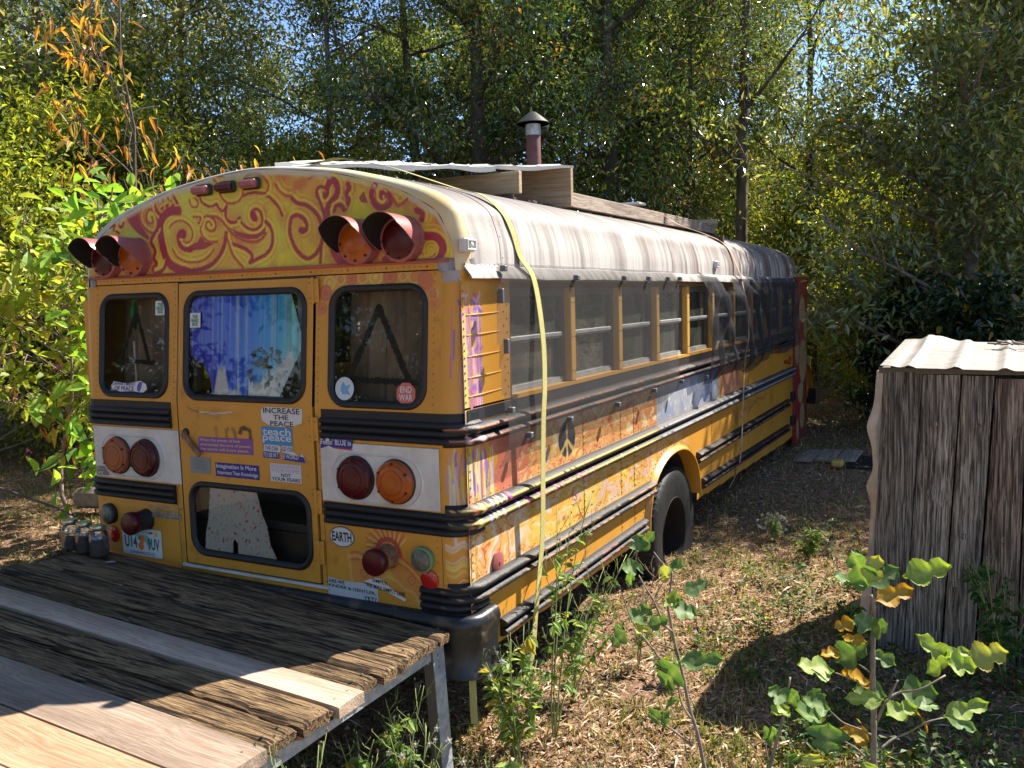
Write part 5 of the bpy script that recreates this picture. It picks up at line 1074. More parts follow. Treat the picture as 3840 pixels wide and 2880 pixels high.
n2=net_sheet(3.46,7.47,lambda u:np.interp(u,[3.46,3.6,4.3,7.47],[2.175,2.14,2.12,2.15]),lambda u:1.33-.02*np.sin(u*4)-.05*np.exp(-((u-4.9)/.3)**2)+.03*(u>5.8),netx2,'insect_screen',M['net2'],
  lambda U,Z:~((np.abs((Z-1.43)-.10*(U-6.1))<.012)&(U>5.9)&(U<6.6))&(U>3.46+.06*np.sin(Z*14))&~((U>3.95)&(U<4.35)&(Z>2.02)&(Z>2.12-.35*np.minimum(U-3.95,4.35-U)*2)),.014)
tag(n2,'crumpled dark insect netting hanging in folds over the far bus windows','netting')
mg_l=[(.316,2.141,0,'drip rail at the near corner of the netting'),(.253,2.021,1,'left edge of the netting near its top'),(.300,1.801,1,'left edge of the netting beside the first window'),(.319,1.516,2,'black stripe at the lower left corner of the netting'),(.493,1.378,2,'netting hem just left of the yellow strap'),(.948,1.389,2,'netting hem above the peace sign'),(1.626,1.383,2,'netting hem third from the tail'),(2.271,1.397,2,'netting hem fourth from the tail'),(1.062,2.106,0,'eave above the first window post'),(1.756,2.108,0,'eave above the second window post'),(2.187,2.108,0,'eave above the third window'),(2.576,2.109,0,'eave above the third window post'),(2.841,2.111,0,'eave at the far end of the smooth netting'),(5.034,2.108,0,'eave just beyond the tan strap'),(5.796,2.112,0,'eave over the seventh window'),(6.732,2.12,0,'eave over the ninth window'),(7.136,2.12,0,'eave nearest the red door'),(2.861,1.395,2,'hem end of the smooth netting'),(3.507,1.37,2,'hem start of the crumpled netting'),(4.781,1.354,2,'hem of the crumpled netting by the tan strap'),(4.62,2.11,0,'eave just before the tan strap')]
for y,z,t,lb in mg_l:
    x=float(np.interp(z,[1.3,1.37,1.44,1.50,1.6,2.06,2.095,2.14],[1.24,1.262,1.27,1.265,1.25,1.262,1.272,1.245]))
    g=MB()
    if t==1: g.rbox(x-.002,x+.022,y-.009,y+.009,z-.032,z+.032,.003)
    else: g.rbox(x-.006,x+.022,y-.014,y+.014,z-.013,z+.013,.003)
    o=g.build('block_magnet',M['magnet'],None,loc=(x,y,z)); tag(o,'small grey block magnet on the '+lb,'magnet','magnets holding the netting')
def ribbon(pts,w,th,dirw):
    P=smooth_line(pts,8); T=np.gradient(P,axis=0); T/=np.linalg.norm(T,axis=1)[:,None]; mb=MB(); V=[]
    for i,p in enumerate(P):
        d=np.array(dirw,float); d-=T[i]*(d@T[i]); d/=np.linalg.norm(d); nn=np.cross(T[i],d)
        for a,b in ((-1,-1),(1,-1),(1,1),(-1,1)): V.append(p+d*a*w/2+nn*b*th/2)
    k=len(P); mb.add(V,[(i*4+j,i*4+(j+1)%4,(i+1)*4+(j+1)%4,(i+1)*4+j) for i in range(k-1) for j in range(4)]+[(0,1,2,3),tuple(range(4*k-4,4*k))]); return mb
top=lambda x:float(np.interp(x,rx,rz))
def over(y,x): return (x,y,top(x)+.006)
pts=[(-1.26,.75,1.0),(-1.26,.75,2.1),(-1.19,.75,2.33),(-1.0,.75,2.50),(-.62,.74,2.60),(-.50,.72,2.76),(-.30,.70,2.768),(.0,.66,2.762),(.16,.60,2.755),(.40,.52,2.700),(.60,.475,2.645),(.93,.48,2.526),(1.06,.495,2.486),(1.15,.51,2.405),(1.19,.525,2.32),(1.215,.555,2.20),(1.262,.595,2.09),(1.285,.625,1.83),(1.290,.622,1.60),(1.285,.612,1.45),(1.278,.607,1.2),(1.27,.603,.905),(1.262,.575,.70),(1.250,.545,.50),(1.235,.53,.30),(1.20,.50,.12)]
o=ribbon(pts,.047,.003,(0,1,.0)).build('tie_down_strap',M['strap1'],None,loc=(1.28,.6,1.5)); tag(o,'wide yellow webbing strap pulled over the roof and down the near bus side','strap')
pts=[(-1.26,4.6,1.0),(-1.26,4.6,2.1),(-1.15,4.5,2.45),(-.5,4.4,2.68),(0,4.3,2.75),(.55,4.25,2.74),(.80,4.38,2.60),(1.0,4.5,2.512),(1.13,4.6,2.43),(1.20,4.66,2.30),(1.265,4.70,2.09),(1.30,4.74,1.85),(1.305,4.76,1.6),(1.28,4.75,1.45),(1.26,4.75,1.1),(1.25,4.73,.7),(1.23,4.70,.45),(1.15,4.68,.25)]
o=ribbon(pts,.042,.003,(0,1,0)).build('tie_down_strap',M['strap2'],None,loc=(1.28,4.7,1.5)); tag(o,'narrow faded tan strap over the roof near the middle of the bus','strap')
o=ribbon([(1.20,.02,.42),(1.215,.0,.36),(1.222,-.01,.25),(1.225,-.01,.20)],.034,.003,(1,0,0)).build('strap_end',M['strap1'],None,loc=(1.22,0,.3)); tag(o,'loose yellow strap end hanging below the rear bumper','strap')

# ================================================================== ROOF CARGO
def board(name,x0,x1,y0,y1,z0,z1,mat,label,rotz=0,pitch=0.,cat='lumber'):
    cx,cy,cz=(x0+x1)/2,(y0+y1)/2,(z0+z1)/2
    g=MB(); g.rbox(x0-cx,x1-cx,y0-cy,y1-cy,z0-cz,z1-cz,.004); o=g.build(name,mat); o.location=(cx,cy,cz); o.rotation_euler=(pitch if x1-x0<y1-y0 else 0,-pitch if x1-x0>y1-y0 else 0,rotz); tag(o,label,cat); return o
board('lumber_board',-.75,.700,1.56,1.60,2.630,2.760,M['lumber'],'shorter pale board on edge across the bus roof, in front of the longer one',0,-.01)
board('lumber_board',-.75,.880,1.90,1.94,2.560,2.795,M['lumber'],'long wide pale board on edge across the bus roof with a grey bracket')
g=MB(); g.rbox(.42,.49,1.888,1.898,2.61,2.68,.003); o=g.build('metal_bracket',M['galv']); tag(o,'small square grey bracket nailed to the wide board on the bus roof','bracket')
board('lumber_beam',.62,.70,2.02,6.1,2.605,2.70,M['lumbery'],'long grey beam running along the bus roof toward the front',.018,.006)
board('lumber_beam',-.55,-.47,1.2,6.3,2.665,2.75,M['lumbery'],'long grey beam on the far side of the bus roof')
board('lumber_board',-.6,.72,5.9,5.95,2.70,2.76,M['lumber'],'short crosspiece at the far end of the roof rack')
board('sheet_strip',.02,.32,4.7,4.9,2.84,2.862,M['sheet'],'small white metal strip lying flat on the far rack',cat='metal sheet')
g=MB(); g.lathe([(.10,0),(.16,.02),(.0001,.02)],(-.42,1.62,2.66),'z',16); 
M['dirt']=pbr('roof_debris',(.10,.07,.055),.95,var=(.22,.16,.12),vs=20,bump=1,bs=50)
g=MB()
for i in range(160):
    x=random.uniform(.05,.78); y=random.uniform(1.55,1.95)+random.uniform(-.05,.1); z=top(x)+.006; r=random.uniform(.008,.022)
    g.lathe([(r,-.005),(r*.8,r*.5),(.0001,r*.7)],(x,y,z),'z',6)
o=g.build('roof_debris',M['dirt']); tag(o,'brown leaf debris gathered beneath the boards on the bus roof','debris',kind='stuff')
def wavy(name,x0,x1,y0,y1,zf,label,period=.30,amp=.018,mat='sheet',axis=0):
    U,V=mg(x0,x1,y0,y1,.02); 
    t=(U if axis==0 else V); w=(t/period)%1.0; rib=np.clip(1-np.abs(w-.5)/.16,0,1)**.7*amp
    mb=MB(); Z=zf(U,V)+rib; I=np.arange(U.size).reshape(U.shape); q=np.stack([I[:-1,:-1],I[1:,:-1],I[1:,1:],I[:-1,1:]],-1).reshape(-1,4)
    mb.add(np.stack([U,V,Z],-1).reshape(-1,3),q.tolist()); b=np.stack([U,V,Z-.004],-1).reshape(-1,3); mb.add(b,q[:,::-1].tolist())
    e=np.r_[I[:,0],I[-1,1:],I[-2::-1,-1],I[0,-2:0:-1]]; n0=U.size
    Vt=np.stack([U,V,Z],-1).reshape(-1,3)[e]; Vb=b[e]; k=len(e); mb.add(np.r_[Vt,Vb],[(i,(i+1)%k,k+(i+1)%k,k+i) for i in range(k)])
    o=mb.build(name,M[mat],None,loc=((x0+x1)/2,(y0+y1)/2,float(Z.mean())),auto=35); tag(o,label,'metal sheet'); return o
def roofsheet(A,B,depth,z0,z1,rise,lip,label,seed=1):
    """front edge from A to B (x,y), running back by depth (x,y)"""
    A=np.array(A);B=np.array(B);D=np.array(depth); n,m=40,12; r=np.random.default_rng(seed); V=[]
    for i in range(n+1):
        t=i/n; e=A+(B-A)*t; zf=z0+(z1-z0)*t+.004*math.sin(t*11+seed); rib=.008*max(0,1-abs(((t*5)%1)-.5)/.15)
        V.append((e[0],e[1]+.004,zf-lip*(.8+.25*math.sin(t*7+seed)))); V.append((e[0],e[1],zf+rib*.5))
        for j in range(1,m+1): q=e+D*j/m; V.append((q[0],q[1],zf+rib+rise*j/m))
    k=m+2; F=[(a*k+b,a*k+b+1,(a+1)*k+b+1,(a+1)*k+b) for a in range(n) for b in range(k-1)]
    V=np.array(V); g=MB(); g.add(V,F); g.add(V-np.array((0,-.003,.004)),[q[::-1] for q in F])
    c=V.mean(0); o=g.build('metal_sheet',M['sheet'],None,loc=tuple(c),auto=35); tag(o,label,'metal sheet'); return o
roofsheet((-.33,.40),(.0,.42),(-.1,.5),2.692,2.704,.09,.018,'small bent white metal sheet low at the left end of the roof stack',3)
roofsheet((-.20,.50),(.33,1.02),(-.35,.75),2.752,2.756,.135,.026,'white metal sheet with a folded lip, second from the left on the roof stack',1)
roofsheet((.28,.98),(.62,1.42),(-.35,.6),2.756,2.766,.11,.024,'white metal sheet lying over the end of the shorter board',2)
roofsheet((.36,1.36),(.90,1.90),(-.40,.5),2.788,2.800,.095,.020,'topmost white metal sheet capping the long wide board',4)
# chimney
ch=empty('stove_chimney',(-.40,4,2.62),'rusty stovepipe with a conical cap rising from the bus roof','chimney')
g=MB(); g.lathe([(.064,0),(.064,.82),(.062,.825)],(-.40,4,2.62),'z',24); g.lathe([(.12,0),(.085,.03),(.066,.08)],(-.40,4,2.62),'z',24); g.build('pipe',M['pipe'],ch,auto=40)
g=MB(); g.lathe([(.067,.0),(.067,.095),(.060,.10)],(-.40,4,3.43),'z',24); g.build('collar',M['galv'],ch,auto=40)
g=MB()
for a in range(4): g.tube([(-.40+.05*math.cos(a*PI/2+.6),4+.05*math.sin(a*PI/2+.6),3.45),(-.40+.06*math.cos(a*PI/2+.6),4+.06*math.sin(a*PI/2+.6),3.56)],.006,5)
g.lathe([(.045,3.42-3.3),(.045,.2)],(-.40,4,3.3),'z',16)
g.lathe([(.145,.0),(.147,.006),(.09,.055),(.03,.10),(.0001,.11)],(-.40,4,3.53),'z',28); g.lathe([(.145,.0),(.06,.02),(.0001,.02)],(-.40,4,3.53),'z',28); g.build('cap',M['pipecap'],ch,auto=40)

# ================================================================== DECK
dk=empty('wooden_deck',(0,-1,.65),'weathered plank deck with three newer boards, on a galvanized frame behind the bus','deck')
def dz(x,y): return .683-.05*x
seams=[(-.062,-.150,'o'),(-.160,-.388,'o'),(-.400,-.543,'o'),(-.555,-.676,'o'),(-.686,-.826,'n'),(-.836,-.980,'o'),(-.990,-1.136,'o'),(-1.146,-1.372,'n'),(-1.382,-1.60,'m'),(-1.608,-1.84,'n')]
for i,(ya,yb,t) in enumerate(seams):
    r=random.Random(i+40); xr=1.150+r.uniform(-.012,.02)+(.025 if t=='n' and i==4 else 0); xl=-1.165+r.uniform(-.03,.02)
    if i in (5,6): xr=1.135+.02*(6-i)
    nx=90; xs_=np.linspace(xl,xr,nx); th=.042; mb=MB(); ny=9 if t=='o' else 5
    ys=np.linspace(ya,yb,ny); X=np.repeat(xs_[:,None],ny,1); Y=np.repeat(ys[None,:],nx,0)
    amp=.0045 if t=='o' else .0008
    e=(np.abs(np.linspace(-1,1,ny))**6)[None,:]; en=np.zeros((nx,1)); en[[0,-1]]=1
    Z=dz(X,Y)+(.004 if t=='o' else .009)*0+(0.0 if t=='o' else .004)+amp*(fbm(X*2+i*9,Y*60,i,3)-.5)*2+(.0035*((i*7)%3-1) if t=='o' else 0)-(.012 if t=='o' else .003)*e-(.006*en if t=='o' else .002*en)-(.010*(fbm(X*3,Y*8+i,5)>.68) if t=='o' else 0)*e
    if t=='o':
        Yj=Y+.004*(fbm(X*3+i,0*Y+i,7)-.5)*e*2; Xj=X+en*(vnoise(Y*60,0*Y+i,3)-.5)*.012
    else: Yj=Y;Xj=X
    I=np.arange(nx*ny).reshape(nx,ny); q=np.stack([I[:-1,:-1],I[:-1,1:],I[1:,1:],I[1:,:-1]],-1).reshape(-1,4)
    top_=np.stack([Xj,Yj,Z],-1).reshape(-1,3); bot=np.stack([Xj,Yj,dz(X,Y)-th],-1).reshape(-1,3)
    ed=np.r_[I[:,0],I[-1,1:],I[-2::-1,-1],I[0,-2:0:-1]]; k=len(ed)
    mb.add(top_,q.tolist()); mb.add(bot,q[:,::-1].tolist()); mb.add(np.r_[top_[ed],bot[ed]],[(a,(a+1)%k,k+(a+1)%k,k+a) for a in range(k)])
    m_={'o':'deckold','n':'decknew','m':'decknew2'}[t]
    o=mb.build('deck_plank',M[m_],dk,auto=35)
    if t!='o': o['label']='newer pale plank'
    nl=MB()
    for x in (xr-.05,-.1,xl+.06):
        for yy in (ya+.25*(yb-ya),ya+.75*(yb-ya)): nl.lathe([(.006,0),(.005,.002),(.0001,.0025)],(x,yy,float(dz(x,yy))+.002),'z',8)
    nl.build('nail_heads',M['nail'],o)
def beam(x,y0,y1,zt,h,name='frame_rail'):
    g=MB(); 
    n=24; ys=np.linspace(y0,y1,n)
    V=[]
    for y in ys: z=float(dz(1.1,y))-.043-.0*(y)+zt; V+=[(x,y,z+.004*math.sin(y*17)),(x,y,z-h),(x-.004,y,z-h),(x-.004,y,z)]
    g.add(V,[(i*4+j,i*4+(j+1)%4,(i+1)*4+(j+1)%4,(i+1)*4+j) for i in range(n-1) for j in range(4)]+[(0,1,2,3),(4*n-4,4*n-3,4*n-2,4*n-1)],0)
    g.box(x-.05,x-.004,y0,y1,float(dz(1.1,y0))-.055+zt,float(dz(1.1,y0))-.046+zt,0)
    # ragged rust along the upper edge
    V=[];r=random.Random(4)
    for y in np.linspace(y0,y1,60): z=float(dz(1.1,y))-.043+zt; V+=[(x+.0008,y,z+.003),(x+.0008,y,z-.004-.016*max(0,vnoise(np.array(y*9.),np.array(0.),3)-.35)-.022*math.exp(-((y+.93)/.05)**2))]
    g.add(V,[(2*i,2*i+1,2*i+3,2*i+2) for i in range(59)],1)
    return g.build(name,[M['galv'],M['rustedge']],dk,label='galvanized side rail with a rusty top edge')
beam(1.112,-1.85,-.135,0,.068)
g=MB(); g.box(-1.12,-1.116,-1.85,-.1,.60,.69); g.box(-1.1,1.1,-.16,-.155,.50,.60); g.box(-1.1,1.1,-1.2,-1.196,.50,.58); g.build('frame_rail',M['galv'],dk)
for (x,y) in ((1.120,-.115),(-1.12,-.115),(1.12,-1.75),(-1.12,-1.75)):
    g=MB(); s=1 if x>0 else -1; zt=float(dz(x,y))-.046
    g.add([(x,y-.042,zt),(x,y+.042,zt+.002),(x+.028*s,y+.050,-.05),(x+.028*s,y-.030,-.05),(x-.004*s,y-.042,zt),(x-.004*s,y+.042,zt),(x+.024*s,y+.050,-.05),(x+.024*s,y-.030,-.05)],[(0,1,2,3),(4,7,6,5),(0,4,5,1),(1,5,6,2),(0,3,7,4)])
    g.add([(x,y-.042,zt),(x-.05*s,y-.042,zt),(x-.022*s,y-.030,-.05),(x+.028*s,y-.030,-.05)],[(0,1,2,3)],2)
    for z in (zt-.05,zt-.10,.14): xx=x+.028*s*(zt-z)/(zt+.05); g.lathe([(.008*1,0),(.006,.002*s),(.0001,.003*s)],(xx+.0005*s,y-.005,z),'x',8,1)
    g.build('leg',[M['galv'],M['rustedge'],M['frame']],dk)
# jars with dark dried matter
M['jar']=glassmat('jar_glass',(.86,.90,.88),.10,.12,(.4,.4,.36)); M['jarfill']=pbr('dark_dried_matter',(.035,.022,.018),.9,var=(.10,.05,.04),vs=60,vc=(.4,.7),bump=1,bs=120)
def jar(x,y,fill,label,blue=False):
    z=float(dz(x,y))+.004; j=empty('glass_jar',(x,y,z),label,'jar','glass jars on the deck'); r=.049
    g=MB(); P=[(.0001,0),(r*.86,.0),(r,.012),(r,.095),(r*.98,.112),(r*.80,.130),(r*.73,.136),(r*.73,.155)]; g.lathe(P,(x,y,z),'z',28); g.build('jar_body',M['jar'],j,smooth=True)
    g=MB(); g.lathe([(r*.77,.137),(r*.80,.139),(r*.80,.160),(r*.77,.163),(r*.70,.163),(r*.66,.161),(.0001,.161)],(x,y,z),'z',28); g.build('lid',M['chrome'],j,auto=40)
    g=MB(); n=14; pr=[(.0001,.006),(r*.8,.006),(r*.93,.016)]+[(r*.93*(1+random.uniform(-.03,.02)),.016+(fill-.016)*t/6) for t in range(1,7)]+[(r*.5,fill+.012),(.0001,fill+.004)]; g.lathe(pr,(x,y,z),'z',22); g.build('contents',M['jarfill'],j)
    if blue:
        g=MB(); g.add([(x+.02+.02*math.cos(t),y-.038-.004*math.sin(t),z+.10+.014*math.sin(t)) for t in np.linspace(0,6.28,9)[:-1]],[tuple(range(8))]); g.build('blue_flower',flat((.10,.16,.55)),j)
jar(-1.150,-.165,.055,'leftmost of the three lidded glass jars, mostly empty'); jar(-1.045,-.160,.085,'middle one of the three glass jars beside the licence plate'); jar(-.928,-.165,.088,'rightmost glass jar of the three, a bit of blue above its dark contents',True)
g=MB(); g.tube([(-1.13,-.23,.752),(-1.12,-.30,.756),(-1.11,-.36,.750),(-1.08,-.42,.748)],[.015,.013,.006,.003],7); g.tube([(-1.13,-.23,.752),(-1.14,-.16,.775)],[.012,.004],6); o=g.build('fallen_stick',M['deckold']); tag(o,'short broken stick lying in front of the glass jars','stick')
def curl_leaf(P,L,W,rot,col,label,tilt=.3):
    g=MB(); n=8; V=[]
    for i in range(n+1):
        t=i/n; w=W*math.sin(PI*min(.98,t+.03))**.8
        for s in (-1,0,1): V.append((t*L,s*w,.35*W*abs(s)+.15*L*math.sin(PI*t)*tilt+.004))
    V=np.array(V); c,s_=math.cos(rot),math.sin(rot); V=np.stack([V[:,0]*c-V[:,1]*s_,V[:,0]*s_+V[:,1]*c,V[:,2]],1)+np.array(P)
    F=[(i*3+j,i*3+j+1,(i+1)*3+j+1,(i+1)*3+j) for i in range(n) for j in range(2)]
    g.add(V,F,0,col); o=g.build('fallen_leaf',M['litter'],None,smooth=True,loc=P); tag(o,label,'leaf'); return o
curl_leaf((.25,-1.50,float(dz(.25,-1.5))),.09,.03,2.6,(.16,.05,.04),'curled red brown leaf on the tan front deck plank',1.)
curl_leaf((-.80,-.23,float(dz(-.8,-.23))),.05,.014,.6,(.45,.42,.4),'small pale grey scrap lying right of the jars')
for i,(x,y) in enumerate(((.05,-.30),(.52,-.24),(.30,-.95),(-.3,-.55))): curl_leaf((x,y,float(dz(x,y))),.045,.012,i*1.3,(.14,.09,.06),['small brown leaf on the dark deck plank below the door','small brown leaf on the deck below the right lamp group','small brown leaf on the sunlit edge of a dark front plank','small brown leaf beside the pale deck plank at left'][i])

# ================================================================== SHED
sh=empty('plank_shed',(3.2,2.4,0),'low shed of rough upright grey planks under a ribbed pale metal roof','shed')
edges=[(2.640,2.585),(2.838,2.765),(3.024,2.955),(3.182,3.118),(3.330,3.315),(3.52,3.51),(3.70,3.70)]
for i in range(6):
    (t0,b0),(t1,b1)=edges[i],edges[i+1]; gap=(.004,.006,.012,.010,.006,.006)[i]
    nx,nz_=7,50; mb=MB(); zz=np.linspace(-.06,1.548-.008*i+random.uniform(-.006,.006),nz_); U=np.repeat(np.linspace(0,1,nx)[:,None],nz_,1); Z=np.repeat(zz[None,:],nx,0); f=(Z)/1.55
    xl=b0+(t0-b0)*f+gap/2; xr=b1+(t1-b1)*f-gap/2; X=xl+(xr-xl)*U+.003*(fbm(Z*4+i,U*0,3)-.5); Y=2.1-.018+.010*(fbm(U*3+i*3,Z*.8,i)-.5)+.010*np.abs(U*2-1)**3+(.012 if i==1 else 0)
    I=np.arange(X.size).reshape(X.shape); q=np.stack([I[:-1,:-1],I[1:,:-1],I[1:,1:],I[:-1,1:]],-1).reshape(-1,4); F_=np.stack([X,Y,Z],-1).reshape(-1,3); B_=np.stack([X,0*Y+2.115,Z],-1).reshape(-1,3)
    mb.add(F_,q.tolist()); mb.add(B_,q[:,::-1].tolist()); e=np.r_[I[:,0],I[-1,1:],I[-2::-1,-1],I[0,-2:0:-1]]; k=len(e); mb.add(np.r_[F_[e],B_[e]],[(a,(a+1)%k,k+(a+1)%k,k+a) for a in range(k)])
    for kk in range((0,2,3,1,2,1)[i]):
        kx=.3+.4*random.random(); kz=(.25,.6,.85,.45)[(kk+i)%4]*1.5; cx=float(b0+(t0-b0)*kz/1.55+(t1-t0)*kx)
        mb.lathe([(.018,.0),(.014,.004),(.006,.002),(.0001,.001)],(cx,2.080,kz),'-y',12)
    mb.build('wall_plank',M['shed' if i in (0,1,2,5) else 'shed2'],sh,auto=40)
g=MB(); g.box(2.66,2.70,2.13,2.95,-.05,1.52); g.box(3.9,3.94,2.12,2.95,-.05,1.5); g.box(2.7,3.9,2.9,2.94,-.05,1.55);g.box(3.70,3.90,2.10,2.125,-.05,1.5); g.build('side_wall',M['shed2'],sh)
g=MB(); g.box(2.62,4.0,2.085,2.105,1.545,1.575); g.build('dark_fascia',M['frame'],sh)
def shedroof():
    U,V=mg(2.630,4.05,2.035,2.95,.02); w=((U-2.66)/.225)%1; rib=np.clip(1.35-np.abs(w-.5)/.11,0,1)*.014+np.clip(1-np.abs(((U-2.66)/.0563)%1-.5)/.08,0,1)*.0025
    Z=1.583+.10*(V-2.035)+rib-.02*(U-2.63)+.035*np.exp(-((U-2.82)/.09)**2)*np.clip((V-2.6)/.3,0,1)+.01*np.exp(-((U-2.66)/.05)**2)
    X=U+.07*np.clip(V-2.035,0,2)*(1-np.clip((U-2.63)/1.4,0,1))
    mb=MB(); I=np.arange(U.size).reshape(U.shape); q=np.stack([I[:-1,:-1],I[1:,:-1],I[1:,1:],I[:-1,1:]],-1).reshape(-1,4)
    T=np.stack([X,V,Z],-1).reshape(-1,3); mb.add(T,q.tolist(),0); B=T-np.array((0,0,.003)); mb.add(B,q[:,::-1].tolist(),1)
    e=np.r_[I[:,0],I[-1,1:],I[-2::-1,-1],I[0,-2:0:-1]]; k=len(e); mb.add(np.r_[T[e],B[e]],[(a,(a+1)%k,k+(a+1)%k,k+a) for a in range(k)],1)
    return mb.build('roof_sheet',[M['shedroof'],M['rust']],sh,auto=35,label='ribbed pale metal roof sheet')
shedroof()
# pale tarp wrapped round the left front corner
U,V=mg(0,1,0,1,.02)
wd=.030+.030*fbm(V*5,0*V,6)+.075*np.exp(-((V-.30)/.05)**2)*0+.05*np.clip(.35-V,0,1)*2+.035*np.exp(-((V-.80)/.06)**2)+.03*np.exp(-((V-.58)/.04)**2)
XR=2.60+.055*V+.01; X=XR-U*(wd+.02); Y=2.105+.03*np.sin(U*5+V*17)*.4+.05*U*U+.02*fbm(U*3,V*9,4); Z=-.02+V*1.57
I=np.arange(U.size).reshape(U.shape); q=np.stack([I[:-1,:-1],I[1:,:-1],I[1:,1:],I[:-1,1:]],-1).reshape(-1,4); g=MB(); T=np.stack([X,Y,Z],-1).reshape(-1,3); g.add(T,q.tolist())
X2=(XR-(wd+.02))[-1]; g.add(np.stack([np.r_[X2,X2+.02],np.r_[Y[-1],Y[-1]*0+2.85],np.r_[Z[-1],Z[-1]]],1),[(i,i+1,len(X2)+i+1,len(X2)+i) for i in range(len(X2)-1)])
o=g.build('tarp',M['tarp'],None,smooth=True,loc=(2.6,2.4,0)); tag(o,'pale crumpled tarp hanging down the left side of the plank shed','tarp')
g=MB(); 
for i in range(26): 
    a=random.uniform(0,PI); x=3.32+random.uniform(-.14,.25); y=2.72+random.uniform(-.06,.08); l=random.uniform(.05,.12); g.tube([(x,y,1.665),(x+l*math.cos(a),y+.3*l*math.sin(a),1.672+random.uniform(0,.02))],.006,5)
o=g.build('bark_pile',M['barkl']); tag(o,'small heap of bark strips on the shed roof','bark')
# flat boards and block on the path
g=MB(); 
for i in range(3): g.rbox(1.37+.21*i,1.57+.21*i,6.55+.05*i,7.25+.05*i,.17,.20,.005)
o=g.build('flat_boards',M['lumbery']); tag(o,'weathered grey boards lying flat on the ground beyond the rear wheel','boards')
g=MB(); g.rbox(1.92,2.5,6.4,7.1,.165,.19,.004); o=g.build('black_mat',M['black']); tag(o,'flat black mat on the ground beside the grey boards','mat')
g=MB(); g.rbox(1.78,1.90,6.35,6.5,.17,.24,.02); o=g.build('yellow_block',flat((.55,.38,.08))); tag(o,'small yellow block on the ground between the grey boards and the black mat','block')
# ================================================================== GROUND
CAM=np.array((3.0867,-3.0855,2.0103)); YAW=-.4887
def gz(x,y):
    x=np.asarray(x,float);y=np.asarray(y,float)
    b=.20*np.clip(y/7,0,1)+.35*np.clip((y-8)/40,0,1)+.10*np.clip((-1.5-x)/5,0,1)
    b=b-.03*np.exp(-((x-.2)/1.0)**2)*np.clip((y+1)/2,0,1)*np.clip((9-y)/2,0,1)
    b=b-.075*np.exp(-((x-3.0)/.8)**2-((y-1.9)/.7)**2)
    near=np.clip(1-np.hypot(x-1.5,y-3)/25,0,1)
    return b-.02+near*(.05*(fbm(x*.9+50,y*.9+50,2,3)-.5)+.022*(fbm(x*5+50,y*5+50,7,3)-.5))
def warp(n,r,c,lin_=6.):
    t=np.linspace(-1,1,n); return c+np.sinh(t*lin_)/math.sinh(lin_)*r
xs_=warp(420,160,.8,5.2); ys_=warp(420,160,2.0,5.2)
X,Y=np.meshgrid(xs_,ys_,indexing='ij'); Z=gz(X,Y)
I=np.arange(X.size).reshape(X.shape); q=np.stack([I[:-1,:-1],I[1:,:-1],I[1:,1:],I[:-1,1:]],-1).reshape(-1,4)
def ground_mat():
    m,nt,out=_new('forest_floor'); L=nt.links.new
    p=nt.nodes.new('ShaderNodeBsdfPrincipled'); L(p.outputs[0],out.inputs[0]); p.inputs['Roughness'].default_value=.95; p.inputs['Specular IOR Level'].default_value=.15
    tc=nt.nodes.new('ShaderNodeTexCoord')
    def nz(s,d=6,r=.65):
        n=nt.nodes.new('ShaderNodeTexNoise'); n.inputs['Scale'].default_value=s; n.inputs['Detail'].default_value=d; n.inputs['Roughness'].default_value=r; L(tc.outputs['Object'],n.inputs['Vector']); return n.outputs[0]
    a=nz(38.,8,.75); r=nt.nodes.new('ShaderNodeValToRGB'); L(a,r.inputs[0]); e=r.color_ramp.elements
    e[0].position=.32;e[0].color=(.04,.024,.015,1);e[1].position=.70;e[1].color=(.56,.39,.25,1); x=e.new(.44);x.color=(.16,.09,.055,1); x=e.new(.56);x.color=(.40,.25,.155,1)
    g=nz(1.6,5); mr=nt.nodes.new('ShaderNodeMapRange');mr.inputs[1].default_value=.50;mr.inputs[2].default_value=.66;mr.inputs[4].default_value=.55;L(g,mr.inputs[0])
    mx=nt.nodes.new('ShaderNodeMix');mx.data_type='RGBA';L(mr.outputs[0],mx.inputs[0]);L(r.outputs[0],mx.inputs[6]);mx.inputs[7].default_value=(.10,.13,.035,1)
    L(mx.outputs[2],p.inputs['Base Color'])
    b=nt.nodes.new('ShaderNodeBump');b.inputs['Strength'].default_value=.9;b.inputs['Distance'].default_value=.03;L(a,b.inputs['Height']);L(b.outputs[0],p.inputs['Normal'])
    return m
gm=MB(); gm.add(np.stack([X,Y,Z],-1).reshape(-1,3),q.tolist()); o=gm.build('ground',ground_mat(),None,smooth=True); o['kind']='structure'; o['label']='leaf-strewn sandy ground with thin dry grass'; o['category']='ground'
# ---- leaves as small quads
def leaf_quads(C,D,Nn,L,W,droop=.15,fold=.2):
    """C centres of the stalk end, D direction, Nn up; returns (N,4,3)"""
    D=D/(np.linalg.norm(D,axis=1)[:,None]+1e-9); S=np.cross(D,Nn); S/=np.linalg.norm(S,axis=1)[:,None]+1e-9; U_=np.cross(S,D)
    L=np.asarray(L)[:,None];W=np.asarray(W)[:,None]
    a=C; b=C+D*L*.45+S*W*.5+U_*W*fold; c=C+D*L-U_*L*droop; d=C+D*L*.45-S*W*.5+U_*W*fold
    return np.stack([a,b,c,d],1)
def rand_dir(n,r): v=r.normal(size=(n,3)); return v/np.linalg.norm(v,axis=1)[:,None]
def palette(n,pal,r,jit=.25):
    P=np.array([p[1] for p in pal],float);w=np.array([p[0] for p in pal],float);w/=w.sum()
    c=P[r.choice(len(P),n,p=w)]; return np.clip(c*(1+jit*(r.random((n,1))*2-1)),0,1)
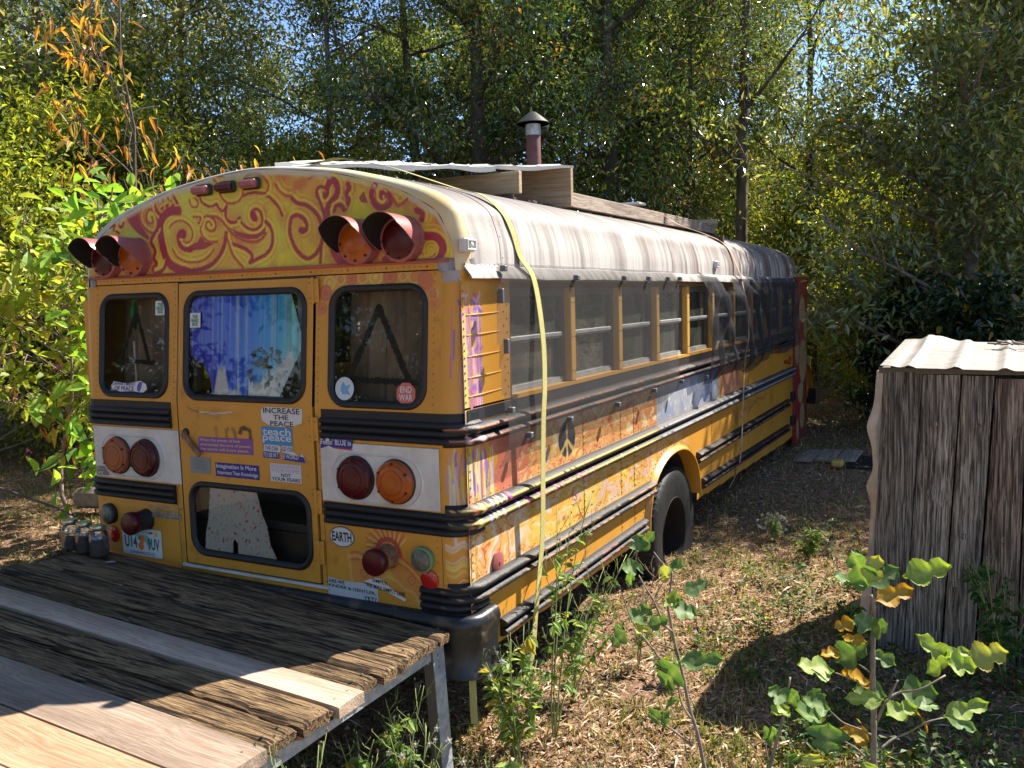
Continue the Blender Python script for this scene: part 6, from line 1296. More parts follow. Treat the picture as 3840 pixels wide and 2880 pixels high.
def in_view(P,margin=.06):
    d=P-CAM; f=d[:,0]*math.sin(YAW)+d[:,1]*math.cos(YAW); s=d[:,0]*math.cos(YAW)-d[:,1]*math.sin(YAW)
    return (f>.3)&(np.abs(s/np.maximum(f,.1))<.585+margin)
def leaf_big(C,D,Nn,L,W,droop=.15,fold=.2):
    D=D/(np.linalg.norm(D,axis=1)[:,None]+1e-9); S=np.cross(D,Nn); S/=np.linalg.norm(S,axis=1)[:,None]+1e-9; U_=np.cross(S,D)
    L=np.asarray(L)[:,None];W=np.asarray(W)[:,None]
    P=lambda t,w,h:C+D*L*t+S*W*w+U_*(W*fold*h*2-L*droop*t*t)
    a=P(0,0,0);t=P(1,0,0);m1=P(.33,0,0);m2=P(.68,0,0)
    q=[(a,P(.18,.38,.8),P(.42,.5,1),m1),(m1,P(.42,.5,1),P(.72,.34,.7),m2),(a,m1,P(.42,-.5,1),P(.18,-.38,.8)),(m1,m2,P(.72,-.34,.7),P(.42,-.5,1)),(m2,P(.72,.34,.7),t,t*.999+m2*.001),(m2,t*.999+m2*.001,t,P(.72,-.34,.7))]
    V=np.stack([np.stack(x,1) for x in q],1); return V.reshape(-1,4,3)
# litter: dry leaves lying on the ground
def litter(n,name,label,rad,pal,Ls,seed,lift=.008,flatn=.35,area=None,wr=(.3,.6)):
    r=np.random.default_rng(seed); a=YAW-.62+r.random(n)*1.55; d=np.exp(r.random(n)*(math.log(rad)-math.log(2.2))+math.log(2.2))
    P=np.stack([CAM[0]+d*np.sin(a),CAM[1]+d*np.cos(a)],1); 
    if area is not None: P=P[area(P[:,0],P[:,1])]
    P=P[fbm(P[:,0]*1.7+9,P[:,1]*1.7+9,seed,3)+.5*r.random(len(P))>.62]
    n=len(P); z=gz(P[:,0],P[:,1])+r.random(n)*lift*2
    D=rand_dir(n,r); D[:,2]*=flatn; Nn=np.tile((0,0,1.),(n,1))+rand_dir(n,r)*.5; L=r.uniform(Ls[0],Ls[1],n)*(1+.05*np.hypot(P[:,0]-CAM[0],P[:,1]-CAM[1]))
    V=leaf_quads(np.c_[P,z],D,Nn,L,L*r.uniform(wr[0],wr[1],n),-.1+.3*r.random(),.25)
    g=MB(); g.quads(V,c=palette(n,pal,r,.4)); o=g.build(name,M['litter']); tag(o,label,'leaf litter',kind='stuff'); return o
litter(64000,'leaf_litter','brown and tan fallen leaves and straw strewn over the ground',24,[(4,(.36,.24,.14)),(4,(.24,.14,.075)),(2,(.48,.37,.23)),(1.5,(.16,.085,.045)),(.7,(.45,.17,.06)),(.4,(.36,.10,.05)),(.8,(.56,.48,.34))],(.012,.042),3)
# grass
def grass(n,name,label,pal,h,seed,thr,lo=2.2,hi=14,area=None):
    r=np.random.default_rng(seed); a=YAW-.62+r.random(n)*1.55; d=np.exp(r.random(n)*(math.log(hi)-math.log(lo))+math.log(lo)); P=np.stack([CAM[0]+d*np.sin(a),CAM[1]+d*np.cos(a)],1)
    k=fbm(P[:,0]*1.3+30,P[:,1]*1.3+30,seed,3)+.35*(vnoise(P[:,0]*9+30,P[:,1]*9+30,seed)-.5)>thr
    if area is not None: k&=area(P[:,0],P[:,1])
    P=P[k];n=len(P); z=gz(P[:,0],P[:,1]); H=r.uniform(h[0],h[1],n); A=r.random(n)*2*PI; lean=r.uniform(.15,1.1,n)
    B=np.c_[P,z]; D=np.stack([np.cos(A)*lean,np.sin(A)*lean,np.ones(n)],1);D/=np.linalg.norm(D,axis=1)[:,None]; S=np.stack([-np.sin(A),np.cos(A),0*A],1)*(.0022+.0006*d[k][:,None]*.6)
    T=B+D*H[:,None]; T[:,2]-=H*lean*.25; M_=B+D*H[:,None]*.5
    V=np.stack([B-S,B+S,M_+S*.8,T,M_-S*.8],1)
    g=MB(); g.quads(V,5,c=palette(n,pal,r,.35)); o=g.build(name,M['grassm']); tag(o,label,'grass',kind='stuff'); return o
off=lambda x,y:~((x>-1.15)&(x<.95)&(y>-.1)&(y<9))&~((x>2.5)&(y>2.0)&(y<3.1))
grass(74000,'dry_grass','thin straw coloured grass over the sunny ground',[(4,(.46,.35,.20)),(2,(.30,.21,.11)),(1.2,(.24,.26,.08))],(.02,.075),5,.36,area=off)
litter(50000,'straw','pale straw and thin dead stalks lying on the ground',16,[(3,(.52,.38,.24)),(2,(.40,.27,.17)),(1,(.25,.15,.09)),(1,(.62,.52,.38))],(.03,.10),13,.012,.15,wr=(.05,.12))
grass(42000,'green_grass','patches of short green grass among the leaves',[(3,(.13,.19,.045)),(2,(.22,.27,.07)),(1,(.33,.33,.11))],(.03,.11),6,.525,area=off)
# small broad-leaved weeds as ground cover
def weeds(n,name,label,pal,seed,thr,hi=12,ls=(.015,.04),lo=2.2,area=off,hh=.10):
    r=np.random.default_rng(seed); a=YAW-.62+r.random(n)*1.55; d=np.exp(r.random(n)*(math.log(hi)-math.log(lo))+math.log(lo)); P=np.stack([CAM[0]+d*np.sin(a),CAM[1]+d*np.cos(a)],1)
    k=(fbm(P[:,0]*.9+80,P[:,1]*.9+80,seed,3)>thr)&area(P[:,0],P[:,1]); P=P[k]; n=len(P); m=11
    C=np.repeat(np.c_[P,gz(P[:,0],P[:,1])],m,0); A=r.random(n*m)*2*PI; el=r.uniform(.0,.9,n*m); D=np.stack([np.cos(A)*np.cos(el),np.sin(A)*np.cos(el),np.sin(el)],1)
    C=C+D*r.uniform(.0,.05,(n*m,1)); C[:,2]+=r.uniform(.0,hh,n*m)*np.repeat(r.random(n),m)
    L=r.uniform(ls[0],ls[1],n*m); V=leaf_quads(C,D,np.tile((0,0,1.),(n*m,1))+.3*rand_dir(n*m,r),L,L*.6,.1,.15)
    g=MB(); g.quads(V,c=palette(n*m,pal,r,.35)); o=g.build(name,M['leafm']); tag(o,label,'weeds',kind='stuff'); return o
weeds(1700,'green_weeds','low broad leaved green weeds scattered over the ground',[(3,(.09,.16,.045)),(2,(.16,.23,.07)),(1,(.22,.27,.12))],8,.555,ls=(.014,.038))
sh_area=lambda x,y:(x>2.35)&(y<2.05)&(y>.6)|((x>1.7)&(x<2.55)&(y>1.2)&(y<4.2))
weeds(2600,'ground_creeper','dense low creeper in the shade at the foot of the shed',[(3,(.05,.11,.03)),(2,(.09,.15,.04)),(.6,(.28,.27,.04))],9,.30,lo=3.2,hi=8,ls=(.02,.05),area=sh_area,hh=.16)

# ================================================================== TREES AND SHRUBS
def skeleton(r,H,cr,base,nl,lean=(0,0),tr=.12,wob=.25,up=.35,flat=1.):
    """returns list of (pts,radius array) and tip positions"""
    n=9; t=np.linspace(0,1,n); T=np.stack([lean[0]*t*H+wob*(np.cumsum(r.normal(size=n))*.18),lean[1]*t*H+wob*(np.cumsum(r.normal(size=n))*.18),t*H],1); T[0,:2]=0
    br=[(T,tr*(1-.82*t))]; tips=[]
    for i in range(nl):
        f=base+(1-base)*((i+r.random())/nl); p=np.array([np.interp(f,t,T[:,k]) for k in range(3)])
        a=r.random()*2*PI+i*2.4; L=cr*(.55+.6*r.random())*math.sqrt(max(.15,1-((f-base)/(1-base)-.35)**2*1.6)); e=up+.5*r.random()*f
        d=np.array((math.cos(a)*flat,math.sin(a),e)); d/=np.linalg.norm(d); m=6; s=np.linspace(0,1,m)[:,None]
        B=p+d*L*s+np.cumsum(r.normal(size=(m,3)),0)*.05*L*s; B[:,2]+=.12*L*(s[:,0]**2)*(1 if r.random()<.6 else -1)
        r0=tr*(1-.8*f)*.5; br.append((B,r0*(1-.85*s[:,0])))
        for j in range(7):
            g=.25+.75*(j+r.random())/7; q=np.array([np.interp(g,s[:,0],B[:,k]) for k in range(3)]); d2=d+rand_dir(1,r)[0]*.9; d2/=np.linalg.norm(d2); l2=L*.38*(1.25-g*.6)*(.6+.7*r.random()); m2=4; s2=np.linspace(0,1,m2)[:,None]
            B2=q+d2*l2*s2+np.cumsum(r.normal(size=(m2,3)),0)*.05*l2; br.append((B2,r0*.35*(1-.8*s2[:,0]))); tips+= [B2[1],B2[2],B2[3]]
    return br,np.array(tips)
def make_tree(name,seed,H,cr,base,nl,nleaf,LL,pal,label,cat='tree',tr=.12,lean=(0,0),clump=.28,mat='leaf',bark='bark',aspect=.42,droop=.2,clvar=.5,group=None,wob=.25,up=.35,extra=None,hang=-.1,minr=.004):
    r=np.random.default_rng(seed); br,tips=skeleton(r,H,cr,base,nl,lean,tr,wob,up)
    root=empty(name,(0,0,0),label,cat,group)
    g=MB(); 
    for i,(P,R) in enumerate(br): g.tube(P,np.maximum(R,minr),7 if i==0 else 4,cap=False)
    g.build('trunk',M[bark],root,smooth=True)
    k=len(tips); per=r.gamma(1.2,1.,k); per=np.maximum(1,(per/per.sum()*nleaf)).astype(int); ci=np.repeat(np.arange(k),per); n=len(ci)
    off_=r.normal(size=(n,3))*clump*np.array((1,1,.75)); C=tips[ci]+off_
    D=rand_dir(n,r)+np.array((0,0,hang)); out=C-np.array((lean[0]*H*.5,lean[1]*H*.5,H*.6)); D+=.4*out/np.linalg.norm(out,axis=1)[:,None]
    Nn=np.tile((0,0,1.),(n,1))+.8*rand_dir(n,r); L=LL*r.uniform(.65,1.25,n)
    col=palette(n,pal,r,.22)*(1+clvar*(r.random(k)[ci][:,None]*2-1)); 
    if extra is not None:
        m=r.random(k)[ci]<extra[0]; col[m]=palette(int(m.sum()),extra[1],r,.3)
    big=LL>=.12 and nleaf<9000
    if big: V=leaf_big(C,D,Nn,L,L*aspect,droop,.12); col=np.repeat(col,6,0)
    else: V=leaf_quads(C,D,Nn,L,L*aspect,droop,.12)
    V[...,2]=np.maximum(V[...,2],.02)
    g=MB(); g.quads(V,c=np.clip(col,0,1)); g.build('crown',M[mat],root)
    return root
def polar(px,d): a=YAW+math.atan((px-1106)/1891.); return (CAM[0]+d*math.sin(a),CAM[1]+d*math.cos(a))
def place(root,px,d,rot=0.,s=1.,dz=0.):
    x,y=polar(px,d); root.location=(x,y,float(gz(x,y))-.05+dz); root.rotation_euler=(0,0,rot); root.scale=(s,s,s); return root
def again(root,px,d,rot,s,label,group=None,dz=0.,sz=None):
    x,y=polar(px,d); c=copy_tree(root,(x,y,float(gz(x,y))-.05+dz),None,label,group,rot,s)
    if sz: c.scale=(s,s,sz)
    return c
DK=[(4,(.055,.10,.028)),(3,(.09,.15,.04)),(2,(.15,.20,.05)),(.6,(.27,.26,.05))]
MD=[(4,(.12,.18,.04)),(3,(.19,.25,.06)),(2,(.28,.31,.07)),(.6,(.42,.33,.06))]
YG=[(3,(.22,.26,.08)),(3,(.34,.35,.14)),(2,(.12,.17,.045)),(.8,(.48,.42,.16)),(.15,(.42,.20,.05))]
AU=[(2,(.30,.27,.05)),(2,(.42,.30,.05)),(1,(.50,.20,.05)),(2,(.14,.18,.04))]
OR=[(.12,[(1,(.44,.20,.04)),(1,(.40,.28,.05))])]
A=make_tree('oak_tree',1,10.5,3.0,.12,30,30000,.11,DK,'dark glossy evergreen oak with a thick trunk straight behind the chimney side of the bus',tr=.20,clump=.27,mat='leafd',extra=(.05,AU))
B=make_tree('slender_tree',2,10.5,2.4,.10,28,23000,.10,MD,'slender green tree left of the chimney with yellowing sprays',tr=.12,clump=.24,mat='leafd',extra=(.08,AU))
Cc=make_tree('forked_tree',3,12,2.5,.10,22,15000,.095,MD,'tall open tree with a bare forked upper trunk against blue sky, right of the chimney',tr=.125,clump=.22,mat='leafd',extra=(.12,AU),wob=.3,up=.7)
Dd=make_tree('bushy_tree',4,7.5,2.6,.03,34,36000,.085,YG,'broad olive green bushy tree at the left edge of the photo',tr=.09,clump=.24,mat='leaf',bark='barkl',extra=(.05,OR[0][1]))
# main row, from left to right
place(A,1045,15.5,0.,1.)
place(B,740,15.5,1.,.82)
place(Cc,1625,15.5,2.2,1.)
place(Dd,130,16.5,.4,1.5)
again(Dd,-110,15.0,2.5,1.45,'olive bushy tree cut off by the left edge, partly behind the orange-leaved sapling')
again(Dd,430,17.0,4.,1.15,'lower olive green tree just left of the painted tail cap')
again(A,560,19,1.7,.6,'dark oak rising behind the left half of the bus tail')
again(A,1330,16.5,3.3,1.02,'dark oak directly right of the stove chimney')
again(B,900,17,4.,1.1,'slender tree between the two dark oaks behind the bus roof')
again(B,1200,18.5,5.,1.15,'slender tree behind the chimney, mostly hidden by dark leaves')
again(Cc,1760,18,.6,.85,'tall open tree above the front end of the bus')
again(B,1500,18,.3,.85,'green tree with yellow tips above the middle of the bus')
again(Dd,1690,20,1.2,1.1,'yellowish bushy tree low behind the front of the bus')
again(A,1480,21,5.,1.05,'deep background oak over the far end of the bus roof')
again(Cc,330,16.5,4.2,.98,'tall thin tree with sky showing through, upper left')
F_=make_tree('distant_tree',12,10.5,3.2,.06,26,11000,.24,[(3,(.055,.09,.025)),(3,(.10,.145,.035)),(1.6,(.17,.20,.045)),(.6,(.28,.24,.05))],'distant tree deep in the wood, seen only through gaps between nearer trees',tr=.14,clump=.34,mat='leafd',group='distant trees filling the wood behind')
place(F_,1330,26,0,1.)
for i,(x,y,s) in enumerate([(-5,-8,.8),(-9,-5,.8),(-1,-9,.8),(-12,-9,1.),(-14,-3,1.),(-7,-13,1.1),(3.5,-10,.8),(-17,-7,1.1)]): copy_tree(F_,(x,y,float(gz(x,y))),None,'tree standing behind the viewer, mirrored in the bus windows','trees behind the viewer',i*1.3,s)
G3='distant trees filling the wood behind'; L3='distant tree deep in the wood, seen only through gaps between nearer trees'
G3b=[(60,23,.9),(230,24,.62),(400,25,.60),(560,25,.56),(700,24,.55),(840,25,.8),(980,24,.9),(1110,25,.85),(1230,25,.95),(1440,26,.95),(1560,27,.62),(1690,26,.55),(1820,27,.55),(1950,25,.6),(2080,26,.6),(2230,24,.8)]
for i,(px,d,s) in enumerate(G3b): again(F_,px,d,i*1.7,s,L3,G3)
for i,(x,y,s) in enumerate([(6.5,13,.9),(9.5,10.5,.85),(13,13,1.),(12,6,.85),(8.5,17,1.),(4.5,19,.9)]): copy_tree(F_,(x,y,float(gz(x,y))),None,L3,G3,i*1.1,s)
# understorey shrubs
E_=make_tree('understorey_shrub',6,3.2,1.7,.02,26,17000,.075,[(3,(.20,.25,.04)),(3,(.30,.33,.05)),(1.5,(.42,.40,.06)),(1,(.10,.15,.03))],'yellow green shrub glowing in the sun just right of the bus front','shrub',tr=.035,clump=.22,mat='leafm',bark='barkl')
place(E_,1800,17.5,0,1.05)
for i,(px,d,s,lb) in enumerate([(1700,19,1.3,'yellow green shrub hidden partly by the far end of the bus roof'),(1890,15,.95,'light green shrub between the bus front and the dark broad-leaved bush'),(1960,19,1.3,'yellow shrub behind the dark broad-leaved bush'),(-10,14,1.25,'bright green shrub low at the left edge behind the berry bush'),(270,13.5,1.2,'green shrub between the berry bush and the bus tail'),(620,15,1.2,'green shrub behind the bus tail at left'),(2150,16,1.2,'green shrub behind the shed roof at right')]): again(E_,px,d,i*1.3,s,lb)
G4='low shrubs along the edge of the wood'
for i,(px,d,s) in enumerate([(1840,24,1.2),(1750,26,1.5),(1900,27,1.3),(-40,12.5,1.2),(160,13,1.3),(330,14,1.2),(80,15,1.5)]): again(E_,px,d,i*2.1,s,'low yellow green shrub at the edge of the wood, one of several alike',G4)
# right hand tree with long glossy leaves
SV=[(3,(.11,.16,.05)),(3,(.22,.27,.09)),(2.5,(.36,.38,.17)),(.5,(.38,.34,.05))]
R1=make_tree('bay_tree',8,6.4,2.2,.10,32,17000,.135,SV,'large tree with long glossy silver-green leaves above the shed at the right edge',tr=.11,clump=.26,mat='leaf',bark='barkl',aspect=.34,extra=(.03,AU),up=.5,hang=.35,droop=.05)
place(R1,2140,12.6,0,1.0)
again(R1,2020,13.8,2.,.86,'smaller silver-leaved tree left of the big one at the right edge')
again(R1,2300,14.2,4.,1.1,'silver-leaved tree cut off by the right edge')
# dark broad-leaved bush beside the path
K=make_tree('broadleaf_bush',9,2.3,1.05,.05,24,5200,.17,[(4,(.025,.055,.018)),(2,(.05,.09,.03)),(.25,(.42,.30,.03))],'dark bush of broad leathery leaves rising behind the shed roof','bush',tr=.04,clump=.16,aspect=.42,bark='bark')
place(K,2010,12.2,0,.74)
again(K,2150,11.2,1.9,.72,'second dark leathery bush directly behind the shed, right of the first')
again(K,1960,12.6,3.,.60,'low dark leathery bush at the edge of the path beyond the shed')
# berry bush at left
def berry_bush(name,seed,label,x,y,H,cr,nleaf,LL,pal,berries,nl=22):
    t=make_tree(name,seed,H,cr,.30,nl,nleaf,LL,pal,label,'shrub',tr=.022,clump=.15,mat='leafm',bark='barkl',aspect=.52,droop=.25,hang=-.25,up=.55,clvar=.2,minr=.005)
    t.location=(x,y,float(gz(x,y))-.03)
    if berries:
        r=np.random.default_rng(seed+3)
        for i in range(berries):
            g=MB()
            a=r.random()*2*PI; rr=cr*math.sqrt(r.random())*.85; z=H*(.25+.6*r.random()); c=np.array((rr*math.cos(a),rr*math.sin(a),z))
            for j in range(11): p=c+r.normal(size=3)*.018; g.lathe([(.0001,-.008),(.007,-.004),(.008,0),(.006,.005),(.0001,.008)],p,'z',5)
            b=g.build('berry_cluster',M['berry'],None); b.parent=t
    return t
M['berry']=pbr('magenta_berry',(.32,.02,.16),.35)
BB=[(4,(.30,.38,.06)),(3,(.42,.47,.10)),(2,(.20,.28,.05)),(1,(.55,.50,.10)),(.4,(.50,.30,.06))]
berry_bush('beautyberry_bush',21,'sunlit yellow green bush with magenta berry clusters left of the bus tail',-2.9,2.0,2.5,1.0,1300,.15,BB,34)
berry_bush('beautyberry_bush',22,'leafy bush with a few magenta berries at the lower left edge',-4.1,1.9,2.3,1.0,1100,.15,BB,16)
berry_bush('green_sapling',23,'upright sapling with bright green leaves rising behind the left end of the tail cap',-1.95,.8,2.75,.5,360,.13,[(3,(.20,.38,.05)),(2,(.32,.50,.08)),(1,(.12,.24,.04))],0,12)
t=make_tree('orange_sapling',24,4.6,1.4,.1,18,380,.14,[(3,(.50,.24,.05)),(2,(.55,.34,.08)),(1.5,(.35,.34,.08)),(1,(.42,.15,.05))],'thin bare-stemmed sapling with long drooping orange leaves at upper left','tree',tr=.035,clump=.12,mat='leafm',aspect=.22,droop=.5,hang=-1.1,up=.8,clvar=.2)
t.location=(-3.3,2.1,float(gz(-3.3,2.1))); 
t=make_tree('bare_shrub',25,2.6,1.3,.02,40,500,.05,[(1,(.30,.25,.12))],'tangle of thin pale leafless twigs behind the berry bush','shrub',tr=.02,clump=.2,bark='barkl',up=.9,minr=.004); t.location=(-4.1,2.9,.1)
# long twig crossing toward the jars
g=MB(); g.tube(smooth_line([(-3.4,.2,1.15),(-2.7,.0,1.10),(-2.0,-.05,1.0),(-1.5,.0,.90),(-1.22,.02,.84)],5),[.010]*20+[.006],6,cap=False) if False else g.tube([(-3.4,.2,1.15),(-2.7,.0,1.12),(-2.0,-.05,1.0),(-1.5,.0,.90),(-1.22,.02,.82)],[.010,.009,.008,.006,.004],6)
g.tube([(-2.0,-.05,1.0),(-1.7,.1,1.1),(-1.4,.2,1.3)],[.005,.004,.002],5); o=g.build('dry_branch',M['bark']); tag(o,'long dark leafless branch reaching toward the glass jars','branch')
# logs at the foot of the bush
g=MB(); g.tube([(-4.4,2.2,.24),(-3.3,2.5,.26),(-2.7,2.6,.22)],[.10,.11,.09],10); o=g.build('fallen_log',M['barkl']); tag(o,'pale fallen log under the berry bush','log')

# ================================================================== FOREGROUND PLANTS
FC={'g':[(.10,.185,.06),(.16,.26,.09)],'h':[(.24,.33,.065),(.32,.40,.10)],'m':[(.26,.34,.07),(.18,.26,.07)],'y':[(.42,.46,.13),(.50,.44,.10)],'o':[(.46,.27,.015),(.42,.20,.015)]}
def fig_leaf(mb,A_,B_,w,c,r):
    A_=np.array(A_,float);B_=np.array(B_,float); D=B_-A_; L=np.linalg.norm(D); D/=L
    view=CAM-A_; view/=np.linalg.norm(view); Nn=view*.85+np.array((0,0,.6))+np.array([r.uniform(-.3,.3) for _ in range(3)]); S=np.cross(D,Nn); S/=np.linalg.norm(S); U_=np.cross(S,D)
    n=16; outl=[]; lob=r.uniform(.75,1.05)
    hw=lambda t:max(math.exp(-(abs(t-.36)/.24)**2.6),(.78-.1*lob)*math.exp(-(abs(t-.74)/.21)**2.6))*min(1,(1.02-t)*6)*(.35+.65*min(1,t*6))
    V=[];C=[];m=7; c0,c1=np.array(FC[c][0]),np.array(FC[c][1]); s1=r.uniform(-.15,.25); cup=r.uniform(.1,.4)
    for i in range(n*2+1):
        t=i/(n*2)
        for j in range(m):
            s=(j/(m-1)*2-1); ww=w*.5*hw(t)*(1+.03*math.sin(t*40))
            ww*=1+.05*math.sin(t*75+s1*9)*(abs(s)>.9); V.append(A_+D*L*(t-.05*abs(s)*(1-t))+S*ww*s+U_*(.008*L*math.sin(t*23+abs(s)*7+w*.3)+.0*w+cup*w*.5*s*s-.22*L*t*t*s1+.012*math.sin(t*9+s*5)*L))
            vein=1.4*max(0,1-abs(s)*5)+.9*max(0,1-abs(((t+abs(s)*.25)*5)%1-.5)*9)*(abs(s)>.05)
            edge=(abs(s)>.8)
            q=c0+(c1-c0)*r.random()*.5; q=q*(1-.28*vein)+np.array((.42,.46,.20))*.28*vein
            if c in 'yo' and edge: q=q*np.array((.8,.6,.5))
            if c=='h' and vein>.4: q=q*1.15
            C.append(np.clip(q,0,1))
    F=[(i*m+j,i*m+j+1,(i+1)*m+j+1,(i+1)*m+j) for i in range(2*n) for j in range(m-1)]
    mb.add(V,F,0,np.array(C))
figroot={'A':empty('fig_sapling',(2.15,.30,0),'fig sapling with soft green lobed leaves in front of the rear wheel','sapling'),'B':empty('fig_sapling',(2.80,.62,0),'taller fig sapling with yellow and green leaves in front of the shed','sapling'),'C':empty('fig_sapling',(2.52,.55,0),'short fig shoot with a few green leaves left of the tallest sapling','sapling')}
for k_,rt in figroot.items():
    g=MB()
    for gk,w,p in FIGB:
        if gk!=k_: continue
        P=np.array(p,float).reshape(-1,3)/1000; 
        if P[0][2]<.3 and w>=13: P=np.vstack([[P[0][0]+.03,P[0][1],-.03],P])
        n_=len(P); R=np.linspace(w*.00062,w*.00062*.5,n_); Q=smooth_line(P,4); R=np.interp(np.linspace(0,1,len(Q)),np.linspace(0,1,n_),R); R=R*(1+.12*np.sin(np.arange(len(Q))*2.1)); g.tube(Q,R,7)
    g.build('stem',M['barkl'],rt,smooth=True)
    r=random.Random(ord(k_)); i=0; pt_=MB()
    for gk,ab,w,c in FIGL:
        if gk!=k_: continue
        a=np.array(ab[:3])/1000.;b=np.array(ab[3:])/1000.; mb=MB(); fig_leaf(mb,a,a+(b-a)*1.12,w/1000.*1.4,c,r); mb.build('leaf',M['figleaf'],rt,smooth=True,label={'o':'withered orange yellow leaf','y':'yellowing leaf'}.get(c))
# tall flowering weeds
M['petal']=pbr('white_petal',(.75,.74,.68),.6); M['eye']=pbr('yellow_flower_eye',(.60,.36,.03),.7); M['seed']=pbr('dry_seed_head',(.12,.085,.05),.9); M['stemg']=pbr('green_stem',(.22,.27,.08),.7); M['stemd']=pbr('dry_stem',(.26,.20,.11),.8)
def weed(label,base,H,seed,nst=3,spread=.2,leafy=.55,ls=(.03,.07),heads=6,flowers=0,pal=None,lean=(0,0),stem='stemg',name='flowering_weed',maxl=60):
    r=random.Random(seed); rr=np.random.default_rng(seed); root=empty(name,base,label,'weed'); g=MB(); HD=[]; fl=MB(); C=[];D=[];
    for s in range(nst):
        a=r.uniform(0,2*PI); h=H*r.uniform(.7,1.); t=np.linspace(0,1,8); P=np.stack([base[0]+(lean[0]+spread*math.cos(a))*t**1.4*H+.012*np.sin(t*7+s),base[1]+(lean[1]+spread*math.sin(a))*t**1.4*H+.01*np.cos(t*9+s),base[2]-.02+h*t-.12*h*(t**3)*abs(lean[0]+spread)],1)
        g.tube(P,np.linspace(.0045,.0018,8),5)
        for i in range(7):
            f=.25+.72*i/7; p=np.array([np.interp(f,t,P[:,k]) for k in range(3)]); aa=r.uniform(0,2*PI); l=h*r.uniform(.10,.24); q=p+np.array((math.cos(aa)*l*.6,math.sin(aa)*l*.6,l*.75)); mid=(p+q)/2+np.array((math.cos(aa),math.sin(aa),-.3))*l*.1
            g.tube([p,mid,q],[.002,.0016,.001],4)
            if f>leafy-.25:
                for j in range(2):
                    q2=q+np.array([r.uniform(-.04,.04),r.uniform(-.04,.04),r.uniform(.0,.05)]); g.tube([mid,q2],[.0012,.0008],4)
                    if r.random()<heads/7.:
                        hd=MB(); HD.append(hd)
                        for b in range(12):
                            d=np.array([r.gauss(0,1) for _ in range(3)]);d/=np.linalg.norm(d); hd.tube([q2,q2+d*.010],[.0011,.0006],3)
                    elif r.random()<.5: hd=MB(); HD.append(hd); hd.lathe([(.0001,-.006),(.003,0),(.0025,.006),(.0001,.009)],q2,'z',5,1)
            if f<leafy+.2:
                for j in range(6): C.append(p+(q-p)*r.random()*(.2+j*.13)); v=np.array((math.cos(aa+r.uniform(-1.3,1.3)),math.sin(aa+r.uniform(-1.3,1.3)),r.uniform(-.4,.5))); D.append(v)
        for i in range(flowers):
            q=P[-1]+np.array([r.uniform(-.07,.07),r.uniform(-.07,.07),r.uniform(-.12,.03)]); g.tube([P[-2],q],[.0012,.001],4); 
            n_=np.array((r.uniform(-.5,.5),-1,.7)); n_/=np.linalg.norm(n_); e1=np.cross(n_,(0,0,1.));e1/=np.linalg.norm(e1);e2=np.cross(n_,e1)
            for k in range(5): t_=2*PI*k/5; d=e1*math.cos(t_)+e2*math.sin(t_); s_=np.cross(n_,d); fl.add([q,q+d*.008+s_*.0045,q+d*.016,q+d*.008-s_*.0045],[(0,1,2,3)],0)
            fl.lathe([(.005,-.002),(.004,.003),(.0001,.004)],q,'-y',7,1)
    g.build('stem',M[stem],root,smooth=True)
    if C:
        C=np.array(C);D=np.array(D);n=len(C);L=rr.uniform(ls[0],ls[1],n); V=leaf_big(C,D,np.tile((0,-.3,1.),(n,1))+.4*rand_dir(n,rr),L,L*.45,.25,.15); q=MB(); q.quads(V,c=np.repeat(palette(n,pal or [(3,(.16,.26,.07)),(2,(.26,.36,.10)),(.3,(.45,.36,.06))],rr,.3),6,0)); q.build('leaves',M['leafm'],root)
    for hh in HD: hh.build('seed_head',[M['seed'],M['stemg']],root)
    if fl.n: fl.build('flowers',[M['petal'],M['eye']],root)
    return root
weed('slender weed with spiky seed heads rising in front of the deck edge',(1.42,-1.32,.0),.98,31,3,.07,.35,(.03,.065),6)
weed('weed with small white and yellow flowers beneath the deck edge',(1.34,-.62,.0),.56,33,3,.16,.45,(.03,.06),1,3)
weed('leafy green weed growing under the deck beside the galvanized leg',(1.10,-.34,.0),.52,34,3,.16,.55,(.035,.07),0,0)
weed('straggly green weed at the foot of the galvanized leg',(.98,-.50,.0),.36,35,3,.2,.55,(.035,.07),2,0)
weed('tall weed with branching seed heads against the rear corner of the bus',(1.40,.40,.0),1.12,36,4,.18,.6,(.035,.075),4,0,None,(.10,.25))
weed('leaning weed with brown seed heads along the lower side of the bus',(1.33,.75,.0),.80,37,4,.22,.5,(.03,.07),6,0,None,(.22,.35))
weed('low tangle of leafy weeds right of the rear bumper',(1.36,.12,.0),.62,38,5,.22,.7,(.035,.08),2,1,[(3,(.16,.26,.07)),(2,(.30,.38,.10)),(1,(.50,.40,.07))])
weed('pale green leafy weed in the sun at the bottom of the photo',(1.52,-.35,.0),.34,39,4,.3,.7,(.03,.07),0,1,[(3,(.26,.38,.12)),(2,(.40,.46,.14))])
weed('arching dry weed crossing the shaded ground in front of the rear wheel',(1.50,1.25,.02),.62,40,3,.3,.3,(.02,.05),7,0,None,(.45,.1),'stemd')
weed('small white flowered weed near the rear wheel',(1.75,3.7,.12),.22,41,5,.3,.6,(.03,.06),0,6,[(2,(.45,.5,.35)),(2,(.25,.33,.15))])
weed('small leafy weed in the middle of the sunny ground',(1.72,1.15,.03),.16,42,4,.5,.8,(.03,.05),0,0)
weed('small green weed beside the path between the bus and the shed',(2.05,3.3,.1),.24,43,5,.4,.8,(.03,.06),1,1)
weed('green weed at the foot of the shed wall, right of the tallest sapling',(3.25,1.85,.0),.75,44,5,.25,.8,(.04,.08),0,0,[(3,(.06,.13,.03)),(2,(.10,.18,.05))])
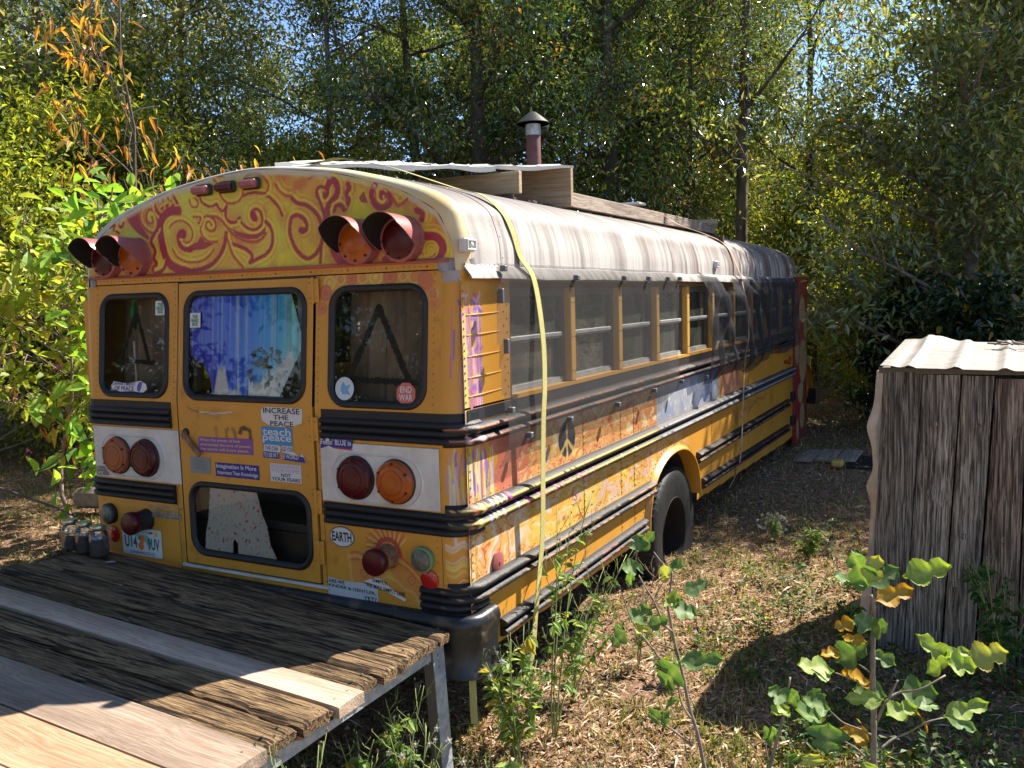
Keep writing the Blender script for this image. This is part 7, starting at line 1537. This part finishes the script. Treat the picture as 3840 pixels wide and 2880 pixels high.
weed('dark green weed at the left foot of the shed',(2.55,1.75,.0),.40,45,5,.35,.8,(.04,.07),0,0,[(3,(.07,.14,.035)),(1,(.4,.36,.05))])
# twigs on the ground
g=MB()
r=random.Random(9)
for i in range(90):
    x=r.uniform(1.2,2.9);y=r.uniform(-.8,6); a=r.uniform(0,PI);l=r.uniform(.05,.22);z=float(gz(x,y))+.012
    if 2.5<x and y>2: continue
    g.tube([(x,y,z),(x+l*.5*math.cos(a)+.01,y+l*.5*math.sin(a),z+.008),(x+l*math.cos(a),y+l*math.sin(a),z)],[.004,.0035,.002],4)
o=g.build('ground_twigs',M['barkl']); tag(o,'small broken twigs scattered on the ground','twigs',kind='stuff')

# ================================================================== CAMERA, SUN, SKY
def setcam():
    yaw,pitch,roll=-.4887,-.0977,-.0279
    d=np.array([math.sin(yaw)*math.cos(pitch),math.cos(yaw)*math.cos(pitch),math.sin(pitch)]); r0=np.cross(d,[0,0,1]);r0/=np.linalg.norm(r0);u0=np.cross(r0,d); c,s=math.cos(roll),math.sin(roll)
    r_,u_=c*r0+s*u0,-s*r0+c*u0
    from mathutils import Matrix
    cd=bpy.data.cameras.new('camera'); co=bpy.data.objects.new('camera',cd); COL.objects.link(co)
    m=Matrix(((r_[0],u_[0],-d[0],CAM[0]),(r_[1],u_[1],-d[1],CAM[1]),(r_[2],u_[2],-d[2],CAM[2]),(0,0,0,1))); co.matrix_world=m
    cd.sensor_width=36; cd.lens=36*1891.03/2212; cd.clip_end=1000; cd.clip_start=.05; sc.camera=co
setcam()
SX,SY=-.45,-.80
elev=math.atan2(1,math.hypot(SX,SY)); azi=math.atan2(-SX,-SY)   # azimuth from +Y towards +X
w=bpy.data.worlds.new('World'); sc.world=w; w.use_nodes=True; nt=w.node_tree; bg=nt.nodes['Background']; sky=nt.nodes.new('ShaderNodeTexSky'); sky.sky_type='NISHITA'; sky.sun_disc=False; sky.sun_elevation=elev; sky.sun_rotation=azi; sky.dust_density=.0; sky.altitude=2500; sky.ozone_density=3.5; sky.air_density=1.
nt.links.new(sky.outputs[0],bg.inputs[0]); bg.inputs[1].default_value=.10
ld=bpy.data.lights.new('sun','SUN'); ld.energy=5.0; ld.angle=math.radians(.53); ld.color=(1,.93,.82); lo=bpy.data.objects.new('sun',ld); COL.objects.link(lo)
from mathutils import Vector
lo.rotation_euler=Vector((-SX,-SY,1)).to_track_quat('Z','Y').to_euler()
sc.view_settings.view_transform='Standard'; sc.view_settings.look='None'; sc.view_settings.exposure=1.45; sc.view_settings.gamma=1
sc.cycles.max_bounces=4; sc.cycles.diffuse_bounces=2; sc.cycles.glossy_bounces=2; sc.cycles.transmission_bounces=2; sc.cycles.transparent_max_bounces=12
sc.cycles.use_adaptive_sampling=True
bpy.context.view_layer.update()
